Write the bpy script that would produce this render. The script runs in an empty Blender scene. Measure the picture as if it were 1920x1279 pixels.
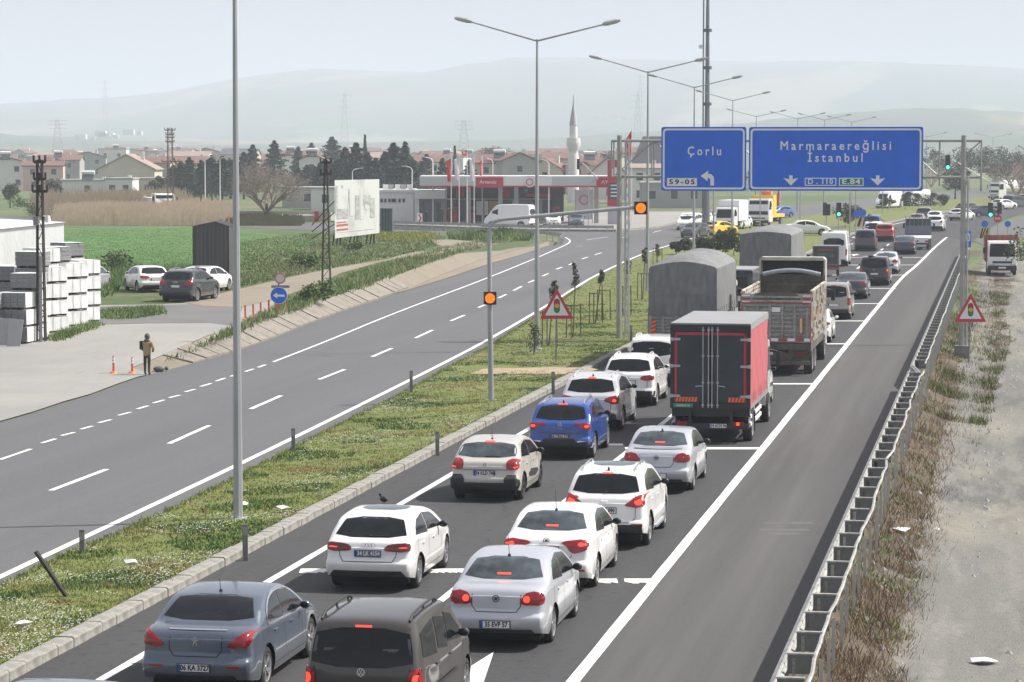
import bpy, bmesh, math, random
from mathutils import Vector, Matrix, noise
from mathutils.bvhtree import BVHTree
random.seed(7)
rad = math.radians
sc = bpy.context.scene
COL = sc.collection

# ------------------------------------------------------------------ camera
CAMH, FPX, CX, CY, W0 = 8.5, 5200.0, 960.0, 639.5, 1920.0
PITCH = math.atan(360.5 / FPX)
cam = bpy.data.cameras.new('camera')
cam.sensor_width = 36.0
cam.lens = FPX / W0 * 36.0
cam.clip_start = 1.0
cam.clip_end = 40000.0
camo = bpy.data.objects.new('camera', cam)
COL.objects.link(camo)
camo.location = (0, 0, CAMH)
camo.rotation_euler = (math.pi / 2 - PITCH, 0, 0)
sc.camera = camo

# ------------------------------------------------------------------ light
SUN_EL, SUN_AZ = 49.0, 79.0          # azimuth clockwise from +Y (ahead), so ahead and to the right
w = bpy.data.worlds.new('World'); sc.world = w; w.use_nodes = True
nt = w.node_tree; nt.nodes.clear()
sky = nt.nodes.new('ShaderNodeTexSky'); sky.sky_type = 'NISHITA'; sky.sun_disc = False
sky.sun_elevation = rad(SUN_EL); sky.sun_rotation = rad(SUN_AZ)
sky.air_density = 1.0; sky.dust_density = 6.0; sky.ozone_density = 1.0; sky.altitude = 0
veil = nt.nodes.new('ShaderNodeMix'); veil.data_type = 'RGBA'; veil.inputs[0].default_value = 0.55
veil.inputs[7].default_value = (4.8, 4.65, 5.0, 1)     # even thin overcast, in the sky texture's own units
bg = nt.nodes.new('ShaderNodeBackground'); bg.inputs['Strength'].default_value = 0.10
wo = nt.nodes.new('ShaderNodeOutputWorld')
nt.links.new(sky.outputs[0], veil.inputs[6]); nt.links.new(veil.outputs[2], bg.inputs['Color'])
nt.links.new(bg.outputs[0], wo.inputs['Surface'])
sl = bpy.data.lights.new('sun', 'SUN'); sl.energy = 5.0; sl.angle = rad(1.2); sl.color = (1.0, .965, .91)
so = bpy.data.objects.new('sun', sl); COL.objects.link(so)
_sd = Vector((math.sin(rad(SUN_AZ)) * math.cos(rad(SUN_EL)), math.cos(rad(SUN_AZ)) * math.cos(rad(SUN_EL)), math.sin(rad(SUN_EL))))
so.rotation_euler = _sd.to_track_quat('Z', 'Y').to_euler(); so.location = (0, 0, 60)
vs = sc.view_settings; vs.view_transform = 'Standard'; vs.look = 'None'; vs.gamma = 1; vs.exposure = 0.46; vs.use_curve_mapping = False
sc.cycles.volume_bounces = 1; sc.cycles.max_bounces = 6; sc.cycles.transparent_max_bounces = 8
sc.cycles.use_denoising = True

# ------------------------------------------------------------------ helpers
def G(px, py, z=0.0):
    """photograph pixel -> world point on the level z"""
    dx, dy, dz = (px - CX) / FPX, 1.0, -(py - CY) / FPX
    c, s = math.cos(PITCH), math.sin(PITCH)
    y = dy * c + dz * s; zz = -dy * s + dz * c
    t = (z - CAMH) / zz
    return Vector((dx * t, y * t, z))
def at(px, py, Y):
    """photograph pixel -> world point at the distance Y"""
    dx, dz = (px - CX) / FPX, -(py - CY) / FPX
    c, s = math.cos(PITCH), math.sin(PITCH)
    y = c + dz * s; zz = -s + dz * c
    t = Y / y
    return Vector((dx * t, Y, CAMH + zz * t))
ROAD_A = math.atan((1887 - CX) / (FPX / math.cos(PITCH)))
RD = Vector((math.sin(ROAD_A), math.cos(ROAD_A), 0)); RR = Vector((math.cos(ROAD_A), -math.sin(ROAD_A), 0))

MATS = {}
def mat(name, col, rough=.6, metal=0.0, var=0.0, scale=3.0, col2=None, bump=0.0, bscale=None, spec=.5, coat=0.0, emit=None, estr=0, alpha=None, scale2=None, stretch=None):
    if name in MATS: return MATS[name]
    m = bpy.data.materials.new(name); m.use_nodes = True; n = m.node_tree.nodes; l = m.node_tree.links
    b = n['Principled BSDF']
    b.inputs['Base Color'].default_value = (*col, 1); b.inputs['Roughness'].default_value = rough
    b.inputs['Metallic'].default_value = metal; b.inputs['Specular IOR Level'].default_value = spec
    b.inputs['Coat Weight'].default_value = coat; b.inputs['Coat Roughness'].default_value = .06
    if emit: b.inputs['Emission Color'].default_value = (*emit, 1); b.inputs['Emission Strength'].default_value = estr
    if var > 0 or col2 or bump > 0:
        tc = n.new('ShaderNodeTexCoord'); src = tc.outputs['Object']
        if stretch:
            mp = n.new('ShaderNodeMapping'); mp.inputs['Scale'].default_value = stretch[:3]
            if len(stretch) > 3: mp.inputs['Rotation'].default_value = (0, 0, stretch[3])
            l.new(src, mp.inputs[0]); src = mp.outputs[0]
    if var > 0 or col2:
        nz = n.new('ShaderNodeTexNoise'); nz.inputs['Scale'].default_value = scale; nz.inputs['Detail'].default_value = 6; nz.inputs['Roughness'].default_value = .6
        l.new(src, nz.inputs['Vector'])
        r = n.new('ShaderNodeValToRGB'); r.color_ramp.elements[0].position = .32; r.color_ramp.elements[1].position = .68
        a = tuple(c * (1 - var) for c in col); c2 = col2 if col2 else tuple(min(1, c * (1 + var)) for c in col)
        r.color_ramp.elements[0].color = (*a, 1); r.color_ramp.elements[1].color = (*c2, 1)
        l.new(nz.outputs['Fac'], r.inputs[0]); out = r.outputs[0]
        if scale2:
            n2 = n.new('ShaderNodeTexNoise'); n2.inputs['Scale'].default_value = scale2; n2.inputs['Detail'].default_value = 4
            l.new(src, n2.inputs['Vector'])
            mr = n.new('ShaderNodeMapRange'); mr.inputs[1].default_value = .3; mr.inputs[2].default_value = .7; mr.inputs[3].default_value = .78; mr.inputs[4].default_value = 1.22
            l.new(n2.outputs['Fac'], mr.inputs[0])
            mx = n.new('ShaderNodeMix'); mx.data_type = 'RGBA'; mx.blend_type = 'MULTIPLY'; mx.inputs[0].default_value = 1
            l.new(out, mx.inputs[6]); l.new(mr.outputs[0], mx.inputs[7]); out = mx.outputs[2]
        l.new(out, b.inputs['Base Color'])
    if bump > 0:
        bz = n.new('ShaderNodeTexNoise'); bz.inputs['Scale'].default_value = bscale or scale * 4; bz.inputs['Detail'].default_value = 5
        l.new(src, bz.inputs['Vector'])
        bp = n.new('ShaderNodeBump'); bp.inputs['Strength'].default_value = min(1, bump); bp.inputs['Distance'].default_value = .02
        l.new(bz.outputs['Fac'], bp.inputs['Height']); l.new(bp.outputs[0], b.inputs['Normal'])
    MATS[name] = m
    return m

def link(name, me, m=None, parent=None, smooth=None):
    o = bpy.data.objects.new(name, me); COL.objects.link(o)
    if m and not me.materials: me.materials.append(m)
    if parent: o.parent = parent
    if smooth is not None:
        me.polygons.foreach_set('use_smooth', [True] * len(me.polygons))
        me.set_sharp_from_angle(angle=rad(smooth))
    return o
def tag(o, label=None, cat=None, group=None, kind=None):
    if label: o['label'] = label
    if cat: o['category'] = cat
    if group: o['group'] = group
    if kind: o['kind'] = kind
    return o
def thing(name, label, cat, loc=(0, 0, 0), rz=0.0, group=None):
    o = bpy.data.objects.new(name, None); COL.objects.link(o); o.location = loc; o.rotation_euler = (0, 0, rz)
    o.empty_display_size = .3
    return tag(o, label, cat, group)
def copy_tree(o, parent=None):
    c = o.copy(); COL.objects.link(c)
    if parent: c.parent = parent
    for ch in list(o.children): copy_tree(ch, c)
    return c

class MB:
    def __init__(s): s.v = []; s.f = []
    def add(s, vs, fs):
        b = len(s.v); s.v += [tuple(v) for v in vs]; s.f += [tuple(b + i for i in f) for f in fs]; return s
    def box(s, x0, x1, y0, y1, z0, z1, M=None):
        vs = [Vector((x, y, z)) for z in (z0, z1) for y in (y0, y1) for x in (x0, x1)]
        if M: vs = [M @ v for v in vs]
        return s.add(vs, [(0, 2, 3, 1), (4, 5, 7, 6), (0, 1, 5, 4), (2, 6, 7, 3), (0, 4, 6, 2), (1, 3, 7, 5)])
    def cbox(s, c, size, M=None):
        x, y, z = c; a, b, d = size
        return s.box(x - a / 2, x + a / 2, y - b / 2, y + b / 2, z - d / 2, z + d / 2, M)
    def tube(s, p0, p1, r0, r1=None, n=8, cap=True):
        p0, p1 = Vector(p0), Vector(p1); r1 = r0 if r1 is None else r1
        d = (p1 - p0)
        if d.length < 1e-6: return s
        q = d.to_track_quat('Z', 'Y'); vs = []
        for p, r in ((p0, r0), (p1, r1)):
            for i in range(n):
                a = 2 * math.pi * (i + .5) / n
                vs.append(p + q @ Vector((r * math.cos(a), r * math.sin(a), 0)))
        fs = [(i, (i + 1) % n, n + (i + 1) % n, n + i) for i in range(n)]
        if cap: fs += [tuple(range(n - 1, -1, -1)), tuple(range(n, 2 * n))]
        return s.add(vs, fs)
    def path(s, pts, r, n=6):
        for a, b in zip(pts, pts[1:]): s.tube(a, b, r, n=n)
        return s
    def lathe(s, prof, n=24, M=None, ax='z'):
        vs = []
        for (r, h) in prof:
            for i in range(n):
                a = 2 * math.pi * i / n
                p = Vector((r * math.cos(a), r * math.sin(a), h)) if ax == 'z' else Vector((h, r * math.cos(a), r * math.sin(a)))
                vs.append(M @ p if M else p)
        fs = []
        for j in range(len(prof) - 1):
            for i in range(n):
                k = (i + 1) % n
                fs.append((j * n + i, j * n + k, (j + 1) * n + k, (j + 1) * n + i))
        return s.add(vs, fs)
    def ball(s, c, r, n=10, sx=1, sy=1, sz=1):
        prof = [(r * math.sin(math.pi * j / n) + 1e-5, -r * math.cos(math.pi * j / n)) for j in range(n + 1)]
        M = Matrix.Translation(c) @ Matrix.Diagonal((sx, sy, sz, 1))
        return s.lathe(prof, n + 4, M)
    def prism(s, poly, z0, z1, M=None):
        n = len(poly); vs = [Vector((x, y, z0)) for x, y in poly] + [Vector((x, y, z1)) for x, y in poly]
        if M: vs = [M @ v for v in vs]
        return s.add(vs, [tuple(range(n - 1, -1, -1)), tuple(range(n, 2 * n))] + [(i, (i + 1) % n, n + (i + 1) % n, n + i) for i in range(n)])
    def mesh(s, name='mesh'):
        me = bpy.data.meshes.new(name); me.from_pydata(s.v, [], s.f); me.validate(); me.update(); return me
    def obj(s, name, m, parent=None, smooth=None):
        return link(name, s.mesh(name), m, parent, smooth)
# plane frames: map a polygon drawn in (x, z) to a wall facing -Y
XZ = Matrix(((1, 0, 0, 0), (0, 0, -1, 0), (0, 1, 0, 0), (0, 0, 0, 1)))   # (x, y, t) -> (x, -t, y)

def text_mesh(txt, size, m, name, parent, loc, rot=(math.pi / 2, 0, 0), ax='CENTER', extrude=.002, space=1.0, xs=1.0, bold=0.0, bevel=0.0):
    cu = bpy.data.curves.new(name, 'FONT'); cu.body = txt; cu.size = size; cu.align_x = ax; cu.align_y = 'CENTER'
    cu.extrude = extrude; cu.resolution_u = 2; cu.bevel_depth = bevel; cu.bevel_resolution = 0; cu.space_character = space; cu.offset = bold
    t = bpy.data.objects.new(name, cu); COL.objects.link(t)
    bpy.context.view_layer.update()
    me = bpy.data.meshes.new_from_object(t.evaluated_get(bpy.context.evaluated_depsgraph_get()))
    bpy.data.objects.remove(t)
    me.materials.clear()
    o = link(name, me, m, parent); o.location = loc; o.rotation_euler = rot; o.scale = (xs, 1, 1)
    return o

def lerp_prof(pts, x):
    if x <= pts[0][0]: return pts[0][1]
    for (a, b), (c, d) in zip(pts, pts[1:]):
        if x <= c: return b + (d - b) * (x - a) / (c - a + 1e-9)
    return pts[-1][1]
def chaikin(pts, n=2, closed=False):
    for _ in range(n):
        out = []
        if closed:
            for a, b in zip(pts, pts[1:] + pts[:1]):
                out += [(a[0] * .75 + b[0] * .25, a[1] * .75 + b[1] * .25), (a[0] * .25 + b[0] * .75, a[1] * .25 + b[1] * .75)]
        else:
            out = [pts[0]]
            for a, b in zip(pts, pts[1:]):
                out += [(a[0] * .75 + b[0] * .25, a[1] * .75 + b[1] * .25), (a[0] * .25 + b[0] * .75, a[1] * .25 + b[1] * .75)]
            out.append(pts[-1])
        pts = out
    return pts

# ------------------------------------------------------------------ terrain levels
S_OF = lambda p: p.x * RD.x + p.y * RD.y           # metres along the road
V_OF = lambda p: p.x * RR.x + p.y * RR.y           # metres to the right of the camera, square to the road
HL = [(0, 0), (100, 0), (113, .6), (205, .6), (228, 0), (1e5, 0)]
def hl(p): return lerp_prof(HL, S_OF(p))
def GL(px, py, dz=0.0):
    z = 0.0
    for _ in range(12): p = G(px, py, z + dz); z = hl(p)
    return G(px, py, z + dz)

def sheet(name, pts, z, m, kind='structure', parent=None, lift=False, cuts=None):
    """flat polygon of ground points; lift drapes it over the left bank's level"""
    bm = bmesh.new()
    f = bm.faces.new([bm.verts.new((p[0], p[1], 0)) for p in pts])
    bmesh.ops.recalc_face_normals(bm, faces=bm.faces[:])
    if bm.faces[0].normal.z < 0: bmesh.ops.reverse_faces(bm, faces=bm.faces[:])
    if lift:
        for s_, _h in HL[1:-1]:
            bmesh.ops.bisect_plane(bm, geom=bm.verts[:] + bm.edges[:] + bm.faces[:], plane_co=RD * s_, plane_no=RD)
    bmesh.ops.triangulate(bm, faces=bm.faces[:])
    for v in bm.verts: v.co.z = z + (hl(v.co) if lift else 0)
    me = bpy.data.meshes.new(name); bm.to_mesh(me); bm.free()
    o = link(name, me, m, parent)
    if kind: o['kind'] = kind
    return o

def polyline_offset(pts, d):
    out = []
    for i, p in enumerate(pts):
        a = pts[max(0, i - 1)]; b = pts[min(len(pts) - 1, i + 1)]
        t = (b - a); t.z = 0; t.normalize(); n = Vector((t.y, -t.x, 0))
        out.append(p + n * d)
    return out
def resample(pts, step):
    out = [pts[0].copy()]; acc = 0
    for a, b in zip(pts, pts[1:]):
        L = (b - a).length; t = step - acc
        while t < L:
            out.append(a.lerp(b, t / L)); t += step
        acc = L - (t - step)
    return out
def smooth_line(pts, n=2):
    for _ in range(n):
        out = [pts[0]]
        for a, b in zip(pts, pts[1:]): out += [a.lerp(b, .25), a.lerp(b, .75)]
        out.append(pts[-1]); pts = out
    return pts
def ribbon(mb, pts, wdt, z, jag=0.0):
    L = polyline_offset(pts, -wdt / 2); R = polyline_offset(pts, wdt / 2)
    b = len(mb.v)
    for l_, r_ in zip(L, R):
        j1 = random.uniform(-jag, jag); j2 = random.uniform(-jag, jag)
        mb.v += [(l_.x + j1, l_.y, z), (r_.x + j2, r_.y, z)]
    for i in range(len(pts) - 1):
        mb.f.append((b + 2 * i, b + 2 * i + 1, b + 2 * i + 3, b + 2 * i + 2))
HAZE = .00029
# ------------------------------------------------------------------ ground materials
def ground_mat(name, base, layers, rough=.95, bump=.4, bscale=6.0):
    """layers: (noise scale, lo, hi, colour, stretch)"""
    m = bpy.data.materials.new(name); m.use_nodes = True; n = m.node_tree.nodes; l = m.node_tree.links
    b = n['Principled BSDF']; b.inputs['Roughness'].default_value = rough; b.inputs['Specular IOR Level'].default_value = .3
    tc = n.new('ShaderNodeTexCoord'); prev = None
    for k, (scale, lo, hi, c, st) in enumerate(layers):
        src = tc.outputs['Object']
        if st:
            mp = n.new('ShaderNodeMapping'); mp.vector_type = 'TEXTURE'; mp.inputs['Rotation'].default_value = (0, 0, -ROAD_A); mp.inputs['Scale'].default_value = st
            l.new(src, mp.inputs[0]); src = mp.outputs[0]
        nz = n.new('ShaderNodeTexNoise'); nz.inputs['Scale'].default_value = scale; nz.inputs['Detail'].default_value = 7; nz.inputs['Roughness'].default_value = .62
        l.new(src, nz.inputs['Vector'])
        mr = n.new('ShaderNodeMapRange'); mr.inputs[1].default_value = lo; mr.inputs[2].default_value = hi
        l.new(nz.outputs['Fac'], mr.inputs[0])
        mx = n.new('ShaderNodeMix'); mx.data_type = 'RGBA'
        l.new(mr.outputs[0], mx.inputs[0])
        if prev is None: mx.inputs[6].default_value = (*base, 1)
        else: l.new(prev, mx.inputs[6])
        mx.inputs[7].default_value = (*c, 1); prev = mx.outputs[2]
    l.new(prev, b.inputs['Base Color'])
    bz = n.new('ShaderNodeTexNoise'); bz.inputs['Scale'].default_value = bscale; bz.inputs['Detail'].default_value = 6
    l.new(tc.outputs['Object'], bz.inputs['Vector'])
    bp = n.new('ShaderNodeBump'); bp.inputs['Strength'].default_value = bump; bp.inputs['Distance'].default_value = .03
    l.new(bz.outputs['Fac'], bp.inputs['Height']); l.new(bp.outputs[0], b.inputs['Normal'])
    MATS[name] = m; return m
M_asph = ground_mat('asphalt', (.046, .047, .050), [
    (.8, .50, .64, (.078, .078, .080), (1.1, 90, 1)), (.35, .52, .60, (.040, .040, .043), (3.0, 30, 1)), (1.7, .60, .66, (.036, .036, .038), (1, 2.5, 1)), 
    (1.0, .35, .7, (.062, .063, .066), (1.6, 40, 1)), (.5, .5, .72, (.041, .041, .045), (2.2, 60, 1)),
    (9.0, .45, .70, (.066, .066, .068), None), (38, .5, .7, (.092, .091, .09), None), (4.5, .56, .66, (.034, .034, .036), None), (.16, .52, .62, (.058, .058, .061), None)], rough=.82, bump=.25, bscale=70)
M_asph2 = ground_mat('asphalt_left', (.098, .099, .105), [
    (.8, .52, .64, (.120, .120, .124), (1.1, 90, 1)), 
    (1.0, .35, .7, (.114, .115, .120), (1.6, 40, 1)), (.5, .5, .75, (.085, .085, .090), (2.0, 60, 1)),
    (9.0, .45, .75, (.130, .131, .136), None), (38, .5, .7, (.16, .16, .16), None), (4.5, .58, .68, (.092, .092, .096), None)], rough=.82, bump=.25, bscale=70)
M_yard = ground_mat('yard_concrete', (.25, .245, .235), [
    (.12, .4, .65, (.32, .31, .285), None), (1.5, .5, .75, (.24, .235, .225), (1, 6, 1)), (14, .45, .8, (.29, .285, .27), None)], rough=.9, bump=.2, bscale=20)
M_patch = ground_mat('yard_asphalt', (.135, .135, .135), [(.3, .4, .7, (.17, .168, .16), None), (8, .45, .8, (.15, .148, .14), None)], rough=.9)
M_grass = ground_mat('grass_ground', (.145, .17, .05), [
    (.35, .45, .62, (.17, .175, .06), None), (.8, .52, .66, (.10, .14, .04), None), (2.5, .55, .75, (.19, .155, .085), None),
    (.16, .6, .72, (.20, .165, .09), None), (.42, .60, .68, (.24, .155, .085), None), (22, .45, .7, (.11, .14, .04), None), (60, .55, .8, (.16, .17, .09), None)], bump=.9, bscale=14)
M_field = ground_mat('field_green', (.085, .155, .05), [
    (.04, .4, .65, (.095, .19, .05), None), (1.0, .45, .7, (.06, .145, .032), (8, 1, 1)), (8, .5, .8, (.08, .14, .04), None)], bump=.8, bscale=9)
M_rough = ground_mat('rough_grass', (.075, .11, .035), [
    (.09, .4, .6, (.055, .10, .028), None), (.35, .48, .62, (.13, .125, .055), None), (1.2, .5, .68, (.035, .07, .02), None), (6, .5, .8, (.11, .12, .06), None)], bump=1, bscale=5)
M_dirt = ground_mat('dirt_track', (.22, .19, .15), [
    (.1, .4, .65, (.26, .225, .175), None), (1.2, .5, .7, (.18, .155, .12), None), (10, .45, .8, (.30, .26, .2), None)], bump=.7, bscale=8)
M_gravel = ground_mat('gravel_track', (.150, .147, .136), [
    (.20, .46, .58, (.25, .235, .185), (1, 4, 1)), (.45, .50, .60, (.095, .095, .095), (1, 5, 1)), (1.3, .5, .62, (.20, .195, .175), (1, 8, 1)), (5, .5, .72, (.12, .12, .115), None), (40, .5, .7, (.30, .29, .27), None), (25, .55, .75, (.13, .13, .12), None)], bump=1, bscale=26)
M_verge = ground_mat('verge_soil', (.085, .068, .05), [
    (.5, .45, .62, (.13, .10, .07), None), (1.1, .5, .66, (.065, .075, .035), None), (3, .5, .7, (.095, .08, .06), None), (.7, .58, .7, (.14, .14, .13), None), (25, .5, .75, (.19, .16, .12), None)], bump=1, bscale=16)
M_conc = mat('concrete_slab', (.215, .195, .165), .9, var=.14, scale=1.2, bump=.3, bscale=8, scale2=5)
M_kerb = mat('kerb_concrete', (.26, .25, .225), .9, var=.14, scale=2.2, bump=.3, bscale=18, scale2=9)
M_white = mat('road_paint', (.70, .70, .67), .7, var=.10, scale=5, bump=.1, bscale=40, scale2=30)

# ------------------------------------------------------------------ base ground (two levels: the right verge falls away)
DR = [(0, -.8), (135, -.8), (190, -.35), (235, -.03), (1e5, -.03)]
def hr(p):
    s, v = S_OF(p), V_OF(p)
    D = lerp_prof(DR, s)
    return lerp_prof([(-3.32, -.03), (-1.3, D), (1e5, D)], v)
def GRt(px, py):
    z = 0.0
    for _ in range(14): p = G(px, py, z); z = hr(p)
    return G(px, py, z)
def SV(s, v, z=0.0): 
    p = RD * s + RR * v; return Vector((p.x, p.y, z))
ss = [-300, 0, 30, 60, 90, 135, 190, 235, 260, 500, 900, 1500, 2600, 5000, 9000, 14000]
vv = [-12000, -5000, -2000, -800, -300, -60, -3.32, -1.3, 14, 60, 400, 2000, 5000, 12000]
mb = MB()
for s in ss:
    for v in vv:
        p = SV(s, v); p.z = hr(p); mb.v.append(tuple(p))
nv_ = len(vv)
for i in range(len(ss) - 1):
    for j in range(nv_ - 1):
        a = i * nv_ + j; mb.f.append((a, a + 1, a + nv_ + 1, a + nv_))
M_base = ground_mat('ground_far', (.09, .135, .055), [
    (.003, .4, .6, (.15, .165, .085), None), (.012, .48, .55, (.07, .12, .045), None), (.03, .5, .62, (.18, .155, .10), None), (.4, .5, .7, (.075, .105, .04), None), (3, .5, .8, (.12, .13, .07), None)], bump=.6, bscale=2)
go = mb.obj('ground', M_base); go['kind'] = 'structure'
# verge strip and gravel track on the right
def strip_sheet(name, s0, s1, v0, v1, dz, m, ds=1.0, nvv=10, nz=0.0, vf=None):
    mb = MB(); ns = int((s1 - s0) / ds) + 1
    for i in range(ns + 1):
        s = s0 + (s1 - s0) * i / ns
        for j in range(nvv + 1):
            a, b_ = (v0, v1) if not vf else vf(s)
            v = a + (b_ - a) * j / nvv; p = SV(s, v)
            z = hr(p) + dz + (nz * noise.noise(p * .9) + nz * .5 * noise.noise(p * 3.1) if 0 < j < nvv else 0)
            mb.v.append((p.x, p.y, z))
    for i in range(ns):
        for j in range(nvv):
            a = i * (nvv + 1) + j; mb.f.append((a, a + 1, a + nvv + 2, a + nvv + 1))
    o = mb.obj(name, m, smooth=60); o['kind'] = 'structure'; return o
def ve(s): return -1.75 + (s - 45) / 90 * 1.9 if s < 135 else .15 + .25 * math.sin(s / 9)
strip_sheet('verge', 30, 236, 0, 0, .03, M_verge, vf=lambda s: (-3.5, ve(s) + .35 * math.sin(s * .7)), nz=.09, nvv=12)
strip_sheet('dirt_road', 30, 250, 0, 0, .024, M_gravel, ds=2, vf=lambda s: (-1.9, 12), nz=.02)
strip_sheet('verge_edge', 30, 250, 12, 30, .05, M_rough, ds=4, nz=.2)

# ------------------------------------------------------------------ carriageways
kl = [(1588, 444), (1640, 424.5), (1698, 412), (1766, 399.5), (1850, 388), (1925, 380), (2100, 366), (2500, 345)]
KERB_L = [SV(s, -15.6) for s in (20, 44, 80, 120, 160, 200, 240)] + [G(*p) for p in kl]        # left kerb of the near carriageway
right_far = [(1812, 466), (1832, 446), (1852, 430), (1885, 412), (1925, 398), (2100, 381), (2500, 358)]
RIGHT_E = [SV(s, -3.45) for s in (20, 100, 200)] + [G(*p) for p in right_far]
sheet('road', KERB_L + RIGHT_E[::-1], 0.0, M_asph)
M_shoulder = ground_mat('asphalt_shoulder', (.080, .079, .078), [
    (.7, .45, .6, (.105, .103, .100), (1.0, 70, 1)), (.4, .52, .62, (.062, .062, .062), (1.5, 40, 1)), (9.0, .45, .75, (.092, .091, .09), None), (60, .5, .8, (.125, .123, .12), None)], rough=.85, bump=.25, bscale=70)
sheet('road_shoulder', [SV(20, -6.6), SV(176, -6.6), SV(190, -6.5), G(1719, 498), G(1752, 464), G(1775, 445), G(1812, 452), G(1808, 478), SV(200, -3.47), SV(20, -3.47)], .0025, M_shoulder)
med_l = [(-700, 1400), (0, 1105), (140, 1035), (215, 1007), (430, 905), (550, 842), (760, 737), (840, 692), (919, 650), (1010, 592), (1081, 545), (1115, 522), (1201, 481), (1280, 457), (1345, 436), (1420, 419), (1500, 406), (1600, 394), (1650, 385), (1760, 376), (1925, 364), (2100, 353), (2500, 336)]
MED_L = [G(*p) for p in med_l]
outer = [(-900, 1080), (-200, 852), (0, 792), (60, 775), (120, 755), (170, 741), (220, 722), (280, 702), (400, 671), (451, 656), (512.6, 634.5), (574.5, 609), (639, 585), (709.7, 562), (780, 540), (840, 522), (919, 495), (977, 479), (1030, 461), (1052, 451), (1052, 444), (1020, 438), (700, 436), (380, 424), (-100, 414), (-100, 404), (380, 412), (735, 424), (1000, 433), (1150, 434), (1228, 428), (1280, 415), (1330, 404), (1420, 394), (1520, 384), (1600, 374), (1700, 366), (1925, 352), (2100, 344), (2500, 330)]
OUTER = [G(*p) for p in outer]
sheet('left_carriageway', MED_L + OUTER[::-1], -0.004, M_asph2)
# crossing road through the median at the junction
# asphalt of the side road joining from the right
sheet('side_road', [G(*p) for p in [(1825, 452), (1850, 436), (1868, 424), (1925, 404), (2300, 404), (2300, 440), (1870, 446), (1850, 462)]], .012, M_asph2)

# ------------------------------------------------------------------ markings
mk = MB()
def line_px(pts, wdt, z=.005, sm=2, step=1.5):
    pts = [G(*p) for p in pts]
    if sm: pts = smooth_line(pts, sm)
    ribbon(mk, resample(pts, step) + [pts[-1]], wdt, z, jag=.006)
def line_sv(s0, s1, v, wdt, z=.005, step=1.5):
    n = max(1, int(abs(s1 - s0) / step)); ribbon(mk, [SV(s0 + (s1 - s0) * i / n, v) for i in range(n + 1)], wdt, z, jag=.006)
line_sv(30, 176, -6.72, .225)                                   # right edge line
ribbon(mk, smooth_line([SV(175.9, -6.72), SV(189, -6.66), G(1719, 498), G(1752, 464), G(1775, 445)], 3), .22, .005)
line_sv(30, 148, -10.4, .16)
for i in range(10): line_sv(150 + i * 12, 154.5 + i * 12, -10.4 + .02 * i, .15)
line_sv(30, 260, -14.2, .18)
line_px([(1598, 446), (1646, 427), (1702, 415), (1770, 402), (1854, 391), (1925, 383)], .2)
def bar(px0, px1, py, wdt, worn=0):
    a, b = G(px0, py), G(px1, py)
    s = (S_OF(a) + S_OF(b)) / 2; va, vb = V_OF(a), V_OF(b)
    n = 24 if worn else 2; base = len(mk.v)
    for i in range(n):
        if worn and random.random() < .16: continue
        x0, x1 = va + (vb - va) * i / n, va + (vb - va) * (i + 1) / n
        j = random.uniform(-.12, .12) if worn else 0; k2 = random.uniform(0, .14) if worn else 0
        tilt = .17 * 0
        q = [SV(s - wdt / 2 + k2, x0, .006), SV(s - wdt / 2 + abs(j) * .6, x1, .006), SV(s + wdt / 2, x1, .006), SV(s + wdt / 2, x0, .006)]
        b0 = len(mk.v); mk.v += [tuple(p) for p in q]; mk.f.append((b0, b0 + 1, b0 + 2, b0 + 3))
for (x0, x1, y, w_, wo_) in [(562, 870, 1071, .62, 1), (880, 1224, 1090, .62, 1), (1010, 1168, 834, .55, 0), (1172, 1430, 841, .55, 0), (1385, 1527, 720, .5, 0), (1455, 1587, 645, .5, 0), (1500, 1626, 602, .5, 0),
        (1460, 1656, 569.5, .5, 0), (1530, 1680, 541, .5, 0), (1560, 1702, 516, .5, 0), (1530, 1722, 497, .5, 0), (1570, 1738, 483, .5, 0)]:
    # the bars run square to the photograph, so their ends share one pixel row
    a, b = G(x0, y), G(x1, y); n = 26 if wo_ else 1
    for i in range(n):
        if wo_ and random.random() < .04: continue
        p, q = a.lerp(b, i / n), a.lerp(b, (i + 1) / n)
        e0 = random.uniform(0, .22) * wo_; 
        b0 = len(mk.v); mk.v += [(p.x, p.y - w_ / 2 + e0, .0065), (q.x, q.y - w_ / 2 + e0 * random.uniform(0, 1), .0065), (q.x, q.y + w_ / 2, .0065), (p.x, p.y + w_ / 2, .0065)]; mk.f.append((b0, b0 + 1, b0 + 2, b0 + 3))
# arrow on the near lane
def arrow(s, v, L=4.2):
    pts = [(-.08, 0), (.08, 0), (.08, L * .45), (.42, L * .45), (0, L), (-.42, L * .45), (-.08, L * .45)]
    b0 = len(mk.v); mk.v += [tuple(SV(s + y, v + x, .006)) for x, y in pts]; mk.f += [(b0, b0 + 1, b0 + 2, b0 + 6), (b0 + 6, b0 + 3, b0 + 4), (b0 + 6, b0 + 4, b0 + 5)]
ap = [(880, 1300), (903, 1293), (926, 1222), (872, 1252), (872, 1300)]
b0 = len(mk.v); mk.v += [tuple(G(x, y, .006)) for x, y in [(838, 1330), (903, 1290), (926, 1222), (862, 1262)]]; mk.f.append((b0, b0 + 1, b0 + 2, b0 + 3))
arrow(S_OF(G(1600, 480)), V_OF(G(1600, 480))); arrow(S_OF(G(1540, 470)), V_OF(G(1560, 470)))
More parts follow.
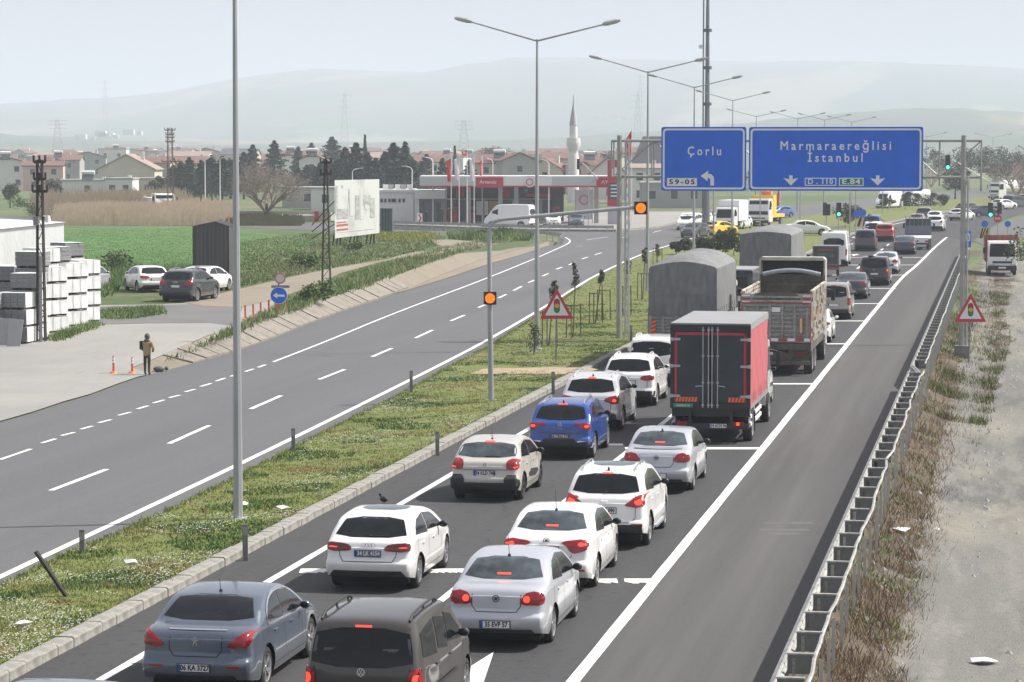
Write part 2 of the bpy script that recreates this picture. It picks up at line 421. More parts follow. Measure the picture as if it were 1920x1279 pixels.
# left carriageway
line_px([(-300, 1220), (0, 1082), (200, 988), (425, 882), (600, 797), (760, 717), (840, 677), (925, 632), (1007, 584), (1050, 558), (1081, 538), (1115, 517), (1201, 476.5), (1280, 452.5), (1343, 432)], .19)
line_px([(512, 679), (625, 635), (715, 597), (822, 556), (900, 527), (1001, 486), (1046, 466), (1066, 457), (1070, 451), (1060, 445)], .14)
for d in [((95, 920), (200, 880)), ((317, 832), (392, 798)), ((470, 767), (527, 742)), ((598.5, 711.7), (646, 693)), ((698, 669), (735, 653)), ((779, 634), (811, 619)), ((845, 602), (871, 591)),
          ((897, 577), (910.5, 571)), ((935, 559), (949, 552)), ((963, 545), (978, 537)), ((991, 530), (1003, 525)), ((1017, 518), (1028, 513)), ((1043, 505), (1054, 501)), ((1067, 497), (1077, 492)), ((1091, 486), (1102, 482)), ((1115, 478), (1128, 474)), ((-200, 1040), (-110, 1003))]:
    line_px(list(d), .17, sm=0, step=1)
for d in [((0, 862), (58, 842)), ((78, 831), (104, 823)), ((115, 817), (139, 811)), ((151, 805), (173, 799)), ((185, 793), (208, 787)), ((222, 779), (245, 773)), ((258, 767), (277, 761)), ((287, 756), (308, 750)), ((317, 746), (337, 741)), ((347, 735), (366, 730)),
          ((376, 725), (396, 719)), ((405, 715), (422, 709)), ((433, 706), (447, 701)), ((460, 697), (475, 692)), ((484, 689), (498, 684)), ((1081, 462), (1093, 461)), ((1100, 450), (1140, 444)), ((1190, 431), (1240, 424)), ((1160, 447), (1175, 444)), ((1224, 436), (1240, 432))]:
    line_px(list(d), .14, sm=0, step=1)
tag(mk.obj('lane_marking', M_white), kind='structure')
# worn scuffs on the shoulder
sf = MB()
for (x0, x1, y) in [(1432, 1525, 981), (1425, 1518, 994), (1440, 1500, 1001), (1690, 1725, 560)]:
    a, b = G(x0, y), G(x1, y); n = 5
    for i in range(n):
        p, q = a.lerp(b, i / n), a.lerp(b, (i + 1) / n); t = random.uniform(.13, .2)
        b0 = len(sf.v); sf.v += [(p.x, p.y - t, .005), (q.x, q.y - t, .005), (q.x, q.y + t, .005), (p.x, p.y + t, .005)]; sf.f.append((b0, b0 + 1, b0 + 2, b0 + 3))
tag(sf.obj('road_scuff', mat('scuff', (.105, .105, .103), .9, var=.2, scale=6)), kind='structure')

# thin wandering cracks in the asphalt
ck = MB()
for i in range(18):
    if i < 7: p = SV(random.uniform(45, 120), random.uniform(-14, -3.8))
    else: p = G(random.uniform(0, 760), random.uniform(720, 980)) if i < 20 else SV(random.uniform(42, 75), random.uniform(-13.5, -4))
    if V_OF(p) < -15.3 and not (i >= 12 and p.x < med_x(p) - .6 if False else i >= 12): continue
    a = random.choice((0, 1.57, .2, -.2)) + random.gauss(0, .2); pts = [p]
    for k in range(14): a += random.gauss(0, .35); pts.append(pts[-1] + Vector((math.sin(a), math.cos(a), 0)) * random.uniform(.12, .4))
    ribbon(ck, pts, random.uniform(.008, .018), .0045)
tag(ck.obj('road_crack', mat('crack', (.022, .022, .024), .9)), kind='stuff')
# ------------------------------------------------------------------ median
def med_pt(s, t):
    """t 0 at the left border, 1 at the kerb"""
    a = None
    for p, q in zip(MED_L, MED_L[1:]):
        sp, sq = S_OF(p), S_OF(q)
        if sp <= s <= sq: a = p.lerp(q, (s - sp) / (sq - sp)); break
    b = None
    for p, q in zip(KERB_L, KERB_L[1:]):
        sp, sq = S_OF(p), S_OF(q)
        if sp <= s <= sq: b = p.lerp(q, (s - sp) / (sq - sp)); break
    if a is None or b is None: return None
    return a.lerp(b - RR * .28, t)
def med_z(p, t): return .025 + .085 * t + .05 * (noise.noise(p * .6) * .7 + noise.noise(p * 2.3) * .4) * min(1, 6 * t * (1 - t) + .05)
mb = MB(); rows = []
s = 32.0
while s < 2400:
    rows.append(s); s += .5 if s < 130 else (1.5 if s < 260 else 12)
NT = 24
rows = [s for s in rows if med_pt(s, .5) is not None]
for s in rows:
    for j in range(NT + 1):
        p = med_pt(s, j / NT)
        mb.v.append((p.x, p.y, med_z(p, j / NT)))
for i in range(len(rows) - 1):
    for j in range(NT):
        a = i * (NT + 1) + j; mb.f.append((a, a + 1, a + NT + 2, a + NT + 1))
tag(mb.obj('median', M_grass, smooth=80), kind='structure')
# pale worn path across the median
pa = [G(*p, .1) for p in [(905, 690), (1000, 689), (1100, 690), (1122, 694), (1085, 704), (1030, 702), (960, 700), (880, 699)]]
def med_patch(name, pts, m, dz=.02):
    bm = bmesh.new(); bm.faces.new([bm.verts.new((p.x, p.y, 0)) for p in pts])
    s0, s1 = min(map(S_OF, pts)), max(map(S_OF, pts)); v0, v1 = min(map(V_OF, pts)), max(map(V_OF, pts))
    for nrm, a, b in ((RD, s0, s1), (RR, v0, v1)):
        st = max(.4, (b - a) / 40); k = a + st
        while k < b:
            bmesh.ops.bisect_plane(bm, geom=bm.verts[:] + bm.edges[:] + bm.faces[:], plane_co=nrm * k, plane_no=nrm); k += st
    bmesh.ops.triangulate(bm, faces=bm.faces[:])
    for f in bm.faces:
        f.normal_update()
        if f.normal.z < 0: f.normal_flip()
    for v in bm.verts:
        s = S_OF(v.co); a, b = med_pt(s, 0), med_pt(s, 1)
        tt = min(1, max(0, (v.co - a).dot(RR) / max(.1, (b - a).dot(RR)))) if a is not None else .5
        v.co.z = med_z(Vector((v.co.x, v.co.y, 0)), tt) + dz
    me = bpy.data.meshes.new(name); bm.to_mesh(me); bm.free(); return tag(link(name, me, m), kind='structure')
med_patch('path', pa, mat('path_soil', (.33, .26, .17), .95, var=.2, scale=2, bump=.5))
med_patch('crossing_road', [G(*p) for p in [(1420, 432), (1475, 424), (1560, 425), (1590, 424), (1545, 436), (1470, 440)]], M_asph2)
# kerb stones, each its own piece
kerb = thing('kerb', None, None); kerb['kind'] = 'structure'
kp = resample([SV(s, -15.74) for s in (32, 245)] , .78)
me0 = None
def kerb_mesh():
    m_ = MB(); h, L = .18, .765
    prof = [(.15, -.1), (.15, h - .035), (.12, h), (-.16, h), (-.16, -.1)]
    n = len(prof); m_.v = [(x, y, z) for y in (-L / 2, L / 2) for x, z in prof]
    m_.f = [tuple(range(n - 1, -1, -1)), tuple(range(n, 2 * n))] + [(i, (i + 1) % n, n + (i + 1) % n, n + i) for i in range(n)]
    m_.f = [f[::-1] for f in m_.f]
    me = m_.mesh('kerb_stone'); me.materials.append(M_kerb); return me
kme = kerb_mesh()
for i, p in enumerate(kp[:190]):
    o = bpy.data.objects.new('kerb_stone', kme); COL.objects.link(o); o.parent = kerb
    o.location = (p.x + random.uniform(-.012, .012), p.y, random.uniform(-.012, .012)); o.rotation_euler = (0, random.uniform(-.02, .02), -ROAD_A + random.uniform(-.008, .008))
mb = MB()
far = kp[190:] + [p - Vector((.1, 0, 0)) for p in KERB_L[7:14]]
far = far
for a, b in zip(far, far[1:]):
    d = (b - a).normalized(); n_ = Vector((d.y, -d.x, 0)) * .13
    mb.add([a - n_, a + n_, b + n_, b - n_, a - n_ + Vector((0, 0, .15)), a + n_ + Vector((0, 0, .15)), b + n_ + Vector((0, 0, .15)), b - n_ + Vector((0, 0, .15))],
           [(4, 5, 6, 7), (1, 2, 6, 5), (0, 4, 7, 3), (0, 1, 5, 4)])
tag(mb.obj('kerb_stone', M_kerb, kerb), kind='stuff')

# ------------------------------------------------------------------ left bank, yard, field, tracks
foot = [(262, 703), (285, 701), (340, 687), (400, 670), (451, 655), (512.6, 633.7), (574.5, 608), (639, 584), (709.7, 560), (780, 535), (839, 510), (900, 487), (950, 473), (1001, 463)]
FOOT = resample([G(*p) for p in foot], 1.0)
TOP = []
for i, p in enumerate(polyline_offset(FOOT, -1.25)): q = p.copy(); q.z = hl(q) + .0; TOP.append(q)
land = [(1001, 455), (1004, 446), (700, 441), (380, 430), (-100, 420), (-900, 412), (-900, 640), (-300, 720), (0, 725), (200, 715), (250, 706)]
sheet('field', [Vector((p.x, p.y, 0)) for p in TOP] + [G(*p) for p in land], .0, M_rough, lift=True)
# bank: slope face under everything, with concrete slabs laid on its near length
mb = MB(); n = len(FOOT)
for p, q in zip(FOOT, TOP): mb.v += [(p.x, p.y, -.02), (q.x, q.y, q.z + .004)]
mb.f = [(2 * i, 2 * i + 2, 2 * i + 3, 2 * i + 1) for i in range(n - 1)]
M_bank = ground_mat('bank_soil', (.22, .19, .15), [(.5, .45, .65, (.18, .16, .12), None), (3, .5, .7, (.20, .17, .12), None), (12, .5, .8, (.27, .24, .19), None)], bump=.9, bscale=7)
bank = mb.obj('bank', M_bank); bank['kind'] = 'structure'
i = next(k for k in range(n) if S_OF(FOOT[k]) > 106)
while i + 2 < n and S_OF(FOOT[i]) < S_OF(G(760, 541)):
    sN = S_OF(FOOT[i]); skip = S_OF(G(600, 598)) < sN < S_OF(G(650, 580)) and False
    a, b = FOOT[i], FOOT[i + 2]; c, d = TOP[i + 2], TOP[i]
    ins = random.uniform(.01, .04); dz = random.uniform(.0, .045)
    a2, b2, c2, d2 = a.lerp(b, ins / 2), b.lerp(a, ins / 2), c.lerp(d, ins / 2), d.lerp(c, ins / 2)
    up = Vector((0, 0, .05 + dz)); lo = Vector((0, 0, -.03)); shrink = random.uniform(.88, 1.0)
    c2, d2 = b2.lerp(c2, shrink), a2.lerp(d2, shrink)
    m_ = MB(); m_.add([a2 + lo, b2 + lo, c2 + lo, d2 + lo, a2 + up, b2 + up * .8, c2 + up, d2 + up * 1.1], [(4, 5, 6, 7)[::-1], (0, 1, 5, 4)[::-1], (1, 2, 6, 5)[::-1], (2, 3, 7, 6)[::-1], (3, 0, 4, 7)[::-1]])
    m_.obj('slab', M_conc, bank); i += 2
apron = [(760, 545), (839, 521), (919, 494), (977, 478), (1030, 460), (1030, 452), (1001, 462), (950, 474), (900, 488), (839, 511), (780, 536), (740, 549)]
sheet('gravel', [G(*p) for p in apron], .0, M_dirt)
yard = [(-900, 1075), (-200, 850), (0, 790), (60, 773), (120, 753), (170, 739), (220, 720), (262, 704), (300, 690), (345, 672), (400, 648), (440, 628), (500, 600), (545, 580), (530, 562), (448, 569), (400, 566), (300, 571), (180, 573), (0, 560), (-300, 560), (-900, 640)]
_tp = [p + RR * -.04 for p in TOP if S_OF(p) < S_OF(G(556, 600))]
yard = [G(*p) for p in yard[:7]] + [G(258, 707), G(284, 701.5)] + _tp[2:] + [GL(*p) for p in yard[14:]]
sheet('yard', yard, .012, M_yard, lift=True)
sheet('yard_asphalt', [GL(*p) for p in [(150, 612), (178, 576), (280, 573), (400, 570), (455, 576), (440, 612), (395, 606), (280, 607), (200, 609)]], .020, M_patch, lift=True)
track = [(330, 566), (395, 556), (448, 543), (541, 521), (639, 501), (726, 487), (822, 469), (830, 463), (812, 455), (808, 450), (850, 450), (900, 455), (940, 458), (900, 462), (850, 471), (822, 480), (766, 482), (710, 493), (639, 513), (597, 533), (545, 552), (500, 566), (448, 577), (380, 574)]
sheet('track', [GL(*p) for p in track], .028, M_dirt, lift=True)
crop = [(-300, 470), (-300, 432), (180, 427), (360, 427), (445, 432), (520, 441), (600, 452), (560, 470), (470, 487), (440, 500), (300, 503), (200, 508), (150, 500), (-300, 500)]
sheet('meadow', [GL(*p) for p in crop], .016, M_field, lift=True)
# forecourt
sheet('forecourt', [G(*p) for p in [(735, 423), (1000, 432), (1150, 433), (1225, 427), (1278, 414), (1320, 404), (1300, 398), (735, 398), (560, 402), (560, 412)]], .10, M_yard)
kk = resample([G(*p) for p in [(735, 424), (1000, 433.5), (1150, 434.5), (1228, 428.5), (1280, 415.5), (1325, 405)]], 3)
mb = MB()
for a, b in zip(kk, kk[1:]):
    d = (b - a).normalized(); nn = Vector((d.y, -d.x, 0)) * .2
    mb.add([a - nn, a + nn, b + nn, b - nn] + [q + Vector((0, 0, .22)) for q in (a - nn, a + nn, b + nn, b - nn)], [(4, 5, 6, 7), (1, 2, 6, 5), (0, 4, 7, 3), (0, 1, 5, 4), (2, 3, 7, 6)])
tag(mb.obj('forecourt_kerb', M_kerb), kind='structure')

# ------------------------------------------------------------------ hills
def hills(name, ridge, Z0, Z1, m, zsteps=14, base=0):
    mb = MB(); xs = list(range(-2400, 4400, 40))
    for k in range(zsteps + 3):
        t = min(1, k / zsteps); back = max(0, k - zsteps)
        for px in xs:
            X = (px - CX) / FPX
            Z = Z0 + (Z1 - Z0) * t + back * 900
            rd = lerp_prof(ridge, px) if px > ridge[0][0] else ridge[0][1]
            hh = at(px, rd, Z1).z
            f = (t * t * (3 - 2 * t)) if back == 0 else 1 - back * .3
            h = base + (hh - base) * f * (1 + (.10 * noise.noise(Vector((px * .006, Z * .0012, 3)))) * (1 - t)) + 5 * noise.noise(Vector((px * .03, Z * .004, 1))) * t * (1 if t < 1 else .5)
            mb.v.append((X * Z, Z, h if k else -3))
    n = len(xs)
    for k in range(zsteps + 2):
        for j in range(n - 1): mb.f.append((k * n + j, k * n + j + 1, (k + 1) * n + j + 1, (k + 1) * n + j))
    return tag(mb.obj(name, m, smooth=80), kind='structure')
M_hill = ground_mat('hill_fields', (.06, .085, .065), [
    (.0012, .42, .55, (.11, .125, .09), (1, 3, 1)), (.004, .5, .56, (.05, .10, .045), (1, 2, 1)), (.0025, .55, .6, (.22, .20, .13), (1, 5, 1)), (.02, .58, .66, (.04, .07, .04), None)], bump=0)
hills('hills', [(-2400, 215), (-600, 205), (0, 197), (130, 190), (290, 180), (370, 165), (450, 150), (520, 140), (600, 133), (700, 137), (800, 139), (900, 122), (970, 113), (1100, 115), (1300, 118), (1450, 121), (1600, 119), (1750, 124), (1920, 133), (2300, 150), (4400, 190)], 3200, 7600, M_hill, base=0)
hills('hill', [(-2400, 262), (0, 252), (300, 262), (600, 268), (1000, 262), (1300, 240), (1500, 222), (1600, 212), (1700, 205), (1800, 204), (1920, 212), (2200, 225), (4400, 240)], 1700, 3600, M_hill, zsteps=10)

# ------------------------------------------------------------------ air
hz = MB(); hz.box(-24000, 24000, -4000, 24000, -4.2, 330)
hm = bpy.data.materials.new('haze_air'); hm.use_nodes = True; hn = hm.node_tree; hn.nodes.clear()
ho = hn.nodes.new('ShaderNodeOutputMaterial'); hv = hn.nodes.new('ShaderNodeVolumePrincipled')
hv.inputs['Color'].default_value = (.82, .89, 1.0, 1); hv.inputs['Density'].default_value = HAZE; hv.inputs['Anisotropy'].default_value = 0.0
hn.links.new(hv.outputs[0], ho.inputs['Volume'])
tag(hz.obj('haze', hm), kind='stuff')
# ------------------------------------------------------------------ vehicle materials
def paint(name, c, metal=0.0, rough=.26):
    m = mat('paint_' + name, c, rough, metal, coat=.8, spec=.5); n = m.node_tree.nodes; l = m.node_tree.links; b = n['Principled BSDF']   # road dust splashed on the lower panels
    tc = n.new('ShaderNodeTexCoord'); sp = n.new('ShaderNodeSeparateXYZ'); l.new(tc.outputs['Object'], sp.inputs[0]); nz = n.new('ShaderNodeTexNoise'); nz.inputs['Scale'].default_value = 5; nz.inputs['Detail'].default_value = 6; l.new(tc.outputs['Object'], nz.inputs['Vector'])
    mr = n.new('ShaderNodeMapRange'); mr.inputs[1].default_value = .62; mr.inputs[2].default_value = .18; mr.inputs[3].default_value = 0; mr.inputs[4].default_value = 1.0; l.new(sp.outputs[2], mr.inputs[0])
    mu = n.new('ShaderNodeMath'); mu.operation = 'MULTIPLY'; l.new(mr.outputs[0], mu.inputs[0]); l.new(nz.outputs['Fac'], mu.inputs[1]); mx = n.new('ShaderNodeMix'); mx.data_type = 'RGBA'; l.new(mu.outputs[0], mx.inputs[0]); mx.inputs[6].default_value = (*c, 1); mx.inputs[7].default_value = (.20, .185, .16, 1); l.new(mx.outputs[2], b.inputs['Base Color'])
    return m
P_WHITE = paint('white', (.78, .78, .77)); P_SILVER = paint('silver', (.52, .54, .58), .35, .34); P_BLUEGREY = paint('blue_grey', (.105, .132, .175), .4, .3)
P_BROWN = paint('brown_grey', (.052, .046, .042), .35, .35); P_BEIGE = paint('beige', (.50, .485, .44)); P_BLUE = paint('blue', (.022, .075, .32), .2)
P_DARK = paint('dark', (.018, .019, .022)); P_DBLUE = paint('dark_blue', (.02, .028, .06)); P_RED = paint('red', (.36, .03, .03)); P_GOLD = paint('gold_grey', (.36, .33, .28), .4)
P_DGREY = paint('dark_grey', (.06, .063, .072), .3); P_LBLUE = paint('mid_blue', (.05, .13, .38)); P_YEL = paint('yellow', (.75, .5, .03)); P_PEARL = paint('pearl', (.62, .63, .65), .15)
M_GLASS = mat('dark_glass', (.010, .012, .014), .10, spec=.30, var=.35, scale=2.2)
M_GLASSC = mat('clear_glass', (.055, .07, .078), .08, spec=.45, var=.6, scale=2.6)
M_TYRE = mat('tyre', (.018, .018, .018), .85); M_RIM = mat('rim', (.55, .55, .56), .3, .85); M_RIMD = mat('rim_dark', (.10, .10, .105), .35, .6)
M_BLACK = mat('black_plastic', (.022, .022, .024), .6, var=.15, scale=6); M_UNDER = mat('underbody', (.010, .010, .010), .9)
M_GAP = mat('panel_gap', (.02, .02, .02), .8); M_CHROME = mat('chrome', (.75, .76, .78), .18, .95)
M_LAMP = mat('tail_lens', (.25, .009, .014), .18, coat=.5, emit=(.5, .01, .01), estr=.02, var=.3, scale=8); M_LAMPD = mat('tail_lens_dark', (.14, .012, .018), .18, coat=.5)
M_LIT = mat('brake_glow', (.8, .05, .03), .3, emit=(1, .07, .035), estr=1.0); M_AMBER = mat('amber_lens', (.8, .25, .02), .3, emit=(1, .3, .02), estr=.6)
M_CLEAR = mat('lamp_clear', (.6, .62, .65), .12, .3); M_PLATE = mat('plate_white', (.72, .72, .70), .5); M_PBLUE = mat('plate_blue', (.02, .07, .35), .5); M_INK = mat('plate_ink', (.012, .012, .012), .6)
M_REFL = mat('reflector', (.35, .02, .02), .3)

# ------------------------------------------------------------------ car body
def xw(S, y):
    L = S['L']; r = S.get('rw', .86)
    return S['W'] / 2 * lerp_prof([(0, r), (.04, r + .045), (.12, r + .075), (.3, r + .105), (.7, .985), (1.3, 1), (L - 1.3, 1), (L - .6, .965), (L - .25, .9), (L - .08, .78), (L, .62)], y)
def body_mesh(S):
    L, H, wr = S['L'], S['H'], S['wr']; ra = wr + .06
    top = chaikin(S['top'], 2); belt = S['belt']; sill = S.get('sill', .22)
    ax = (S['ro'], S['ro'] + S['wb'])
    ys = {0, .015, .04, .08, .13, .2, .28, .37, L - .3, L - .2, L - .12, L - .06, L - .02, L}
    k = .5
    while k < L - .35: ys.add(round(k, 3)); k += .16
    for a in ax:
        for i in range(9): ys.add(a - ra * math.cos(math.pi * i / 8))
        ys.add(a - ra - .004); ys.add(a + ra + .004)
    ys = sorted(y for y in ys if 0 <= y <= L); out = []
    for y in ys:
        if not out or y - out[-1] > .0035: out.append(y)
    ys = out; ys[-1] = L
    tau = S.get('tau', .36); rear = S.get('rear', [(.2, .14), (.34, .05), (.42, .005), (.56, 0), (.60, .02), (.645, .085), (.9, .10), (1.0, .11), (1.6, .15), (2.6, .17)])
    NS, NG, NR = 11, 6, 4; rings = []; TS = [0, .12, .27, .42, .48, .54, .60, .72, .84, .93, 1]
    for y in ys:
        zt = lerp_prof(top, y); W = xw(S, y)
        zb = sill
        if y < .5: zb = sill + .09 * (1 - y / .5)
        if y > L - .5: zb = sill - .02
        for a in ax:
            if abs(y - a) <= ra + 1e-6: zb = wr + math.sqrt(max(0, ra * ra - (y - a) ** 2))
        zs = min(lerp_prof(belt, y), zt - .035); zb = min(zb, zs - .06)
        def sx(z):
            if z < .5: f = 1 - .06 * ((.5 - z) / .32) ** 2
            else: f = 1 - .038 * min(1.4, (z - .5) / .5)
            return W * f
        pts = []
        for i in range(NS):
            t = TS[i]; z = zb + (zs - zb) * t
            x = sx(z)
            if i == NS - 2: x = sx(z) + .006
            pts.append((x, z))
        xs_ = pts[-1][0] - .012; h = zt - zs; xr = max(.12, xs_ - h * tau - .03 - .10 * min(1, h / .3))
        zr = zt - min(.055, h * .45)
        xe = xs_ - (zr - zs) * tau
        for i in range(1, NG):
            t = i / (NG - 1); z = zs + .008 + (zr - zs - .008) * t
            bow = .018 * math.sin(math.pi * t) * min(1, h / .3)
            x = xs_ + (xe - xs_) * t + bow
            pts.append((x, z))
        xm = max(.05, pts[-1][0] - .07)
        for i in range(NR):
            t = i / (NR - 1); x = xm * (1 - t)
            z = zt - (zt - zr) * .42 * (x / xm) ** 2 if xm > 0 else zt
            pts.append((x, z))
        wgt = max(0, 1 - y / 1.0) ** 1.3
        ring = [(x, y + lerp_prof(rear, z) * wgt * 1.0, z) for x, z in pts]
        fw = max(0, 1 - (L - y) / .8)
        ring = [(x, yy - fw * .10 * max(0, (z - .5)) / .4 - fw * .05 * max(0, (.4 - z) / .2), z) for x, yy, z in ring]
        rings.append(ring)
    n = len(rings[0]); v, f = [], []
    for ring in rings:
        v += ring + [(-x, y, z) for x, y, z in ring[:-1]][::-1]
    m = 2 * n - 1
    for i in range(len(rings) - 1):
        for j in range(m - 1):
            a = i * m + j; f.append((a, a + 1, a + m + 1, a + m))
    # end caps: rows across from side to side, slightly bowed
    for e, sgn in ((0, 1), (len(rings) - 1, -1)):
        ring = rings[e]; nc = 6; rows = []
        for i in range(n - 1):
            x, y, z = ring[i]; row = [e * m + i]
            for c in range(1, nc):
                t = c / nc; row.append(len(v)); xx = x * (1 - 2 * t)
                v.append((xx, y - sgn * .05 * (1 - (1 - 2 * t) ** 2) * (S.get('bow', 1)), z))
            row.append(e * m + m - 1 - i); rows.append(row)
        for a, b in zip(rows, rows[1:]):
            for c in range(nc):
                q = (a[c], a[c + 1], b[c + 1], b[c]); f.append(q if sgn < 0 else q[::-1])
        last = rows[-1]; tip = e * m + n - 1
        for c in range(nc):
            q = (last[c], last[c + 1], tip); f.append(q if sgn < 0 else q[::-1])
    me = bpy.data.meshes.new('body'); me.from_pydata(v, [], [q[::-1] for q in f]); me.validate()
    bm = bmesh.new(); bm.from_mesh(me); bmesh.ops.recalc_face_normals(bm, faces=bm.faces[:])
    bm.faces.ensure_lookup_table(); tf = max(bm.faces, key=lambda q: q.calc_center_median().z)
    if tf.normal.z < 0: bmesh.ops.reverse_faces(bm, faces=bm.faces[:])
    bm.to_mesh(me); bm.free(); me.update()
    return me

DIRS = {'rear': (Vector((0, 1, 0)), lambda a, z: Vector((a, -3, z))), 'front': (Vector((0, -1, 0)), lambda a, z: Vector((a, 12, z))),
        'right': (Vector((-1, 0, 0)), lambda a, z: Vector((4, a, z))), 'left': (Vector((1, 0, 0)), lambda a, z: Vector((-4, a, z))),
        'top': (Vector((0, 0, -1)), lambda a, y: Vector((a, y, 9)))}
XR = {}
def decal(bvh, polys, side, off, nu=8, nv=6, rnd=0, skirt=True, mb=None):
    """a raised skin over the body, cut to outlines given in the plane it is seen in"""
    mb = mb or MB(); d, org = DIRS[side]
    if isinstance(polys, Band):
        P = [polys.pts[0]]
        for a, b in zip(polys.pts, polys.pts[1:]):
            k = max(1, int(math.hypot(b[0] - a[0], b[1] - a[1]) / .12)); P += [(a[0] + (b[0] - a[0]) * i / k, a[1] + (b[1] - a[1]) * i / k) for i in range(1, k + 1)]
        prev = None
        for i, p in enumerate(P):
            a, b = P[max(0, i - 1)], P[min(len(P) - 1, i + 1)]; dx, dz = b[0] - a[0], b[1] - a[1]; L = math.hypot(dx, dz) + 1e-9; nx, nz = -dz / L * polys.wd / 2, dx / L * polys.wd / 2; cur = []
            for s_ in (1, -1):
                h = bvh.ray_cast(org(p[0] + nx * s_, p[1] + nz * s_), d)
                if h[0] is not None: cur.append(h[0] - d * off)
            if len(cur) == 2:
                if prev: q = len(mb.v); mb.v += [tuple(x) for x in prev + cur]; mb.f.append((q, q + 1, q + 3, q + 2))
                prev = cur
            else: prev = None
        return mb
    for poly in polys:
        if rnd: poly = chaikin(poly, rnd, True)
        zs = [p[1] for p in poly]; z0, z1 = min(zs) + 1e-4, max(zs) - 1e-4; rows = []; rows_in = []
        for i in range(nv + 1):
            z = z0 + (z1 - z0) * i / nv; xs = []
            for (a, b), (c, e) in zip(poly, poly[1:] + poly[:1]):
                if (b - z) * (e - z) <= 0 and abs(e - b) > 1e-9: xs.append(a + (c - a) * (z - b) / (e - b))
            if len(xs) < 2: continue
            a0, a1 = min(xs), max(xs); row, rin = [], []
            for j in range(nu + 1):
                a = a0 + (a1 - a0) * j / nu; o = org(a, z)
                hit = bvh.ray_cast(o, d)
                if side == 'rear' and id(bvh) in XR and abs(a) > XR[id(bvh)] and z < 1.3:
                    sg = 1 if a > 0 else -1; yy = .10 + (abs(a) - XR[id(bvh)]) * 2.0
                    h2 = bvh.ray_cast(Vector((4 * sg, yy, z)), Vector((-sg, 0, 0)))
                    if h2[0] is not None: row.append(h2[0] + (h2[1] * .8 - d * .2).normalized() * off); rin.append(h2[0] - h2[1] * .012); continue
                if hit[0] is None:
                    for kk in range(1, 14):
                        q = org(a * (1 - .03 * kk) if side in ('rear', 'front', 'top') else a, z); hit = bvh.ray_cast(q, d)
                        if hit[0] is not None: break
                if hit[0] is None: hit = (row[-1] if row else Vector((a, 0, z)), -d)
                if hit[1].dot(d) > 0: hit = (hit[0], -hit[1])
                row.append(hit[0] + (-d * .6 + hit[1] * .6).normalized() * off); rin.append(hit[0] - (-d) * .012)
            rows.append(row); rows_in.append(rin)
        if len(rows) < 2: continue
        b = len(mb.v); w_ = nu + 1
        for r in rows: mb.v += [tuple(p) for p in r]
        flip = side in ('left', 'front', 'top')
        for i in range(len(rows) - 1):
            for j in range(nu):
                k = b + i * w_ + j; q = (k, k + 1, k + w_ + 1, k + w_); mb.f.append(q)
        if skirt:
            R = len(rows)
            loop = [(0, j) for j in range(w_)] + [(i, nu) for i in range(1, R)] + [(R - 1, j) for j in range(nu - 1, -1, -1)] + [(i, 0) for i in range(R - 2, 0, -1)]
            s0 = len(mb.v); mb.v += [tuple(rows_in[i][j]) for i, j in loop]; nl = len(loop)
            for t in range(nl):
                u = (t + 1) % nl; i0, j0 = loop[t]; i1, j1 = loop[u]
                mb.f.append((b + i1 * w_ + j1, b + i0 * w_ + j0, s0 + t, s0 + u))
    return mb
class Band(list): pass
def band(pts, wd):
    q = Band([]); q.pts = pts; q.wd = wd; return q
def mir(poly): return [(-a, b) for a, b in poly]

_wheel_cache = {}
def wheel_meshes(r, wd, style):
    k = (r, wd, style)
    if k in _wheel_cache: return _wheel_cache[k]
    t = MB(); t.lathe([(r * .66, -wd / 2 + .01), (r * .80, -wd / 2), (r * .95, -wd / 2 + .012), (r, -wd / 2 + .04), (r, wd / 2 - .04), (r * .95, wd / 2 - .012), (r * .80, wd / 2), (r * .66, wd / 2 - .01), (r * .64, -wd / 2 + .02)], 28, ax='x')
    tm = t.mesh('tyre'); tm.materials.append(M_TYRE); tm.polygons.foreach_set('use_smooth', [True] * len(tm.polygons))
    m = MB(); R = r * .68
    m.lathe([(R * .90, wd * .18), (R * .93, wd / 2 - .012), (R, wd / 2 - .004), (R * 1.0, -wd * .3), (R * .9, -wd * .3)], 28, ax='x')
    ns = {'five': 5, 'ten': 10, 'truck': 10, 'cap': 7, 'dark': 5}[style]
    for i in range(ns):
        a = 2 * math.pi * i / ns; M = Matrix.Rotation(a, 4, 'X')
        offs = (-.16, .16) if style in ('five', 'dark') else (0,)
        for o_ in offs:
            M2 = M @ Matrix.Rotation(o_, 4, 'X')
            ww = R * (.09 if style != 'cap' else .15)
            m.add([M2 @ Vector(p) for p in [(wd * .34, -ww * .7, R * .12), (wd * .34, ww * .7, R * .12), (wd * .42, ww, R * .94), (wd * .42, -ww, R * .94),
                  (wd * .22, -ww * .7, R * .12), (wd * .22, ww * .7, R * .12), (wd * .30, ww, R * .94), (wd * .30, -ww, R * .94)]],
                  [(3, 2, 1, 0), (0, 1, 5, 4), (1, 2, 6, 5), (2, 3, 7, 6), (3, 0, 4, 7)])
    m.lathe([(.001, wd * .42), (R * .16, wd * .41), (R * .2, wd * .3)], 12, ax='x')
    rm = m.mesh('rim'); rm.materials.append(M_RIMD if style == 'dark' else M_RIM)
    d = MB(); d.lathe([(.001, wd * .08), (R * .97, wd * .08), (R * .97, wd * .04), (.001, wd * .04)], 20, ax='x')
    dm = d.mesh('brake_disc'); dm.materials.append(M_UNDER)
    _wheel_cache[k] = (tm, rm, dm); return _wheel_cache[k]
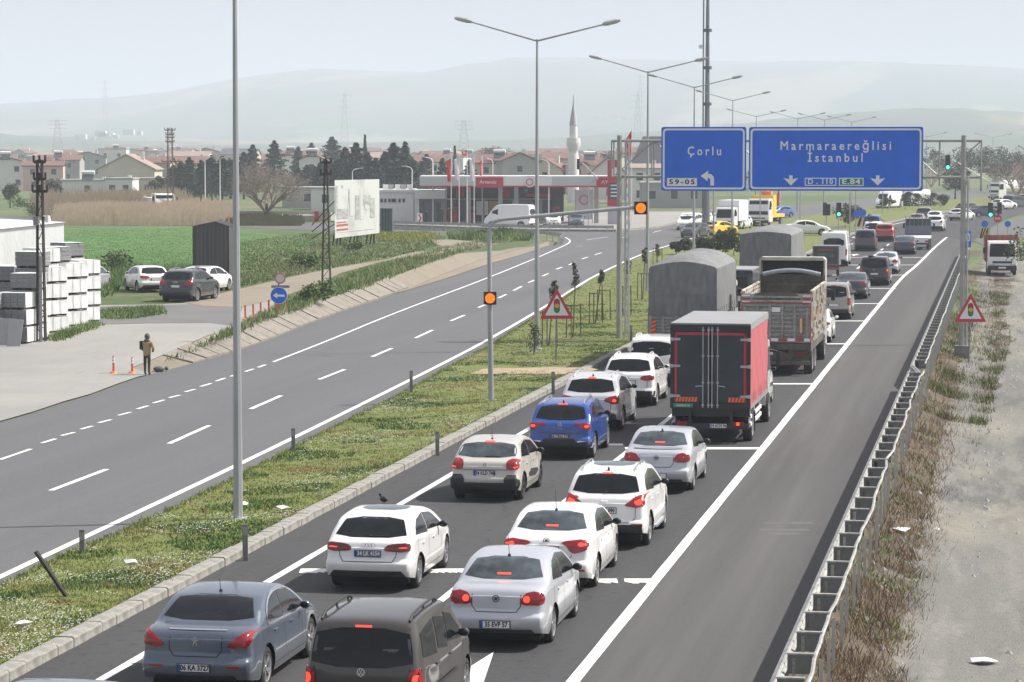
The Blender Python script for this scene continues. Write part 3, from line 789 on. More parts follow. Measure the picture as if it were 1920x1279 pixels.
def wheels(root, r, wd, style, spots, lod=0):
    tm, rm, dm = wheel_meshes(r, wd, style)
    for (x, y) in spots:
        w_ = bpy.data.objects.new('wheel', tm if lod else None); COL.objects.link(w_); w_.parent = root
        w_.location = (x, y, r); w_.rotation_euler = (random.uniform(0, 6), 0, 0 if x > 0 else math.pi)
        for nm, me in ((('rim', rm),) if lod else (('tyre', tm), ('rim', rm), ('brake_disc', dm))):
            o = bpy.data.objects.new(nm, me); COL.objects.link(o); o.parent = w_

def plate(root, bvh, txt, x, z, style='white', wd=.50, y=None, dark=False):
    hit = bvh.ray_cast(Vector((x, -3, z)), Vector((0, 1, 0))) if bvh else (None,)
    yy = (hit[0].y if hit[0] is not None else .0) if y is None else y
    p = MB(); p.cbox((x, yy - .012, z), (wd + .03, .022, .135)); o = p.obj('number_plate', M_BLACK if not dark else M_DGREYP, root)
    q = MB(); q.cbox((x, yy - .025, z), (wd, .004, .112)); q.obj('plate_face', M_PLATE if not dark else M_DGREYP, o)
    q = MB(); q.cbox((x - wd / 2 + .022, yy - .029, z), (.044, .004, .11)); q.obj('country_strip', M_PBLUE, o)
    if txt: text_mesh(txt, .118, M_INK if not dark else M_PLATE, 'lettering', o, (x + .022, yy - .030, z), extrude=.001, xs=.80, bold=.004)
    return o
M_DGREYP = mat('plate_grey', (.10, .12, .16), .5)

def badge(root, bvh, kind, x, z, r=.055):
    hit = bvh.ray_cast(Vector((x, -3, z)), Vector((0, 1, 0))); y = hit[0].y - .012
    m = MB()
    def ring(cx, cz, r_, t):
        n = 18
        for i in range(n):
            a, b = 2 * math.pi * i / n, 2 * math.pi * (i + 1) / n
            m.tube((cx + r_ * math.cos(a), y, cz + r_ * math.sin(a)), (cx + r_ * math.cos(b), y, cz + r_ * math.sin(b)), t, n=4, cap=False)
    def st(pts, t):
        for a, b in zip(pts, pts[1:]): m.tube((x + a[0] * r, y, z + a[1] * r), (x + b[0] * r, y, z + b[1] * r), t, n=4)
    if kind == 'ring_vw':
        ring(x, z, r, .008); st([(-.45, .8), (-.1, .15), (0, .35), (.1, .15), (.45, .8)], .007); st([(-.85, .3), (-.4, -.75), (0, .05), (.4, -.75), (.85, .3)], .007)
    elif kind == 'four_rings':
        for i in range(4): ring(x + (i - 1.5) * .062, z, .040, .006)
    elif kind == 'chevrons':
        st([(-.8, -.2), (0, .7), (.8, -.2)], .011); st([(-.8, -.9), (0, 0), (.8, -.9)], .011)
    elif kind == 'ring_bar':
        ring(x, z, r, .008); m.cbox((x, y, z), (r * 2.7, .012, .024))
    elif kind == 'disc':
        ring(x, z, r, .009); m.cbox((x, y, z), (r * 1.0, .008, r * .9))
    elif kind == 'lion':
        st([(-.3, .9), (.1, 1.1), (.25, .7), (-.1, .3), (.3, 0), (.7, .2)], .010); st([(-.1, .3), (-.2, -.4), (-.5, -1)], .012); st([(-.1, -.2), (.3, -.5), (.4, -1)], .012); st([(-.2, .3), (-.6, .1), (-.7, .5)], .008)
    elif kind == 'roundel':
        ring(x, z, r * .8, .008); m.cbox((x + r * .3, y, z + r * .3), (r * .5, .008, r * .5)); m.cbox((x - r * .3, y, z - r * .3), (r * .5, .008, r * .5))
    return m.obj('badge', M_CHROME if kind != 'disc' else M_RIMD, root)

KINDS_V = {}
KINDS_V['sedan'] = dict(L=4.56, W=1.74, H=1.48, wb=2.60, ro=1.05, wr=.315, tau=.34, rw=.875,
    top=[(0, .93), (.02, 1.0), (.10, 1.06), (.30, 1.085), (.60, 1.10), (.70, 1.12), (1.02, 1.31), (1.26, 1.415), (1.36, 1.44), (1.75, 1.475), (2.3, 1.48), (2.75, 1.43), (3.25, 1.20), (3.6, 1.00), (3.75, .97), (4.2, .88), (4.45, .76), (4.56, .60)],
    belt=[(0, .93), (.5, 1.0), (1.2, .98), (3.4, .90), (4.4, .72), (4.56, .55)],
    rear_glass=[(-.70, 1.12), (.70, 1.12), (.68, 1.17), (.55, 1.405), (.49, 1.43), (-.49, 1.43), (-.55, 1.405), (-.68, 1.17)],
    side=[[(1.10, 1.02), (1.14, 1.13), (1.42, 1.31), (1.80, 1.395), (2.02, 1.405), (2.02, 1.0)], [(2.07, 1.0), (2.07, 1.405), (2.38, 1.40), (2.72, 1.33), (3.18, 1.07), (3.28, .98), (3.20, .955)]],
    lamp=[(.41, .78), (.43, .89), (.52, 1.00), (.68, 1.01), (.84, .96), (.86, .87), (.82, .78)], lit=[(.47, .83), (.47, .93), (.58, .93), (.58, .83)],
    seam=[(-.42, 1.04), (-.42, .76), (-.34, .66), (.34, .66), (.42, .76), (.42, 1.04)], plate_z=.46, badge_z=.89, mirror=(3.02, .99), handles=[(1.50, .865), (2.48, .845)], doors=[2.05, 3.12, 1.05], diffuser=[(-.66, .315), (-.62, .375), (.62, .375), (.66, .315)])
KINDS_V['hatch'] = dict(L=4.25, W=1.78, H=1.45, wb=2.62, ro=.78, wr=.32, tau=.36, rw=.87,
    top=[(0, .86), (.02, .95), (.09, .995), (.20, 1.03), (.40, 1.17), (.66, 1.335), (.74, 1.375), (.80, 1.395), (1.2, 1.43), (1.8, 1.45), (2.3, 1.43), (2.8, 1.27), (3.25, 1.02), (3.4, .985), (3.9, .89), (4.12, .77), (4.25, .60)],
    belt=[(0, .90), (.5, .99), (1.0, .97), (3.2, .89), (4.1, .72), (4.25, .55)],
    rear_glass=[(-.72, 1.03), (.72, 1.03), (.70, 1.08), (.57, 1.345), (.50, 1.37), (-.50, 1.37), (-.57, 1.345), (-.70, 1.08)],
    side=[[(.62, 1.05), (.78, 1.18), (1.10, 1.32), (1.62, 1.36), (1.62, .99), (.80, 1.01)], [(1.67, .99), (1.67, 1.36), (2.05, 1.355), (2.40, 1.27), (2.90, 1.00), (2.86, .955)]],
    lamp=[(.33, .80), (.32, .86), (.42, .935), (.82, .955), (.86, .90), (.83, .795), (.60, .78)], lit=[(.60, .845), (.60, .875), (.77, .885), (.77, .855)],
    seam=[(-.58, .95), (-.55, .70), (-.48, .60), (.48, .60), (.55, .70), (.58, .95)], plate_z=.74, badge_z=.93, mirror=(2.62, .98), handles=[(1.15, .84), (2.10, .83)], doors=[1.65, 2.8, .72], diffuser=[(-.76, .315), (-.66, .43), (.66, .43), (.76, .315)])
KINDS_V['suv'] = dict(L=4.50, W=1.83, H=1.68, wb=2.67, ro=.90, wr=.355, tau=.32, rw=.875, sill=.28,
    top=[(0, .98), (.02, 1.06), (.08, 1.11), (.16, 1.16), (.34, 1.36), (.50, 1.53), (.56, 1.575), (.66, 1.60), (1.1, 1.65), (1.8, 1.68), (2.4, 1.64), (2.9, 1.43), (3.35, 1.17), (3.5, 1.12), (4.1, 1.02), (4.35, .88), (4.5, .66)],
    belt=[(0, 1.02), (.5, 1.10), (1.0, 1.08), (3.3, 1.01), (4.3, .84), (4.5, .6)],
    rear_glass=[(-.73, 1.165), (.73, 1.165), (.72, 1.21), (.62, 1.52), (.55, 1.555), (-.55, 1.555), (-.62, 1.52), (-.72, 1.21)],
    side=[[(.62, 1.22), (.78, 1.38), (1.05, 1.50), (1.68, 1.56), (1.68, 1.13), (.85, 1.16)], [(1.73, 1.125), (1.73, 1.56), (2.10, 1.55), (2.45, 1.46), (3.02, 1.14), (2.98, 1.09)]],
    lamp=[(.40, .94), (.54, 1.02), (.68, 1.13), (.86, 1.18), (.91, 1.06), (.88, .90), (.60, .89)], lit=[(.64, .95), (.64, 1.06), (.80, 1.07), (.80, .95)],
    seam=[(-.64, 1.1), (-.63, .66), (-.56, .55), (.56, .55), (.63, .66), (.64, 1.1)], plate_z=.83, badge_z=1.03, mirror=(2.78, 1.13), handles=[(1.2, .96), (2.2, .95)], doors=[1.70, 2.9, .78], diffuser=[(-.82, .375), (-.80, .54), (.80, .54), (.82, .375)])
KINDS_V['minivan'] = dict(L=4.40, W=1.80, H=1.82, wb=2.68, ro=.82, wr=.33, tau=.19, rw=.885, sill=.25, bow=.8,
    rear=[(.2, .12), (.36, .04), (.44, 0), (.62, 0), (.67, .02), (.72, .07), (1.0, .08), (1.6, .17), (1.9, .21)],
    top=[(0, 1.40), (.01, 1.55), (.04, 1.66), (.10, 1.735), (.25, 1.775), (.6, 1.80), (1.4, 1.82), (2.3, 1.79), (2.7, 1.66), (3.2, 1.33), (3.5, 1.15), (3.65, 1.10), (4.1, .98), (4.3, .82), (4.4, .62)],
    belt=[(0, 1.10), (3.3, 1.03), (4.2, .8), (4.4, .58)],
    rear_glass=[(-.70, 1.11), (.70, 1.11), (.76, 1.17), (.69, 1.61), (.63, 1.66), (-.63, 1.66), (-.69, 1.61), (-.76, 1.17)],
    side=[[(.42, 1.17), (.46, 1.56), (.52, 1.60), (1.30, 1.64), (1.30, 1.13)], [(1.42, 1.12), (1.42, 1.64), (2.05, 1.63), (2.05, 1.09)], [(2.12, 1.09), (2.12, 1.60), (2.50, 1.55), (3.02, 1.22), (3.10, 1.10), (3.05, 1.07)]],
    lamp=[(.70, .72), (.68, 1.04), (.72, 1.10), (.88, 1.10), (.92, 1.0), (.90, .72)], lit=[(.74, .88), (.74, 1.02), (.84, 1.02), (.84, .88)],
    seam=[(-.70, 1.12), (-.68, .52), (.68, .52), (.70, 1.12)], plate_z=.74, badge_z=1.0, mirror=(2.78, 1.16), handles=[(1.25, 1.00), (2.18, .98)], doors=[1.36, 2.08, 3.1], diffuser=[(-.74, .33), (-.74, .52), (.74, .52), (.74, .33)])
KINDS_V['van'] = dict(L=5.5, W=2.0, H=2.55, wb=3.4, ro=1.0, wr=.35, tau=.10, rw=.92, sill=.32, bow=.5,
    rear=[(.2, .06), (.4, 0), (.6, 0), (.7, .04), (2.6, .12)],
    top=[(0, 2.2), (.02, 2.4), (.10, 2.49), (.3, 2.53), (2.0, 2.55), (3.7, 2.52), (4.1, 2.38), (4.7, 1.62), (4.95, 1.35), (5.2, 1.22), (5.42, 1.0), (5.5, .8)],
    belt=[(0, 1.35), (4.5, 1.25), (5.3, 1.0), (5.5, .7)],
    rear_glass=[(-.74, 1.42), (.74, 1.42), (.74, 2.05), (-.74, 2.05)],
    side=[[(3.7, 1.38), (3.7, 2.05), (4.15, 2.0), (4.62, 1.42)]],
    lamp=[(.84, .8), (.84, 1.3), (.95, 1.3), (.95, .8)], lit=[(.86, 1.0), (.86, 1.15), (.93, 1.15), (.93, 1.0)],
    seam=[(-.86, 2.2), (-.86, .5), (.86, .5), (.86, 2.2)], plate_z=.62, badge_z=1.2, mirror=(4.35, 1.45), handles=[(3.6, 1.1)], doors=[3.55, 4.5], diffuser=[(-.85, .38), (-.85, .52), (.85, .52), (.85, .38)])

def place(spec, S, W=None, ro=None):
    """('rr', px, py) right rear wheel contact; ('rc', px, py) rear centre on the ground; optional heading offset"""
    k = spec[0]; hd = ROAD_A + rad(spec[3] if len(spec) > 3 else 0); z = spec[4] if len(spec) > 4 else 0
    h = Vector((math.sin(hd), math.cos(hd), 0)); r = Vector((math.cos(hd), -math.sin(hd), 0))
    P = G(spec[1], spec[2], z)
    W = W or S['W']; ro = S['ro'] if ro is None else ro
    if k == 'rr': P = P - r * (W / 2 - .06) - h * ro
    if k == 'fr': P = P - r * (W / 2 - .06) - h * (S['ro'] + S['wb'])
    if k == 'mid': P = P - h * S['L'] / 2
    return (P.x, P.y, z), -hd

_body_cache = {}
def car(name, label, kind, pm, spec, plate_txt=None, bd=None, rails=None, ant=None, lit=True, glass=None, rim='five', over=None, lod=0, group=None, cat='car', third=True, mirror_m=None,
        lower=None, bump=None, plate_dark=False, extra=None, lampm=None, seams=True, wiper=False, sunroof=False):
    S = dict(KINDS_V[kind]); S.update(over or {}); sc_ = S.get('scale')
    loc, rz = place(spec, S); root = thing(name, label, cat, loc, rz, group)
    key = (kind, id(pm) if not over else None, str(over), pm.name)
    if key in _body_cache: me, bvh = _body_cache[key]
    else:
        me = body_mesh(S); me.materials.append(pm)
        me.polygons.foreach_set('use_smooth', [True] * len(me.polygons)); me.set_sharp_from_angle(angle=rad(38))
        bvh = BVHTree.FromPolygons([v.co for v in me.vertices], [tuple(p.vertices) for p in me.polygons]); _body_cache[key] = (me, bvh); XR[id(bvh)] = S['W'] / 2 * (S.get('rw', .86) + .045)
    link('body', me, None, root)
    W, L = S['W'], S['L']; g = glass or M_GLASS; q = 2 if lod else 1
    def dk(nm, polys, side, off, m, parent=root, nu=8, nv=6, rnd=1, skirt=True):
        return decal(bvh, polys, side, off, max(2, nu // q), max(2, nv // q), rnd, skirt).obj(nm, m, parent, smooth=50)
    if not S.get('noglass'): dk('rear_window', [S['rear_glass']], 'rear', .006, g, nu=12, nv=8)
    for p in S['side']:
        for sd in ('right', 'left'): dk('side_window', [p], sd, .006, M_GLASS, rnd=0)
    L_ = S['L']; tp = S['top']
    # windscreen, from the front
    zt = S['H'] - .10; zb = lerp_prof(S['belt'], L * .76) + .09
    ww = W / 2 * .78
    dk('windscreen', [[(-ww, zb), (ww, zb), (ww * .86, zt), (-ww * .86, zt)]], 'front', .006, M_GLASS)
    lm = lampm or M_LAMP
    for s_ in (1, -1):
        lp = S['lamp'] if s_ > 0 else mir(S['lamp'])
        t = dk('tail_light', [lp], 'rear', .020, lm, nu=10, nv=9, rnd=1)
        if lit and not lod: dk('brake_light', [S['lit'] if s_ > 0 else mir(S['lit'])], 'rear', .028, M_LIT, t, nu=3, nv=3, rnd=1)
        hl_ = [(W * .25, .62), (W * .24, .72), (W * .40, .80), (W * .43, .66)]
        if not lod or spec_facing(spec): dk('headlight', [hl_ if s_ > 0 else mir(hl_)], 'front', .012, M_CLEAR, nu=4, nv=3)
    dk('front_grille', [[(-W * .22, .55), (W * .22, .55), (W * .24, .70), (-W * .24, .70)], [(-W * .3, .26), (W * .3, .26), (W * .3, .42), (-W * .3, .42)]], 'front', .008, M_BLACK, nu=4, nv=2, rnd=0)
    df = dk('lower_bumper' if not lower else 'bumper', [lower or S['diffuser']] if not (lower and isinstance(lower[0][0], tuple)) else lower, 'rear', .034, M_BLACK, nu=18, nv=9, rnd=0)
    if third and not lod:
        z = S.get('third_z', max(p[1] for p in S['rear_glass']) + (.025 if kind != 'sedan' else -.20))
        z = z if kind != 'sedan' else 1.195
        dk('high_brake_light', [[(-.12, z - .014), (.12, z - .014), (.12, z + .014), (-.12, z + .014)]], 'rear', .014, M_LIT if lit else M_LAMP, nu=3, nv=1, rnd=0)
    if seams and not lod:
        sm = decal(bvh, band(S['seam'], .014), 'rear', .0035, 4, 1, 0, False)
        for d in S['doors']:
            zlo = S.get('sill', .22) + .12; zz = lerp_prof(S['belt'], d) - .01
            for sd in ('right', 'left'): decal(bvh, band([(d, zlo + .1), (d, zz)], .012), sd, .0035, 1, 4, 0, False, sm)
        for sd in ('right', 'left'): decal(bvh, band([(S['ro'] + S['wr'] + .1, zlo), (S['ro'] + S['wb'] - S['wr'] - .1, zlo)], .010), sd, .0035, 10, 1, 0, False, sm)
        zz = S['plate_z']
        sm.obj('panel_gap', M_GAP, root)['kind'] = 'stuff'
    for sd, sg in (('right', 1), ('left', -1)):
        my, mz = S['mirror']; xe = bvh.ray_cast(Vector((4 * sg, my, mz)), Vector((-sg, 0, 0)))[0]; xe = xe.x if xe else W / 2 * sg
        m = MB(); m.tube((xe - .03 * sg, my, mz), (xe + .09 * sg, my, mz + .02), .025, n=6); m.ball(Vector((xe + .12 * sg, my, mz + .03)), .095, 8, .95, .62, .72)
        mo = m.obj('door_mirror', mirror_m or pm, root, smooth=60)
        if not lod:
            m = MB(); m.ball(Vector((xe + .12 * sg, my - .038, mz + .03)), .08, 8, .9, .35, .68); m.obj('mirror_glass', M_GLASS, mo, smooth=60)
            for hy, hz_ in S['handles']:
                hh = bvh.ray_cast(Vector((4 * sg, hy, hz_)), Vector((-sg, 0, 0)))[0]
                m = MB(); m.cbox((hh.x + .012 * sg, hy, hz_), (.025, .17, .025)); m.obj('door_handle', pm if not S.get('chrome_handles') else M_CHROME, root)
    mb = MB(); mb.box(-W / 2 * .82, W / 2 * .82, .30, L - .4, .15, .62); mb.obj('underbody', M_UNDER, root)
    wd = .205; xw_ = W / 2 - .035 - wd / 2
    wheels(root, S['wr'], wd, rim, [(xw_, S['ro']), (-xw_, S['ro']), (xw_, S['ro'] + S['wb']), (-xw_, S['ro'] + S['wb'])], lod)
    if not lod or plate_txt:
        plate(root, bvh, plate_txt if not lod else None, 0, S['plate_z'], dark=plate_dark)
    if bd: badge(root, bvh, bd, 0, S['badge_z'], r=.055 if bd != 'lion' else .07)
    if rails:
        for s_ in (1, -1):
            y0, y1 = S.get('rail_y', (.75, 2.3)); pts = []
            for i in range(9):
                y = y0 + (y1 - y0) * i / 8; xx = s_ * (W / 2 * (.62 if kind in ('suv', 'hatch') else .72))
                h = bvh.ray_cast(Vector((xx, y, 5)), Vector((0, 0, -1)))[0]; lift_ = .012 if i in (0, 8) else .055
                pts.append((xx, y, h.z + lift_))
            m = MB(); m.path(pts, .020, 6)
            for i in (1, 4, 7):
                p = pts[i]; m.tube(p, (p[0], p[1], p[2] - .06), .018, n=5)
            m.obj('roof_rail', rails, root)
    if ant:
        y = ant[0]; h = bvh.ray_cast(Vector((0, y, 5)), Vector((0, 0, -1)))[0]; m = MB()
        m.ball(h + Vector((0, 0, .01)), .03, 6)
        if ant[1] > .1: m.tube(h, h + Vector((0, -ant[1] * .35, ant[1])), .006, .004, n=5)
        else: m.prism([(-.02, 0), (.02, 0), (.006, .1), (-.006, .1)], 0, .07, Matrix.Translation(h - Vector((0, .04, 0))))
        m.obj('antenna', M_BLACK, root)
    if wiper:
        h1 = bvh.ray_cast(Vector((0, -3, S['rear_glass'][0][1] + .03)), Vector((0, 1, 0)))[0]; h2 = bvh.ray_cast(Vector((.36, -3, S['rear_glass'][0][1] + .035)), Vector((0, 1, 0)))[0]
        m = MB(); m.tube(h1 - Vector((0, .02, 0)), h2 - Vector((0, .02, 0)), .012, .008, n=5); m.ball(h1 - Vector((0, .015, 0)), .025, 6); m.obj('rear_wiper', M_BLACK, root)
    if sunroof: dk('sunroof', [[(-.45, sunroof[0]), (.45, sunroof[0]), (.45, sunroof[1]), (-.45, sunroof[1])]], 'top', .006, M_GLASSC)
    if extra: extra(root, bvh, S, dk)
    return root
def spec_facing(spec): return len(spec) > 3 and abs(spec[3]) > 90
# ------------------------------------------------------------------ the queue, nearest first
def ex_508(root, bvh, S, dk):
    dk('boot_trim', [[(-.46, 1.045), (.46, 1.045), (.46, 1.062), (-.46, 1.062)]], 'rear', .014, M_CHROME, nu=8, nv=1, rnd=0)
    out = chaikin([(1.12, 1.01), (1.14, 1.15), (1.42, 1.33), (1.80, 1.415), (2.38, 1.42), (2.75, 1.35), (3.22, 1.09), (3.32, .98), (3.2, .945), (1.12, 1.01)], 1)
    for sd in ('right', 'left'): decal(bvh, band(out, .035), sd, .010, 1, 1, 0, False).obj('window_trim', M_CHROME, root)
    for s_ in (1, -1): dk('reflector', [[(s_ * .52, .50), (s_ * .72, .50), (s_ * .72, .535), (s_ * .52, .535)]], 'rear', .012, M_REFL, nu=3, nv=1, rnd=0)
    text_mesh('HDi', .07, M_CHROME, 'boot_lettering', root, (.62, bvh.ray_cast(Vector((.62, -3, .735)), Vector((0, 1, 0)))[0].y - .008, .735))
SED = KINDS_V['sedan']
car('sedan', 'blue-grey metallic sedan with chrome window surround, plate 06 KA 3727', 'sedan', P_BLUEGREY, ('rr', 499, 1291), '06 KA 3727', 'lion', extra=ex_508, glass=M_GLASS, rim='five', third=False, lit=False, ant=(1.5, .22),
    over=dict(L=4.79, W=1.85, wb=2.80, ro=1.02, wr=.335, plate_z=.50, lamp=[(.48, .80), (.54, .88), (.70, 1.0), (.86, 1.05), (.92, .96), (.88, .83), (.66, .79)], badge_z=.90, rear_glass=[(-.75, 1.12), (.75, 1.12), (.73, 1.17), (.60, 1.405), (.54, 1.43), (-.54, 1.43), (-.60, 1.405), (-.73, 1.17)]))
def ex_caddy(root, bvh, S, dk):
    for sd in ('right', 'left'): decal(bvh, band([(.45, .72), (1.2, .70), (2.6, .68)], .05), sd, .02, 4, 1, 0, True).obj('side_moulding', M_BLACK, root)
car('minivan', 'dark brown-grey minivan with black roof rails and black rear glass, cut by the bottom edge', 'minivan', P_BROWN, ('rc', 676, 1398), None, 'ring_vw', rails=M_BLACK, extra=ex_caddy, third=True, mirror_m=M_BLACK,
    over=dict(rail_y=(.35, 2.2), third_z=1.68, badge_z=1.05))
car('hatchback', 'white hatchback with slim angular tail lights, plate 34 LK 4154', 'hatch', P_WHITE, ('rr', 785, 1101), '34 LK 4154', 'four_rings', third=False, lampm=M_LAMPD, plate_dark=True, mirror_m=M_BLACK, wiper=True, sunroof=(1.35, 2.15), rim='ten',
    over=dict(L=4.31, ro=.84, badge_z=.90, plate_z=.755))
car('sedan', 'silver sedan with large brake-lit red lamps, plate 35 EVP 57', 'sedan', P_SILVER, ('rr', 1036, 1203), '35 EVP 57', 'disc', ant=(1.35, .42), glass=M_GLASSC, rim='ten', mirror_m=M_BLACK)
def ex_tipo(root, bvh, S, dk):
    for s_ in (1, -1): dk('reflector', [[(s_ * .52, .44), (s_ * .76, .44), (s_ * .76, .475), (s_ * .52, .475)]], 'rear', .012, M_REFL, nu=3, nv=1, rnd=0)
car('sedan', 'white sedan with wide wing-shaped tail lights, right behind the silver one', 'sedan', P_WHITE, ('rr', 1118, 1099), '151', 'disc', ant=(1.35, .42), glass=M_GLASSC, rim='cap', mirror_m=M_BLACK, extra=ex_tipo,
    over=dict(W=1.79, wb=2.63, plate_z=.84, badge_z=1.0, lamp=[(.26, .955), (.36, 1.0), (.60, 1.03), (.84, 1.02), (.88, .93), (.78, .84), (.58, .76), (.46, .80), (.40, .93)], lit=[(.62, .90), (.62, .98), (.78, .97), (.78, .91)],
              seam=[(-.42, .93), (-.50, .72), (-.44, .66), (.44, .66), (.50, .72), (.42, .93)]))
def ex_xt(root, bvh, S, dk):
    for s_ in (1, -1): dk('reflector', [[(s_ * .58, .50), (s_ * .82, .50), (s_ * .82, .56), (s_ * .58, .56)]], 'rear', .016, M_REFL, nu=3, nv=1, rnd=0)
    m = MB(); m.cbox((0, -.02, .40), (.8, .03, .02)); m.obj('bumper_trim', M_CHROME, root)
    for s_ in (1, -1):
        m = MB(); m.cbox((s_ * .90, 2.2, .33), (.14, 1.5, .04)); m.obj('side_step', M_CHROME, root)
car('suv', 'white SUV with silver roof rails and side steps, plate ending AT 090', 'suv', P_WHITE, ('rr', 1217, 1021), '29 AT 090', 'ring_bar', rails=M_CHROME, extra=ex_xt, mirror_m=M_BLACK, cat='car', sunroof=(1.25, 2.1), ant=(.75, .05), wiper=True,
    over=dict(L=4.64, third_z=1.56, seam=[(-.66, 1.1), (-.66, .66), (-.52, .58), (.52, .58), (.66, .66), (.66, 1.1)]))
def ex_c3(root, bvh, S, dk):
    for sd in ('right', 'left'): dk('door_bumper', [[(1.35, .45), (2.55, .43), (2.60, .50), (2.50, .64), (1.4, .66), (1.30, .55)]], sd, .016, M_BLACK, nu=6, nv=3)
car('hatchback', 'beige hatchback with round red lamps and thick black rear bumper', 'hatch', P_BEIGE, ('rr', 980, 936), '34 KLD 748', 'chevrons', extra=ex_c3, ant=(1.1, .30), glass=M_GLASSC, mirror_m=M_BLACK, wiper=True, plate_dark=False, rim='dark',
    over=dict(L=4.0, W=1.75, H=1.48, wb=2.54, ro=.74, plate_z=.70, badge_z=.905, third_z=1.385,
              lamp=[(.53, .80), (.52, .96), (.59, 1.03), (.80, 1.03), (.87, .96), (.87, .85), (.80, .78), (.58, .77)], lit=[(.70, .82), (.70, .86), (.82, .87), (.82, .83)],
              rear_glass=[(-.66, 1.05), (.66, 1.05), (.73, 1.12), (.68, 1.28), (.56, 1.375), (-.56, 1.375), (-.68, 1.28), (-.73, 1.12)], seam=[(-.55, .78), (.55, .78)]),
    lower=[[(-.80, .315), (.80, .315), (.84, .48), (-.84, .48)], [(.50, .46), (.48, .56), (.56, .66), (.76, .66), (.84, .46)], mir([(.50, .46), (.48, .56), (.56, .66), (.76, .66), (.84, .46)])])
def ex_troc(root, bvh, S, dk):
    for s_ in (1, -1): dk('bumper_trim', [[(s_ * .52, .50), (s_ * .86, .53), (s_ * .86, .56), (s_ * .50, .53)]], 'rear', .022, M_CHROME, nu=3, nv=1, rnd=0)
    text_mesh('T-ROC', .06, M_CHROME, 'boot_lettering', root, (0, bvh.ray_cast(Vector((0, -3, .86)), Vector((0, 1, 0)))[0].y - .008, .86), space=2.2)
car('suv', 'bright blue compact SUV with silver rails, plate 34 CRN 571', 'suv', P_BLUE, ('rr', 1114, 858), '34 CRN 571', 'ring_vw', rails=M_CHROME, extra=ex_troc, mirror_m=M_BLACK, wiper=True, ant=(.80, .05),
    over=dict(L=4.23, W=1.82, H=1.57, wb=2.59, ro=.80, plate_z=.64, third_z=1.475,
      top=[(0, .92), (.02, 1.0), (.08, 1.04), (.16, 1.08), (.38, 1.28), (.56, 1.44), (.62, 1.48), (.72, 1.50), (1.1, 1.54), (1.7, 1.57), (2.3, 1.54), (2.75, 1.36), (3.2, 1.10), (3.35, 1.06), (3.9, .96), (4.1, .82), (4.23, .62)],
      belt=[(0, .96), (.5, 1.04), (1.0, 1.02), (3.1, .95), (4.1, .78), (4.23, .56)],
      rear_glass=[(-.72, 1.08), (.72, 1.08), (.71, 1.12), (.60, 1.42), (.53, 1.46), (-.53, 1.46), (-.60, 1.42), (-.71, 1.12)],
      side=[[(.66, 1.14), (.80, 1.28), (1.05, 1.40), (1.60, 1.46), (1.60, 1.06), (.85, 1.09)], [(1.65, 1.055), (1.65, 1.46), (2.0, 1.45), (2.35, 1.36), (2.88, 1.07), (2.84, 1.02)]],
      lamp=[(.38, .94), (.38, 1.0), (.60, 1.02), (.86, 1.01), (.90, .92), (.86, .83), (.66, .84), (.58, .91)], lit=[(.68, .89), (.68, .96), (.80, .96), (.80, .89)],
      seam=[(-.60, .92), (-.56, .74), (.56, .74), (.60, .92)], badge_z=.97, mirror=(2.6, 1.06),
      diffuser=[(-.56, .34), (-.52, .56), (.52, .56), (.56, .34), (.50, .27), (-.50, .27)]),
    lower=[[(-.84, .375), (.84, .375), (.88, .50), (-.88, .50)], [(-.47, .48), (.47, .48), (.42, .60), (-.42, .60)]])
car('sedan', 'silver sedan with small boot lip and unlit red lamps, behind the box truck', 'sedan', P_SILVER, ('rr', 1300, 918), '2034', 'disc', lit=True, ant=(1.30, .05), glass=M_GLASSC, rim='ten', mirror_m=M_BLACK,
    extra=lambda root, bvh, S, dk: dk('boot_lip', [[(-.60, 1.075), (.60, 1.075), (.60, 1.095), (-.60, 1.095)]], 'rear', .03, P_SILVER, nu=8, nv=1, rnd=0),
    over=dict(lit=[(.66, .90), (.66, .92), (.68, .92), (.68, .90)]))
car('suv', 'silver-white SUV with outward-swept tail lights ahead of the blue SUV', 'suv', P_PEARL, ('rr', 1167, 805), None, 'roundel', mirror_m=M_BLACK, rails=P_PEARL, ant=(.8, .05), wiper=True,
    over=dict(L=4.65, W=1.88, wb=2.81, plate_z=.93, badge_z=1.08, lamp=[(.40, .92), (.48, 1.02), (.76, 1.09), (.92, 1.08), (.92, .98), (.86, .84), (.64, .82), (.56, .90)], lit=[(.68, .90), (.68, .98), (.80, .98), (.80, .90)]),
    extra=lambda root, bvh, S, dk: [dk('reflector', [[(s_ * .55, .55), (s_ * .75, .55), (s_ * .75, .58), (s_ * .55, .58)]], 'rear', .012, M_REFL, nu=3, nv=1, rnd=0) for s_ in (1, -1)])
car('suv', 'white SUV with wide horizontal red lamps and grey lower skirt', 'suv', P_WHITE, ('rr', 1231, 760), None, 'ring_vw', lit=False, mirror_m=P_WHITE, rails=P_WHITE, third=False, wiper=True,
    over=dict(L=4.43, W=1.81, H=1.70, lamp=[(.40, .90), (.42, 1.04), (.80, 1.07), (.90, 1.0), (.89, .90), (.6, .88)], badge_z=.98), lower=[[(-.84, .375), (.84, .375), (.88, .54), (-.88, .54)]])
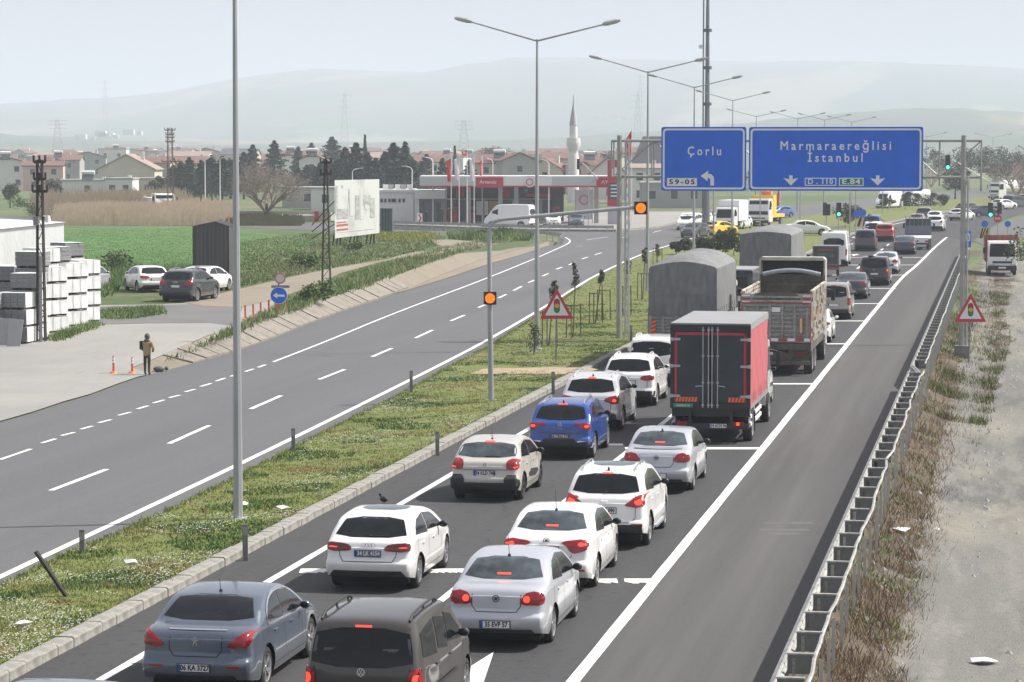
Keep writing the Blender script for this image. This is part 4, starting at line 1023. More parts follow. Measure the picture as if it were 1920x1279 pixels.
car('minivan', 'white minivan with black rear glass, foremost of the white cars beside the kerb', 'minivan', P_WHITE, ('rc', 1220, 727), None, None, lit=False, rails=P_WHITE, third=False,
    over=dict(L=4.16, W=1.76, H=1.78, rw=.90, rear_glass=[(-.60, 1.12), (.60, 1.12), (.76, 1.24), (.67, 1.58), (.60, 1.64), (-.60, 1.64), (-.67, 1.58), (-.76, 1.24)], lamp=[(.66, .86), (.64, 1.0), (.70, 1.12), (.80, 1.14), (.86, 1.06), (.84, .88), (.76, .80)]))
car('minivan', 'white van with black mirror half hidden beyond the pink box truck', 'minivan', P_WHITE, ('fr', 1447, 754), None, None, lit=False, mirror_m=M_BLACK, rim='cap',
    extra=lambda root, bvh, S, dk: [decal(bvh, band([(.4, .70), (3.2, .68)], .12), sd, .02, 4, 1, 0, True).obj('side_moulding', M_BLACK, root) for sd in ('right', 'left')])
car('hatchback', 'white hatchback peeking out beyond the empty tipper truck', 'hatch', P_WHITE, ('rr', 1558, 642), None, None, lod=1)
car('minivan', 'gold-grey minivan with dark rear glass and tall red lamps', 'minivan', P_GOLD, ('rr', 1595, 598), None, None, lit=False, rails=P_WHITE, mirror_m=M_BLACK, wiper=True, over=dict(W=1.76, H=1.84))
car('sedan', 'dark blue-grey sedan between the gold-grey minivan and the black van', 'sedan', P_DGREY, ('rr', 1626, 560), None, None, lit=False, glass=M_GLASSC, mirror_m=P_DGREY, over=dict(L=4.77, W=1.83, wb=2.79))
car('minivan', 'black high-roofed people carrier with one amber-lit lamp', 'minivan', P_DARK, ('rr', 1667, 535), None, 'ring_vw', lit=False, third=False, mirror_m=M_BLACK, over=dict(L=5.0, W=1.93, H=1.98, wb=3.2),
    extra=lambda root, bvh, S, dk: dk('indicator', [[(.78, .92), (.86, .92), (.86, 1.02), (.78, 1.02)]], 'rear', .024, M_AMBER, nu=2, nv=2, rnd=0))
car('sedan', 'silver-white sedan ahead of the black people carrier', 'sedan', P_PEARL, ('rr', 1684, 513), None, None, lod=1, glass=M_GLASSC, mirror_m=M_BLACK)
car('sedan', 'dark navy sedan behind the flatbed recovery truck', 'sedan', P_DBLUE, ('rr', 1716, 477), None, None, lod=1, glass=M_GLASSC, over=dict(L=4.7, W=1.82), extra=lambda root, bvh, S, dk: dk('bumper_trim', [[(-.5, .36), (.5, .36), (.5, .385), (-.5, .385)]], 'rear', .02, M_CHROME, nu=3, nv=1, rnd=0))
car('minivan', 'dark grey minivan next to the verge of the median', 'minivan', P_DGREY, ('rr', 1642, 471), None, None, lod=1, lit=False, over=dict(W=1.83, H=1.88))
car('van', 'white van directly ahead of the dark grey minivan', 'minivan', P_WHITE, ('rr', 1656, 452), None, None, lod=1, cat='van', over=dict(L=4.8, W=1.9, H=1.98, wb=3.0))
car('suv', 'red SUV with a white roof', 'suv', P_RED, ('rr', 1676, 453), None, None, lod=1, over=dict(W=1.84, H=1.60),
    extra=lambda root, bvh, S, dk: dk('roof', [[(-.56, .62), (.56, .62), (.60, 2.5), (-.60, 2.5)]], 'top', .01, P_WHITE, nu=6, nv=6, rnd=0))
car('van', 'bright blue van beside the blue direction signs', 'minivan', P_LBLUE, ('rc', 1634, 437), None, None, lod=1, cat='van', over=dict(L=5.0, W=1.95, H=2.0, wb=3.1))
car('sedan', 'white sedan rounding the crossing in the median, seen side on', 'sedan', P_WHITE, ('mid', 1513, 441, 80, .1), None, None, lod=1)
# far end of the near carriageway
car('sedan', 'grey-beige sedan ahead of the recovery truck', 'sedan', P_GOLD, ('rc', 1717, 427, 3), None, None, lod=1)
car('pickup_truck', 'dark pickup beyond the grey-beige sedan', 'suv', P_DGREY, ('rc', 1731, 416, 4), None, None, lod=1, cat='pickup', over=dict(L=5.0, W=1.86, H=1.75))
car('suv', 'white SUV at the right of the recovery truck, nearer of two', 'suv', P_WHITE, ('rc', 1752, 434, 3), None, None, lod=1)
car('hatchback', 'white hatchback just beyond the white SUV', 'hatch', P_WHITE, ('rc', 1751, 420, 4), None, None, lod=1)
car('hatchback', 'white hatchback turning into the far bend', 'hatch', P_WHITE, ('rc', 1789, 414, 25), None, None, lod=1)
car('sedan', 'dark slate sedan going round the far bend', 'sedan', P_DBLUE, ('rc', 1815, 407, 55), None, None, lod=1)
car('hatchback', 'white hatchback far round the bend behind the traffic lights', 'hatch', P_WHITE, ('rc', 1864, 393, 40), None, None, lod=1)
car('van', 'dark van farthest round the bend', 'minivan', P_DGREY, ('rc', 1888, 390, 35), None, None, lod=1, cat='van', over=dict(W=2.0, H=2.3))
car('hatchback', 'small grey hatchback past the gantry pole on the bend', 'hatch', P_DGREY, ('rc', 1800, 401, 30), None, None, lod=1)
car('sedan', 'car whose blue-grey roof just enters the bottom left corner', 'sedan', P_BLUEGREY, ('rc', 5, 1560), None, None, over=dict(L=4.6, W=1.8))
# left carriageway and beyond
car('van', 'white van with black lower front coming down the far carriageway', 'minivan', P_WHITE, ('mid', 1292, 431, 190), None, None, lod=1, cat='van', over=dict(W=1.9, H=1.98), lower=[[(-.8, .2), (.8, .2), (.8, .5), (-.8, .5)]])
car('hatchback', 'dark green hatchback half hidden by a lamp post', 'hatch', P_DGREY, ('mid', 1303, 445, 195), None, None, lod=1)
car('hatchback', 'white car beyond the lamp post on the far carriageway', 'hatch', P_WHITE, ('mid', 1326, 424, 190), None, None, lod=1)
car('taxi', 'yellow taxi behind the dark bushes of the median', 'sedan', P_YEL, ('mid', 1349, 442, 30), None, None, lod=1, cat='taxi')
car('hatchback', 'white car beside the small white box truck', 'hatch', P_WHITE, ('mid', 1387, 429, 192), None, None, lod=1)
car('sedan', 'pale blue-grey sedan queueing on the far carriageway', 'sedan', P_BLUEGREY, ('mid', 1395, 424, 190), None, None, lod=1)
car('hatchback', 'red hatchback behind the traffic signal on the far carriageway', 'hatch', P_RED, ('mid', 1409, 423, 190), None, None, lod=1)
car('hatchback', 'bright blue hatchback alone on the far carriageway', 'hatch', P_LBLUE, ('mid', 1460, 408, 215), None, None, lod=1)
car('van', 'tall white van facing the camera behind the round bushes', 'van', P_WHITE, ('mid', 1666, 391, 205), None, None, lod=1, cat='van')
car('van', 'white van whose roof shows above the round bushes', 'van', P_WHITE, ('mid', 1716, 387, 215), None, None, lod=1, cat='van', over=dict(H=2.3))
# filling station and yard
car('van', 'white high-roofed van parked side on at the filling station', 'van', P_WHITE, ('mid', 955, 427, -78), None, None, lod=1, cat='van')
car('hatchback', 'white car on the forecourt left of the pale green one', 'hatch', P_WHITE, ('mid', 1035, 424, 165), None, None, lod=1)
car('hatchback', 'pale green-grey car on the forecourt under the banner', 'hatch', P_BLUEGREY, ('mid', 1080, 424, 170), None, None, lod=1)
car('hatchback', 'red car parked by the white workshop wall', 'hatch', P_RED, ('mid', 736, 415, 20), None, None, lod=1)
def plz(px, py): return hl(GL(px, py))
car('hatchback', 'white hatchback parked on the grass edge, leftmost of the parked row', 'hatch', P_WHITE, ('rc', 292, 549, -32, plz(290, 549)), None, None, lit=False, third=False)
car('suv', 'dark charcoal SUV parked facing away on the dirt yard', 'suv', P_DARK, ('rr', 370, 566, 4, plz(375, 566)), None, 'four_rings', lit=False, rails=M_CHROME, third=False, over=dict(L=4.66, W=1.9, H=1.66, rw=.90))
car('hatchback', 'white hatchback parked beyond the charcoal SUV', 'hatch', P_WHITE, ('rr', 396, 549, 6, plz(396, 549)), None, None, lit=False)
car('hatchback', 'silver hatchback half hidden behind the wrapped block pallets', 'hatch', P_SILVER, ('rr', 184, 548, -5, plz(184, 548)), None, None, lit=False)
# ------------------------------------------------------------------ trucks
M_STEEL = mat('galvanised', (.42, .43, .44), .42, .55, var=.12, scale=4); M_STEELD = mat('dull_steel', (.20, .205, .21), .5, .5, var=.2, scale=5)
M_PINK = mat('curtain_pink', (.44, .105, .12), .6, var=.05, scale=1.5, bump=.25, bscale=2.5, stretch=(1, 6, .5)); M_TRED = mat('truck_red', (.42, .03, .05), .45)
M_DOOR = mat('door_dark', (.024, .030, .038), .38, var=.25, scale=1.5); M_ROOFG = mat('roof_grey', (.27, .275, .285), .6, var=.1, scale=1.5)
M_TARP = mat('tarpaulin_grey', (.175, .180, .182), .72, var=.16, scale=.9, bump=.8, bscale=1.6, scale2=5, stretch=(1, 1, .35)); M_TARPL = mat('tarpaulin_top', (.20, .205, .205), .7, var=.12, scale=1, bump=.6, bscale=2)
M_ALU = mat('weathered_aluminium', (.30, .29, .275), .55, .35, var=.28, scale=3, bump=.2, scale2=14); M_DIRTY = mat('dirty_steel', (.10, .092, .08), .8, .1, var=.35, scale=2.2, scale2=8)
M_GREEN = mat('sign_green', (.03, .25, .14), .5); M_ORANGE = mat('orange', (.75, .19, .03), .5); M_YEL = mat('yellow', (.75, .50, .03), .5); M_WPL = mat('white_panel', (.74, .74, .73), .5, var=.05, scale=2)
def checker_mat(name, cols, scale):
    m = bpy.data.materials.new(name); m.use_nodes = True; n = m.node_tree.nodes; l = m.node_tree.links; b = n['Principled BSDF']; b.inputs['Roughness'].default_value = .6
    tc = n.new('ShaderNodeTexCoord'); v = n.new('ShaderNodeTexVoronoi'); v.inputs['Scale'].default_value = scale; l.new(tc.outputs['Object'], v.inputs['Vector'])
    sp = n.new('ShaderNodeSeparateColor'); l.new(v.outputs['Color'], sp.inputs[0]); r = n.new('ShaderNodeValToRGB'); r.color_ramp.interpolation = 'CONSTANT'
    e = r.color_ramp.elements; e[0].color = (*cols[0], 1); e[0].position = 0; e[1].position = 1 / len(cols); e[1].color = (*cols[1], 1)
    for i in range(2, len(cols)): q = e.new(i / len(cols)); q.color = (*cols[i], 1)
    l.new(sp.outputs[0], r.inputs[0]); l.new(r.outputs[0], b.inputs['Base Color']); return m
M_FOLK = checker_mat('painted_side_pattern', [(.62, .60, .54), (.45, .42, .36), (.66, .64, .58), (.16, .12, .09), (.55, .50, .40), (.50, .47, .40), (.30, .16, .12)], 7)

def cab(root, W, y0, y1, h, pm, face=True, z0=.55):
    """cab-over cab; the windscreen is at y1"""
    m = MB(); w = W / 2
    prof = [(y0, z0), (y1 - .02, z0), (y1, z0 + .25), (y1, z0 + .75), (y1 - .10, h * .70), (y1 - .28, h - .12), (y1 - .42, h), (y0, h)]
    n = len(prof)
    rows = [(-w, .0), (-w + .07, .06), (w - .07, .06), (w, .0)]
    for x, g in rows:
        for (y, z) in prof: m.v.append((x, y + (g if y > (y0 + y1) / 2 else 0) - .06, z + (g * .6 if z > h * .8 else 0)))
    for k in range(3):
        for i in range(n): j = (i + 1) % n; m.f.append((k * n + i, (k + 1) * n + i, (k + 1) * n + j, k * n + j))
    m.f.append(tuple(range(n))); m.f.append(tuple(range(4 * n - 1, 3 * n - 1, -1)))
    c = m.obj('cab', pm, root, smooth=40)
    g = MB(); a, b_ = (y1 + .012, z0 + .80), (y1 - .24, h - .16)
    g.add([(-w + .12, a[0], a[1]), (w - .12, a[0], a[1]), (w - .18, b_[0], b_[1]), (-w + .18, b_[0], b_[1]), (-w + .12, a[0] - .05, a[1]), (w - .12, a[0] - .05, a[1]), (w - .18, b_[0] - .05, b_[1]), (-w + .18, b_[0] - .05, b_[1])],
          [(3, 2, 1, 0), (0, 1, 5, 4), (1, 2, 6, 5), (2, 3, 7, 6), (3, 0, 4, 7)]); g.obj('windscreen', M_GLASS, root)
    for s_ in (1, -1):
        g = MB(); g.add([(s_ * (w + .004), y0 + (y1 - y0) * .35, h * .62), (s_ * (w + .004), y1 - .14, h * .62), (s_ * (w + .004), y1 - .32, h - .2), (s_ * (w + .004), y0 + (y1 - y0) * .35, h - .2)], [(0, 1, 2, 3)]); g.obj('side_window', M_GLASS, root)
        g = MB(); g.tube((s_ * w, y1 - .05, h - .35), (s_ * (w + .22), y1 + .05, h - .4), .02); g.cbox((s_ * (w + .24), y1 + .03, h - .62), (.16, .1, .42)); g.obj('door_mirror', M_BLACK, root)
        g = MB(); g.cbox((s_ * (w - .3), y1 + .01, z0 + .22), (.34, .06, .18)); g.obj('headlight', M_CLEAR, root)
    g = MB(); g.cbox((0, y1 + .0, z0 + .02), (W - .04, .16, .34)); g.obj('front_bumper', M_BLACK, root)
    g = MB(); g.cbox((0, y1 + .01, z0 + .42), (W * .66, .05, .14)); g.obj('front_grille', M_BLACK, root)
    return c
def truck_wheels(root, W, axles, r=.5, wd=.3, lod=0):
    sp = []
    for y in axles: sp += [(W / 2 - wd / 2 - .02, y), (-W / 2 + wd / 2 + .02, y)]
    wheels(root, r, wd, 'truck', sp, lod)
def chassis(root, W, L, z=.95, ro=.3):
    m = MB(); m.box(-.45, -.33, ro, L - .5, z - .25, z); m.box(.33, .45, ro, L - .5, z - .25, z)
    for i in range(5): m.box(-.33, .33, ro + i * (L - 1) / 5, ro + .12 + i * (L - 1) / 5, z - .2, z - .05)
    m.box(-W * .36, W * .36, ro + .5, L - .6, .45, z - .26); m.obj('chassis', M_UNDER, root)
def truck(name, label, cat, spec, W, L, ro, group=None):
    S = dict(W=W, L=L, ro=ro, wb=L - ro - 1.4); loc, rz = place(spec, S); return thing(name, label, cat, loc, rz, group)
def stripes(root, x0, x1, y, z0, z1, n, base=None, nm='hazard_board', vertical=False):
    m = MB(); m.box(x0, x1, y - .012, y, z0, z1); b = m.obj(nm, base or M_TRED, root); s = MB(); step = (x1 - x0) / n if not vertical else (z1 - z0) / n
    for i in range(n):
        if vertical:
            a = z0 + i * step; s.prism([(x0, a), (x1, a + step * .4), (x1, a + step * .9), (x0, a + step * .5)], 0, .004, Matrix.Translation((0, y - .014, 0)) @ XZ)
        else:
            a = x0 + i * step; s.prism([(a, z0), (a + step * .5, z0), (min(x1, a + step * .85), z1), (a + step * .35, z1)], 0, .004, Matrix.Translation((0, y - .014, 0)) @ XZ)
    s.obj('stripe', M_ORANGE, b)

# pink curtain-sided truck
W = 2.32; t = truck('box_truck', 'curtain-sided truck with pink side curtains and dark rear doors in a red frame', 'truck', ('rr', 1409, 826), W, 8.6, 1.15)
z0, z1, Lb = 1.02, 3.44, 6.1
m = MB(); m.box(-W / 2, W / 2, .03, .12, z0, z0 + .16); m.box(-W / 2, W / 2, .03, .12, z1 - .2, z1)
for s_ in (1, -1): m.box(*sorted((s_ * W / 2, s_ * (W / 2 - .11))), .03, .13, z0 + .16, z1 - .2)
m.obj('rear_frame', M_BLACK, t)
for s_ in (1, -1):
    x0, x1 = (.012, W / 2 - .12) if s_ > 0 else (-W / 2 + .12, -.012)
    m = MB(); m.box(x0, x1, .05, .10, z0 + .17, z1 - .21); d = m.obj('door', M_DOOR, t)
    m = MB(); xo = x1 if s_ > 0 else x0; xi = xo - s_ * .075
    m.box(min(xo, xi), max(xo, xi), .034, .05, z0 + .18, z1 - .22); m.box(x0, x1, .034, .05, z1 - .30, z1 - .22); m.obj('door_border', M_TRED, d)
    for k, xx in enumerate((x0 + .04 if s_ > 0 else x1 - .04, (x0 + .20) if s_ > 0 else (x1 - .20))):
        m = MB(); m.tube((xx, .02, z0 + .02), (xx, .02, z1 - .06), .017, n=8)
        for zz in (z0 + .1, z0 + .75, z1 - .9, z1 - .15): m.cbox((xx, .028, zz), (.07, .03, .05))
        m.obj('lock_bar', M_STEEL, d)
    m = MB(); m.tube((x0 + .20 if s_ > 0 else x1 - .20, .0, z0 + .66), ((x0 + .42) if s_ > 0 else (x1 - .42), .0, z0 + .64), .016); m.obj('door_handle', M_STEEL, d)
    for zz in (z0 + .36, z0 + .98 * 1.25, z1 - .42):
        m = MB(); m.cbox((s_ * (W / 2 - .16), .022, zz), (.26, .03, .065)); m.cbox((s_ * (W / 2 - .04), .03, zz), (.09, .05, .10)); m.obj('hinge', M_STEEL, d)
    stripes(t, x0 + .04, x1 - .04 if s_ > 0 else x1 - .35, .046, z0 + .19, z0 + .33, 7) if s_ < 0 else stripes(t, x1 - .52, x1 - .02, .046, z0 + .19, z0 + .33, 5)
for s_ in (1, -1):
    m = MB(); ny, nz = 60, 10
    for i in range(ny + 1):
        for j in range(nz + 1):
            y = .13 + (Lb - .13) * i / ny; z = z0 + .10 + (z1 - .16 - z0 - .10) * j / nz; k = j / nz
            x = W / 2 - .02 + .012 * math.sin(i * .9) * (1 - k) + .01 * math.sin(i * .37 + j)
            m.v.append((s_ * x, y, z))
    for i in range(ny):
        for j in range(nz):
            a = i * (nz + 1) + j; m.f.append((a, a + nz + 1, a + nz + 2, a + 1))
    c = m.obj('side_curtain', M_PINK, t, smooth=60)
    for k in range(11):
        y = .4 + k * .53; m = MB(); m.add([(s_ * (W / 2 + .006), y, z0 + .42), (s_ * (W / 2 + .006), y + .05, z0 + .42), (s_ * (W / 2 + .012), y + .12, z0 + .05), (s_ * (W / 2 + .012), y + .07, z0 + .05)], [(0, 1, 2, 3)]); m.obj('strap', M_BLACK, c)
    m = MB(); m.box(*sorted((s_ * (W / 2 - .05), s_ * (W / 2 + .004))), .13, Lb, z0 - .02, z0 + .095); m.obj('side_rail', M_STEEL, t)
    for (ya, yb) in ((.35, .75), (1.9, 3.9)):
        m = MB()
        for zz in (.50, .72): m.box(*sorted((s_ * (W / 2 - .05), s_ * (W / 2 - .01))), ya, yb, zz, zz + .10)
        for yy in (ya + .1, yb - .15): m.box(*sorted((s_ * (W / 2 - .09), s_ * (W / 2 - .052))), yy, yy + .06, .45, z0)
        m.obj('side_guard', M_WPL, t)
    m = MB(); m.box(*sorted((s_ * (W / 2 - .06), s_ * (W / 2))), .12, Lb, z1 - .155, z1); m.obj('top_rail', M_ROOFG, t)
m = MB(); m.box(-W / 2 + .005, W / 2 - .005, .05, Lb, z1 + .002, z1 + .045); m.obj('roof', M_ROOFG, t)
m = MB(); m.box(-W / 2 + .1, W / 2 - .1, .14, Lb - .02, z0 - .08, z0 + .02); m.box(-W / 2 + .02, W / 2 - .02, Lb - .05, Lb, z0, z1); m.obj('cargo_bed', M_BLACK, t)
m = MB(); m.cbox((0, .16, .50), (W - .1, .1, .16)); m.cbox((-.6, .2, .72), (.08, .1, .5)); m.cbox((.6, .2, .72), (.08, .1, .5)); m.obj('underrun_bar', M_BLACK, t)
m = MB(); m.cbox((0, .3, .88), (W - .06, .1, .22)); m.obj('rear_skirt', M_BLACK, t)
o = plate(t, None, '34 ACN 96', .22, .52, y=.10)
m = MB(); m.box(-W / 2 + .10, -W / 2 + .66, .015, .03, z0 + .03, z0 + .14); g_ = m.obj('company_plate', M_GREEN, t); text_mesh('GAZELLE 26', .09, M_WPL, 'lettering', g_, (-W / 2 + .38, .012, z0 + .085), extrude=.001, xs=.8)
for s_ in (1, -1):
    m = MB(); m.cbox((s_ * .82, .10, .58), (.30, .04, .12)); l_ = m.obj('tail_light', M_LAMP, t)
    m = MB(); m.cbox((s_ * .80, .076, .58), (.09, .012, .09)); m.obj('brake_light', M_LIT if s_ > 0 else M_LAMPD, l_)
    m = MB(); m.cbox((s_ * (W / 2 - .18), 1.75, .5), (.34, .02, .55)); m.obj('mud_flap', M_BLACK, t)
chassis(t, W, 8.0); truck_wheels(t, W, (1.15, 6.9), .46, .28); cab(t, 2.1, 6.45, 8.3, 2.5, P_WHITE)

# empty tipper truck
W = 2.62; t = truck('tipper_truck', 'empty open-topped tipper truck with slatted tailgate and red-edged frame', 'truck', ('rr', 1522, 700), W, 10.4, 1.5)
z0, z1, Lb = 1.25, 3.2, 7.9
m = MB(); m.box(-W / 2, W / 2, .14, .20, z0, z1 - .12); tg = m.obj('tailgate', M_ALU, t)
for k in range(11):
    zz = z0 + .10 + k * .158; m = MB(); m.box(-W / 2 + .05, W / 2 - .05, .075, .14, zz, zz + .075); m.obj('slat', M_ALU, tg)
for k in range(6):
    xx = -W / 2 + .16 + k * (W - .32) / 5; m = MB(); m.box(xx - .045, xx + .045, .03, .14, z0 + .04, z1 - .62 if k in (0, 5) else z1 - .45); m.obj('upright', M_ALU, tg)
for (a, b_, c, d) in [(-W / 2 + .02, W / 2 - .02, z1 - .485, z1 - .45)]:
    m = MB(); m.box(a, b_, .018, .03, c, d); m.obj('red_band', M_TRED, tg)
for k in range(8):
    xx = -W / 2 + .2 + k * .31; m = MB(); m.box(xx, xx + .26, .022, .03, z0 + .06, z0 + .17); m.obj('reflector', M_TRED if k % 2 == 0 else M_WPL, tg)
for s_ in (1, -1):
    m = MB(); m.box(*sorted((s_ * (W / 2 - .04), s_ * (W / 2 - .0))), .02, .03, z0, z1 - .55); m.obj('red_edge', M_TRED, tg)
    for j in range(3):
        m = MB(); m.box(*sorted((s_ * (W / 2 - .32), s_ * (W / 2 - .02))), .06, .072, z1 - .22 - j * .11, z1 - .17 - j * .11); m.obj('reflector', M_TRED if j % 2 else M_WPL, tg)
m = MB(); m.prism([(-W / 2 + .4, z1 - .38), (-W / 2 + .5, z1 - .16), (-W / 2 + .62, z1 - .08), (W / 2 - .62, z1 - .08), (W / 2 - .5, z1 - .16), (W / 2 - .4, z1 - .38)], 0, .04, Matrix.Translation((0, .13, 0)) @ XZ); m.obj('gate_crest', M_DIRTY, tg)
m = MB(); m.box(.0 - .16, .16, .02, .03, z1 - .80, z1 - .62); m.obj('white_card', M_WPL, tg)
m = MB(); m.box(W / 2 - .44, W / 2 - .30, .015, .03, z0 + .35, z0 + .95); q = m.obj('reflector_board', M_TRED, tg); m = MB(); m.box(W / 2 - .415, W / 2 - .325, .008, .015, z0 + .38, z0 + .92); m.obj('yellow_field', mat('board_yellow', (.62, .45, .20), .5), q)
for s_ in (1, -1):
    m = MB(); m.box(*sorted((s_ * (W / 2 - .05), s_ * W / 2)), .2, Lb, z0, z1 - .75); m.box(*sorted((s_ * (W / 2 - .06), s_ * (W / 2 + .01))), .2, Lb, z1 - .06, z1); sd = m.obj('side_board', M_FOLK, t)
    for k in range(11):
        y = .3 + k * .74; m = MB(); m.box(*sorted((s_ * (W / 2 - .06), s_ * (W / 2 + .05))), y, y + .13, z0, z1 - .06); m.obj('side_post', M_FOLK, sd)
    for k in range(4):
        zz = z1 - .68 + k * .155; m = MB(); m.box(*sorted((s_ * (W / 2 - .045), s_ * (W / 2 - .005))), .2, Lb, zz, zz + .085); m.obj('side_slat', M_FOLK, sd)
    m = MB(); m.box(*sorted((s_ * (W / 2 - .30), s_ * (W / 2 - .02))), .3, Lb - .4, z0 - .34, z0 - .02); m.obj('side_skirt', M_DIRTY, t)
m = MB(); m.box(-W / 2 + .05, W / 2 - .05, .2, Lb, z0 - .02, z0 + .06); m.obj('load_floor', M_DIRTY, t)
m = MB(); m.box(-W / 2, W / 2, Lb, Lb + .08, z0, z1 + .25); hb = m.obj('headboard', M_DIRTY, t)
for k in range(9):
    m = MB(); m.box(-W / 2 + .05, W / 2 - .05, Lb - .05, Lb, z0 + .2 + k * .22, z0 + .29 + k * .22); m.obj('rib', M_DIRTY, hb)
m = MB(); pts = [(-W / 2 - .02, z1 - .1), (-W / 2 - .02, 4.05), (-W / 2 + .08, 4.15), (W / 2 - .08, 4.15), (W / 2 + .02, 4.05), (W / 2 + .02, z1 - .1), (W / 2 - .05, z1 - .1), (W / 2 - .05, 4.02), (-W / 2 + .05, 4.02), (-W / 2 + .05, z1 - .1)]
m.add([Vector((x, y, z)) for y in (Lb + .0, Lb + .9) for x, z in pts], [(i, (i + 1) % 10, 10 + (i + 1) % 10, 10 + i) for i in range(10)] + [(0, 1, 8, 9), (1, 2, 3, 4, 7, 8), (4, 5, 6, 7), (19, 18, 11, 10), (18, 17, 14, 13, 12, 11), (17, 16, 15, 14)]); m.obj('cab_guard', mat('guard_cream', (.42, .40, .36), .6, var=.2, scale=3), t)
m = MB(); m.box(-W / 2 + .05, W / 2 - .05, Lb + .85, Lb + .9, z1 + .2, 4.03); m.obj('guard_back', M_BLACK, t)
m = MB()
for i in range(12):
    a, b_ = i / 12, (i + 1) / 12
    m.tube((-1.15 + 2.3 * a, Lb - .25, z1 + .28 + .16 * math.sin(math.pi * a)), (-1.15 + 2.3 * b_, Lb - .25, z1 + .28 + .16 * math.sin(math.pi * b_)), .09, n=8)
m.obj('rolled_cover', mat('cover_grey', (.30, .33, .37), .6, var=.2, scale=5), t)
m = MB(); m.box(-W / 2 + .08, W / 2 - .08, .15, .4, .98, 1.22); m.box(-W / 2 + .04, W / 2 - .04, .1, .3, .42, .56); m.box(-W / 2 + .12, W / 2 - .12, .32, .4, .55, 1.0); m.obj('rear_beam', M_DIRTY, t)
plate(t, None, None, -.42, .83, y=.30, wd=.6)
for s_ in (1, -1):
    m = MB(); m.cbox((s_ * .92, .28, .80), (.42, .06, .20)); m.obj('tail_light', M_LAMPD, t)
chassis(t, W, 10.0, 1.1); truck_wheels(t, W, (1.5, 2.85, 8.6), .52, .32); cab(t, 2.45, 8.7, 10.8, 3.1, P_WHITE)

# tarpaulin-covered trucks
def tarp_truck(label, spec, W, Lb, ztop, zarch, hazard, cabp):
    t = truck('covered_truck', label, 'truck', spec, W, Lb + 2.6, 1.5)
    z0, zs = 1.15, 2.05; zt = ztop
    m = MB(); nx, ny = 16, 26
    sec = [(-W / 2 - .03, zs)] + [(-W / 2 - .01, zs + (zt - zs) * k) for k in (.4, .8, .96)]
    for k in range(nx + 1):
        u = k / nx; sec.append((-W / 2 + .06 + (W - .12) * u, zt + (zarch - zt) * math.sin(math.pi * u) ** .8))
    sec += [(W / 2 + .01, zs + (zt - zs) * k) for k in (.96, .8, .4)] + [(W / 2 + .03, zs)]
    n = len(sec)
    for i in range(ny + 1):
        y = .06 + (Lb - .06) * i / ny; sag = .035 * (1 - abs(math.sin(i * math.pi / 4.3)))
        e = .0 if 0 < i < ny else .05
        for (x, z) in sec:
            arch = max(0, z - zt); back = 1 - .55 * max(0, 1 - i / 5) if arch > 0 else 1
            zz = zt + arch * back if arch > 0 else z
            m.v.append((x * (1 - e * .3) + .012 * noise.noise(Vector((x * 2, y * 1.6, z * 2))), y, zz - (sag if z > zt - .1 else 0) + .02 * noise.noise(Vector((x, y * 1.3, z)))))
    for i in range(ny):
        for j in range(n - 1): a = i * n + j; m.f.append((a, a + n, a + n + 1, a + 1))
    m.f.append(tuple(range(n))); m.f.append(tuple(range((ny + 1) * n - 1, ny * n - 1, -1)))
    tp = m.obj('tarpaulin', M_TARP, t, smooth=35)
    m = MB(); m.box(-W / 2 + .02, W / 2 - .02, .03, .045, zs + .80, zs + .83); m.box(.1, .12, .03, .045, zs, zs + .8)
    for k in range(5): m.tube((-W / 2 + .1 + k * W / 5, .03, zs + .12), (-W / 2 + .1 + (k + 1) * W / 5 - .1, .02, zs - .02 - .06 * (k % 2)), .014, n=5)
    m.obj('rear_strap', M_STEELD, t)
    m = MB(); m.box(-W / 2, W / 2, .08, .12, z0, zs); tg = m.obj('tailgate', M_STEELD, t)
    for k in range(7):
        m = MB(); m.box(-W / 2 + .03, W / 2 - .03, .03, .08, z0 + .04 + k * .125, z0 + .10 + k * .125); m.obj('slat', M_ALU, tg)
    for k in range(6):
        xx = -W / 2 + .08 + k * (W - .16) / 5; m = MB(); m.box(xx - .05, xx + .05, -.005, .03, z0, zs); m.obj('upright', M_ALU, tg)
    if hazard: stripes(t, -W / 2 + .12, -W / 2 + .30, -.006, z0 + .12, z0 + .75, 4, vertical=True)
    for s_ in (1, -1):
        m = MB(); m.box(*sorted((s_ * (W / 2 - .04), s_ * W / 2)), .12, Lb, z0, zs + .02); sb = m.obj('side_board', M_ALU, t)
        for k in range(9):
            m = MB(); y = .2 + k * (Lb - .3) / 9; m.box(*sorted((s_ * W / 2, s_ * (W / 2 + .04))), y, y + .08, z0, zs + .3); m.obj('side_post', M_ALU, sb)
    m = MB(); m.box(-W / 2 + .05, W / 2 - .05, .12, Lb, z0 - .12, z0 + .02); m.box(-W / 2, W / 2, Lb - .06, Lb, z0, zt - .05); m.obj('cargo_bed', M_DIRTY, t)
    m = MB(); m.box(-W / 2 + .1, W / 2 - .1, .1, .22, .5, .62); m.obj('underrun_bar', M_DIRTY, t)
    for s_ in (1, -1):
        m = MB(); m.cbox((s_ * .9, .12, .85), (.4, .06, .16)); m.obj('tail_light', M_LAMPD, t)
    chassis(t, W, Lb + 2.2, 1.05); truck_wheels(t, W, (1.5, 2.8, Lb + 1.0), .5, .3); cab(t, 2.4, Lb + .3, Lb + 2.3, 3.0, cabp)
    return t
tarp_truck('nearer of the two tarpaulin-covered trucks, arched grey cover over slatted boards', ('rc', 1279, 692), 2.66, 7.8, 3.98, 4.42, True, P_WHITE)
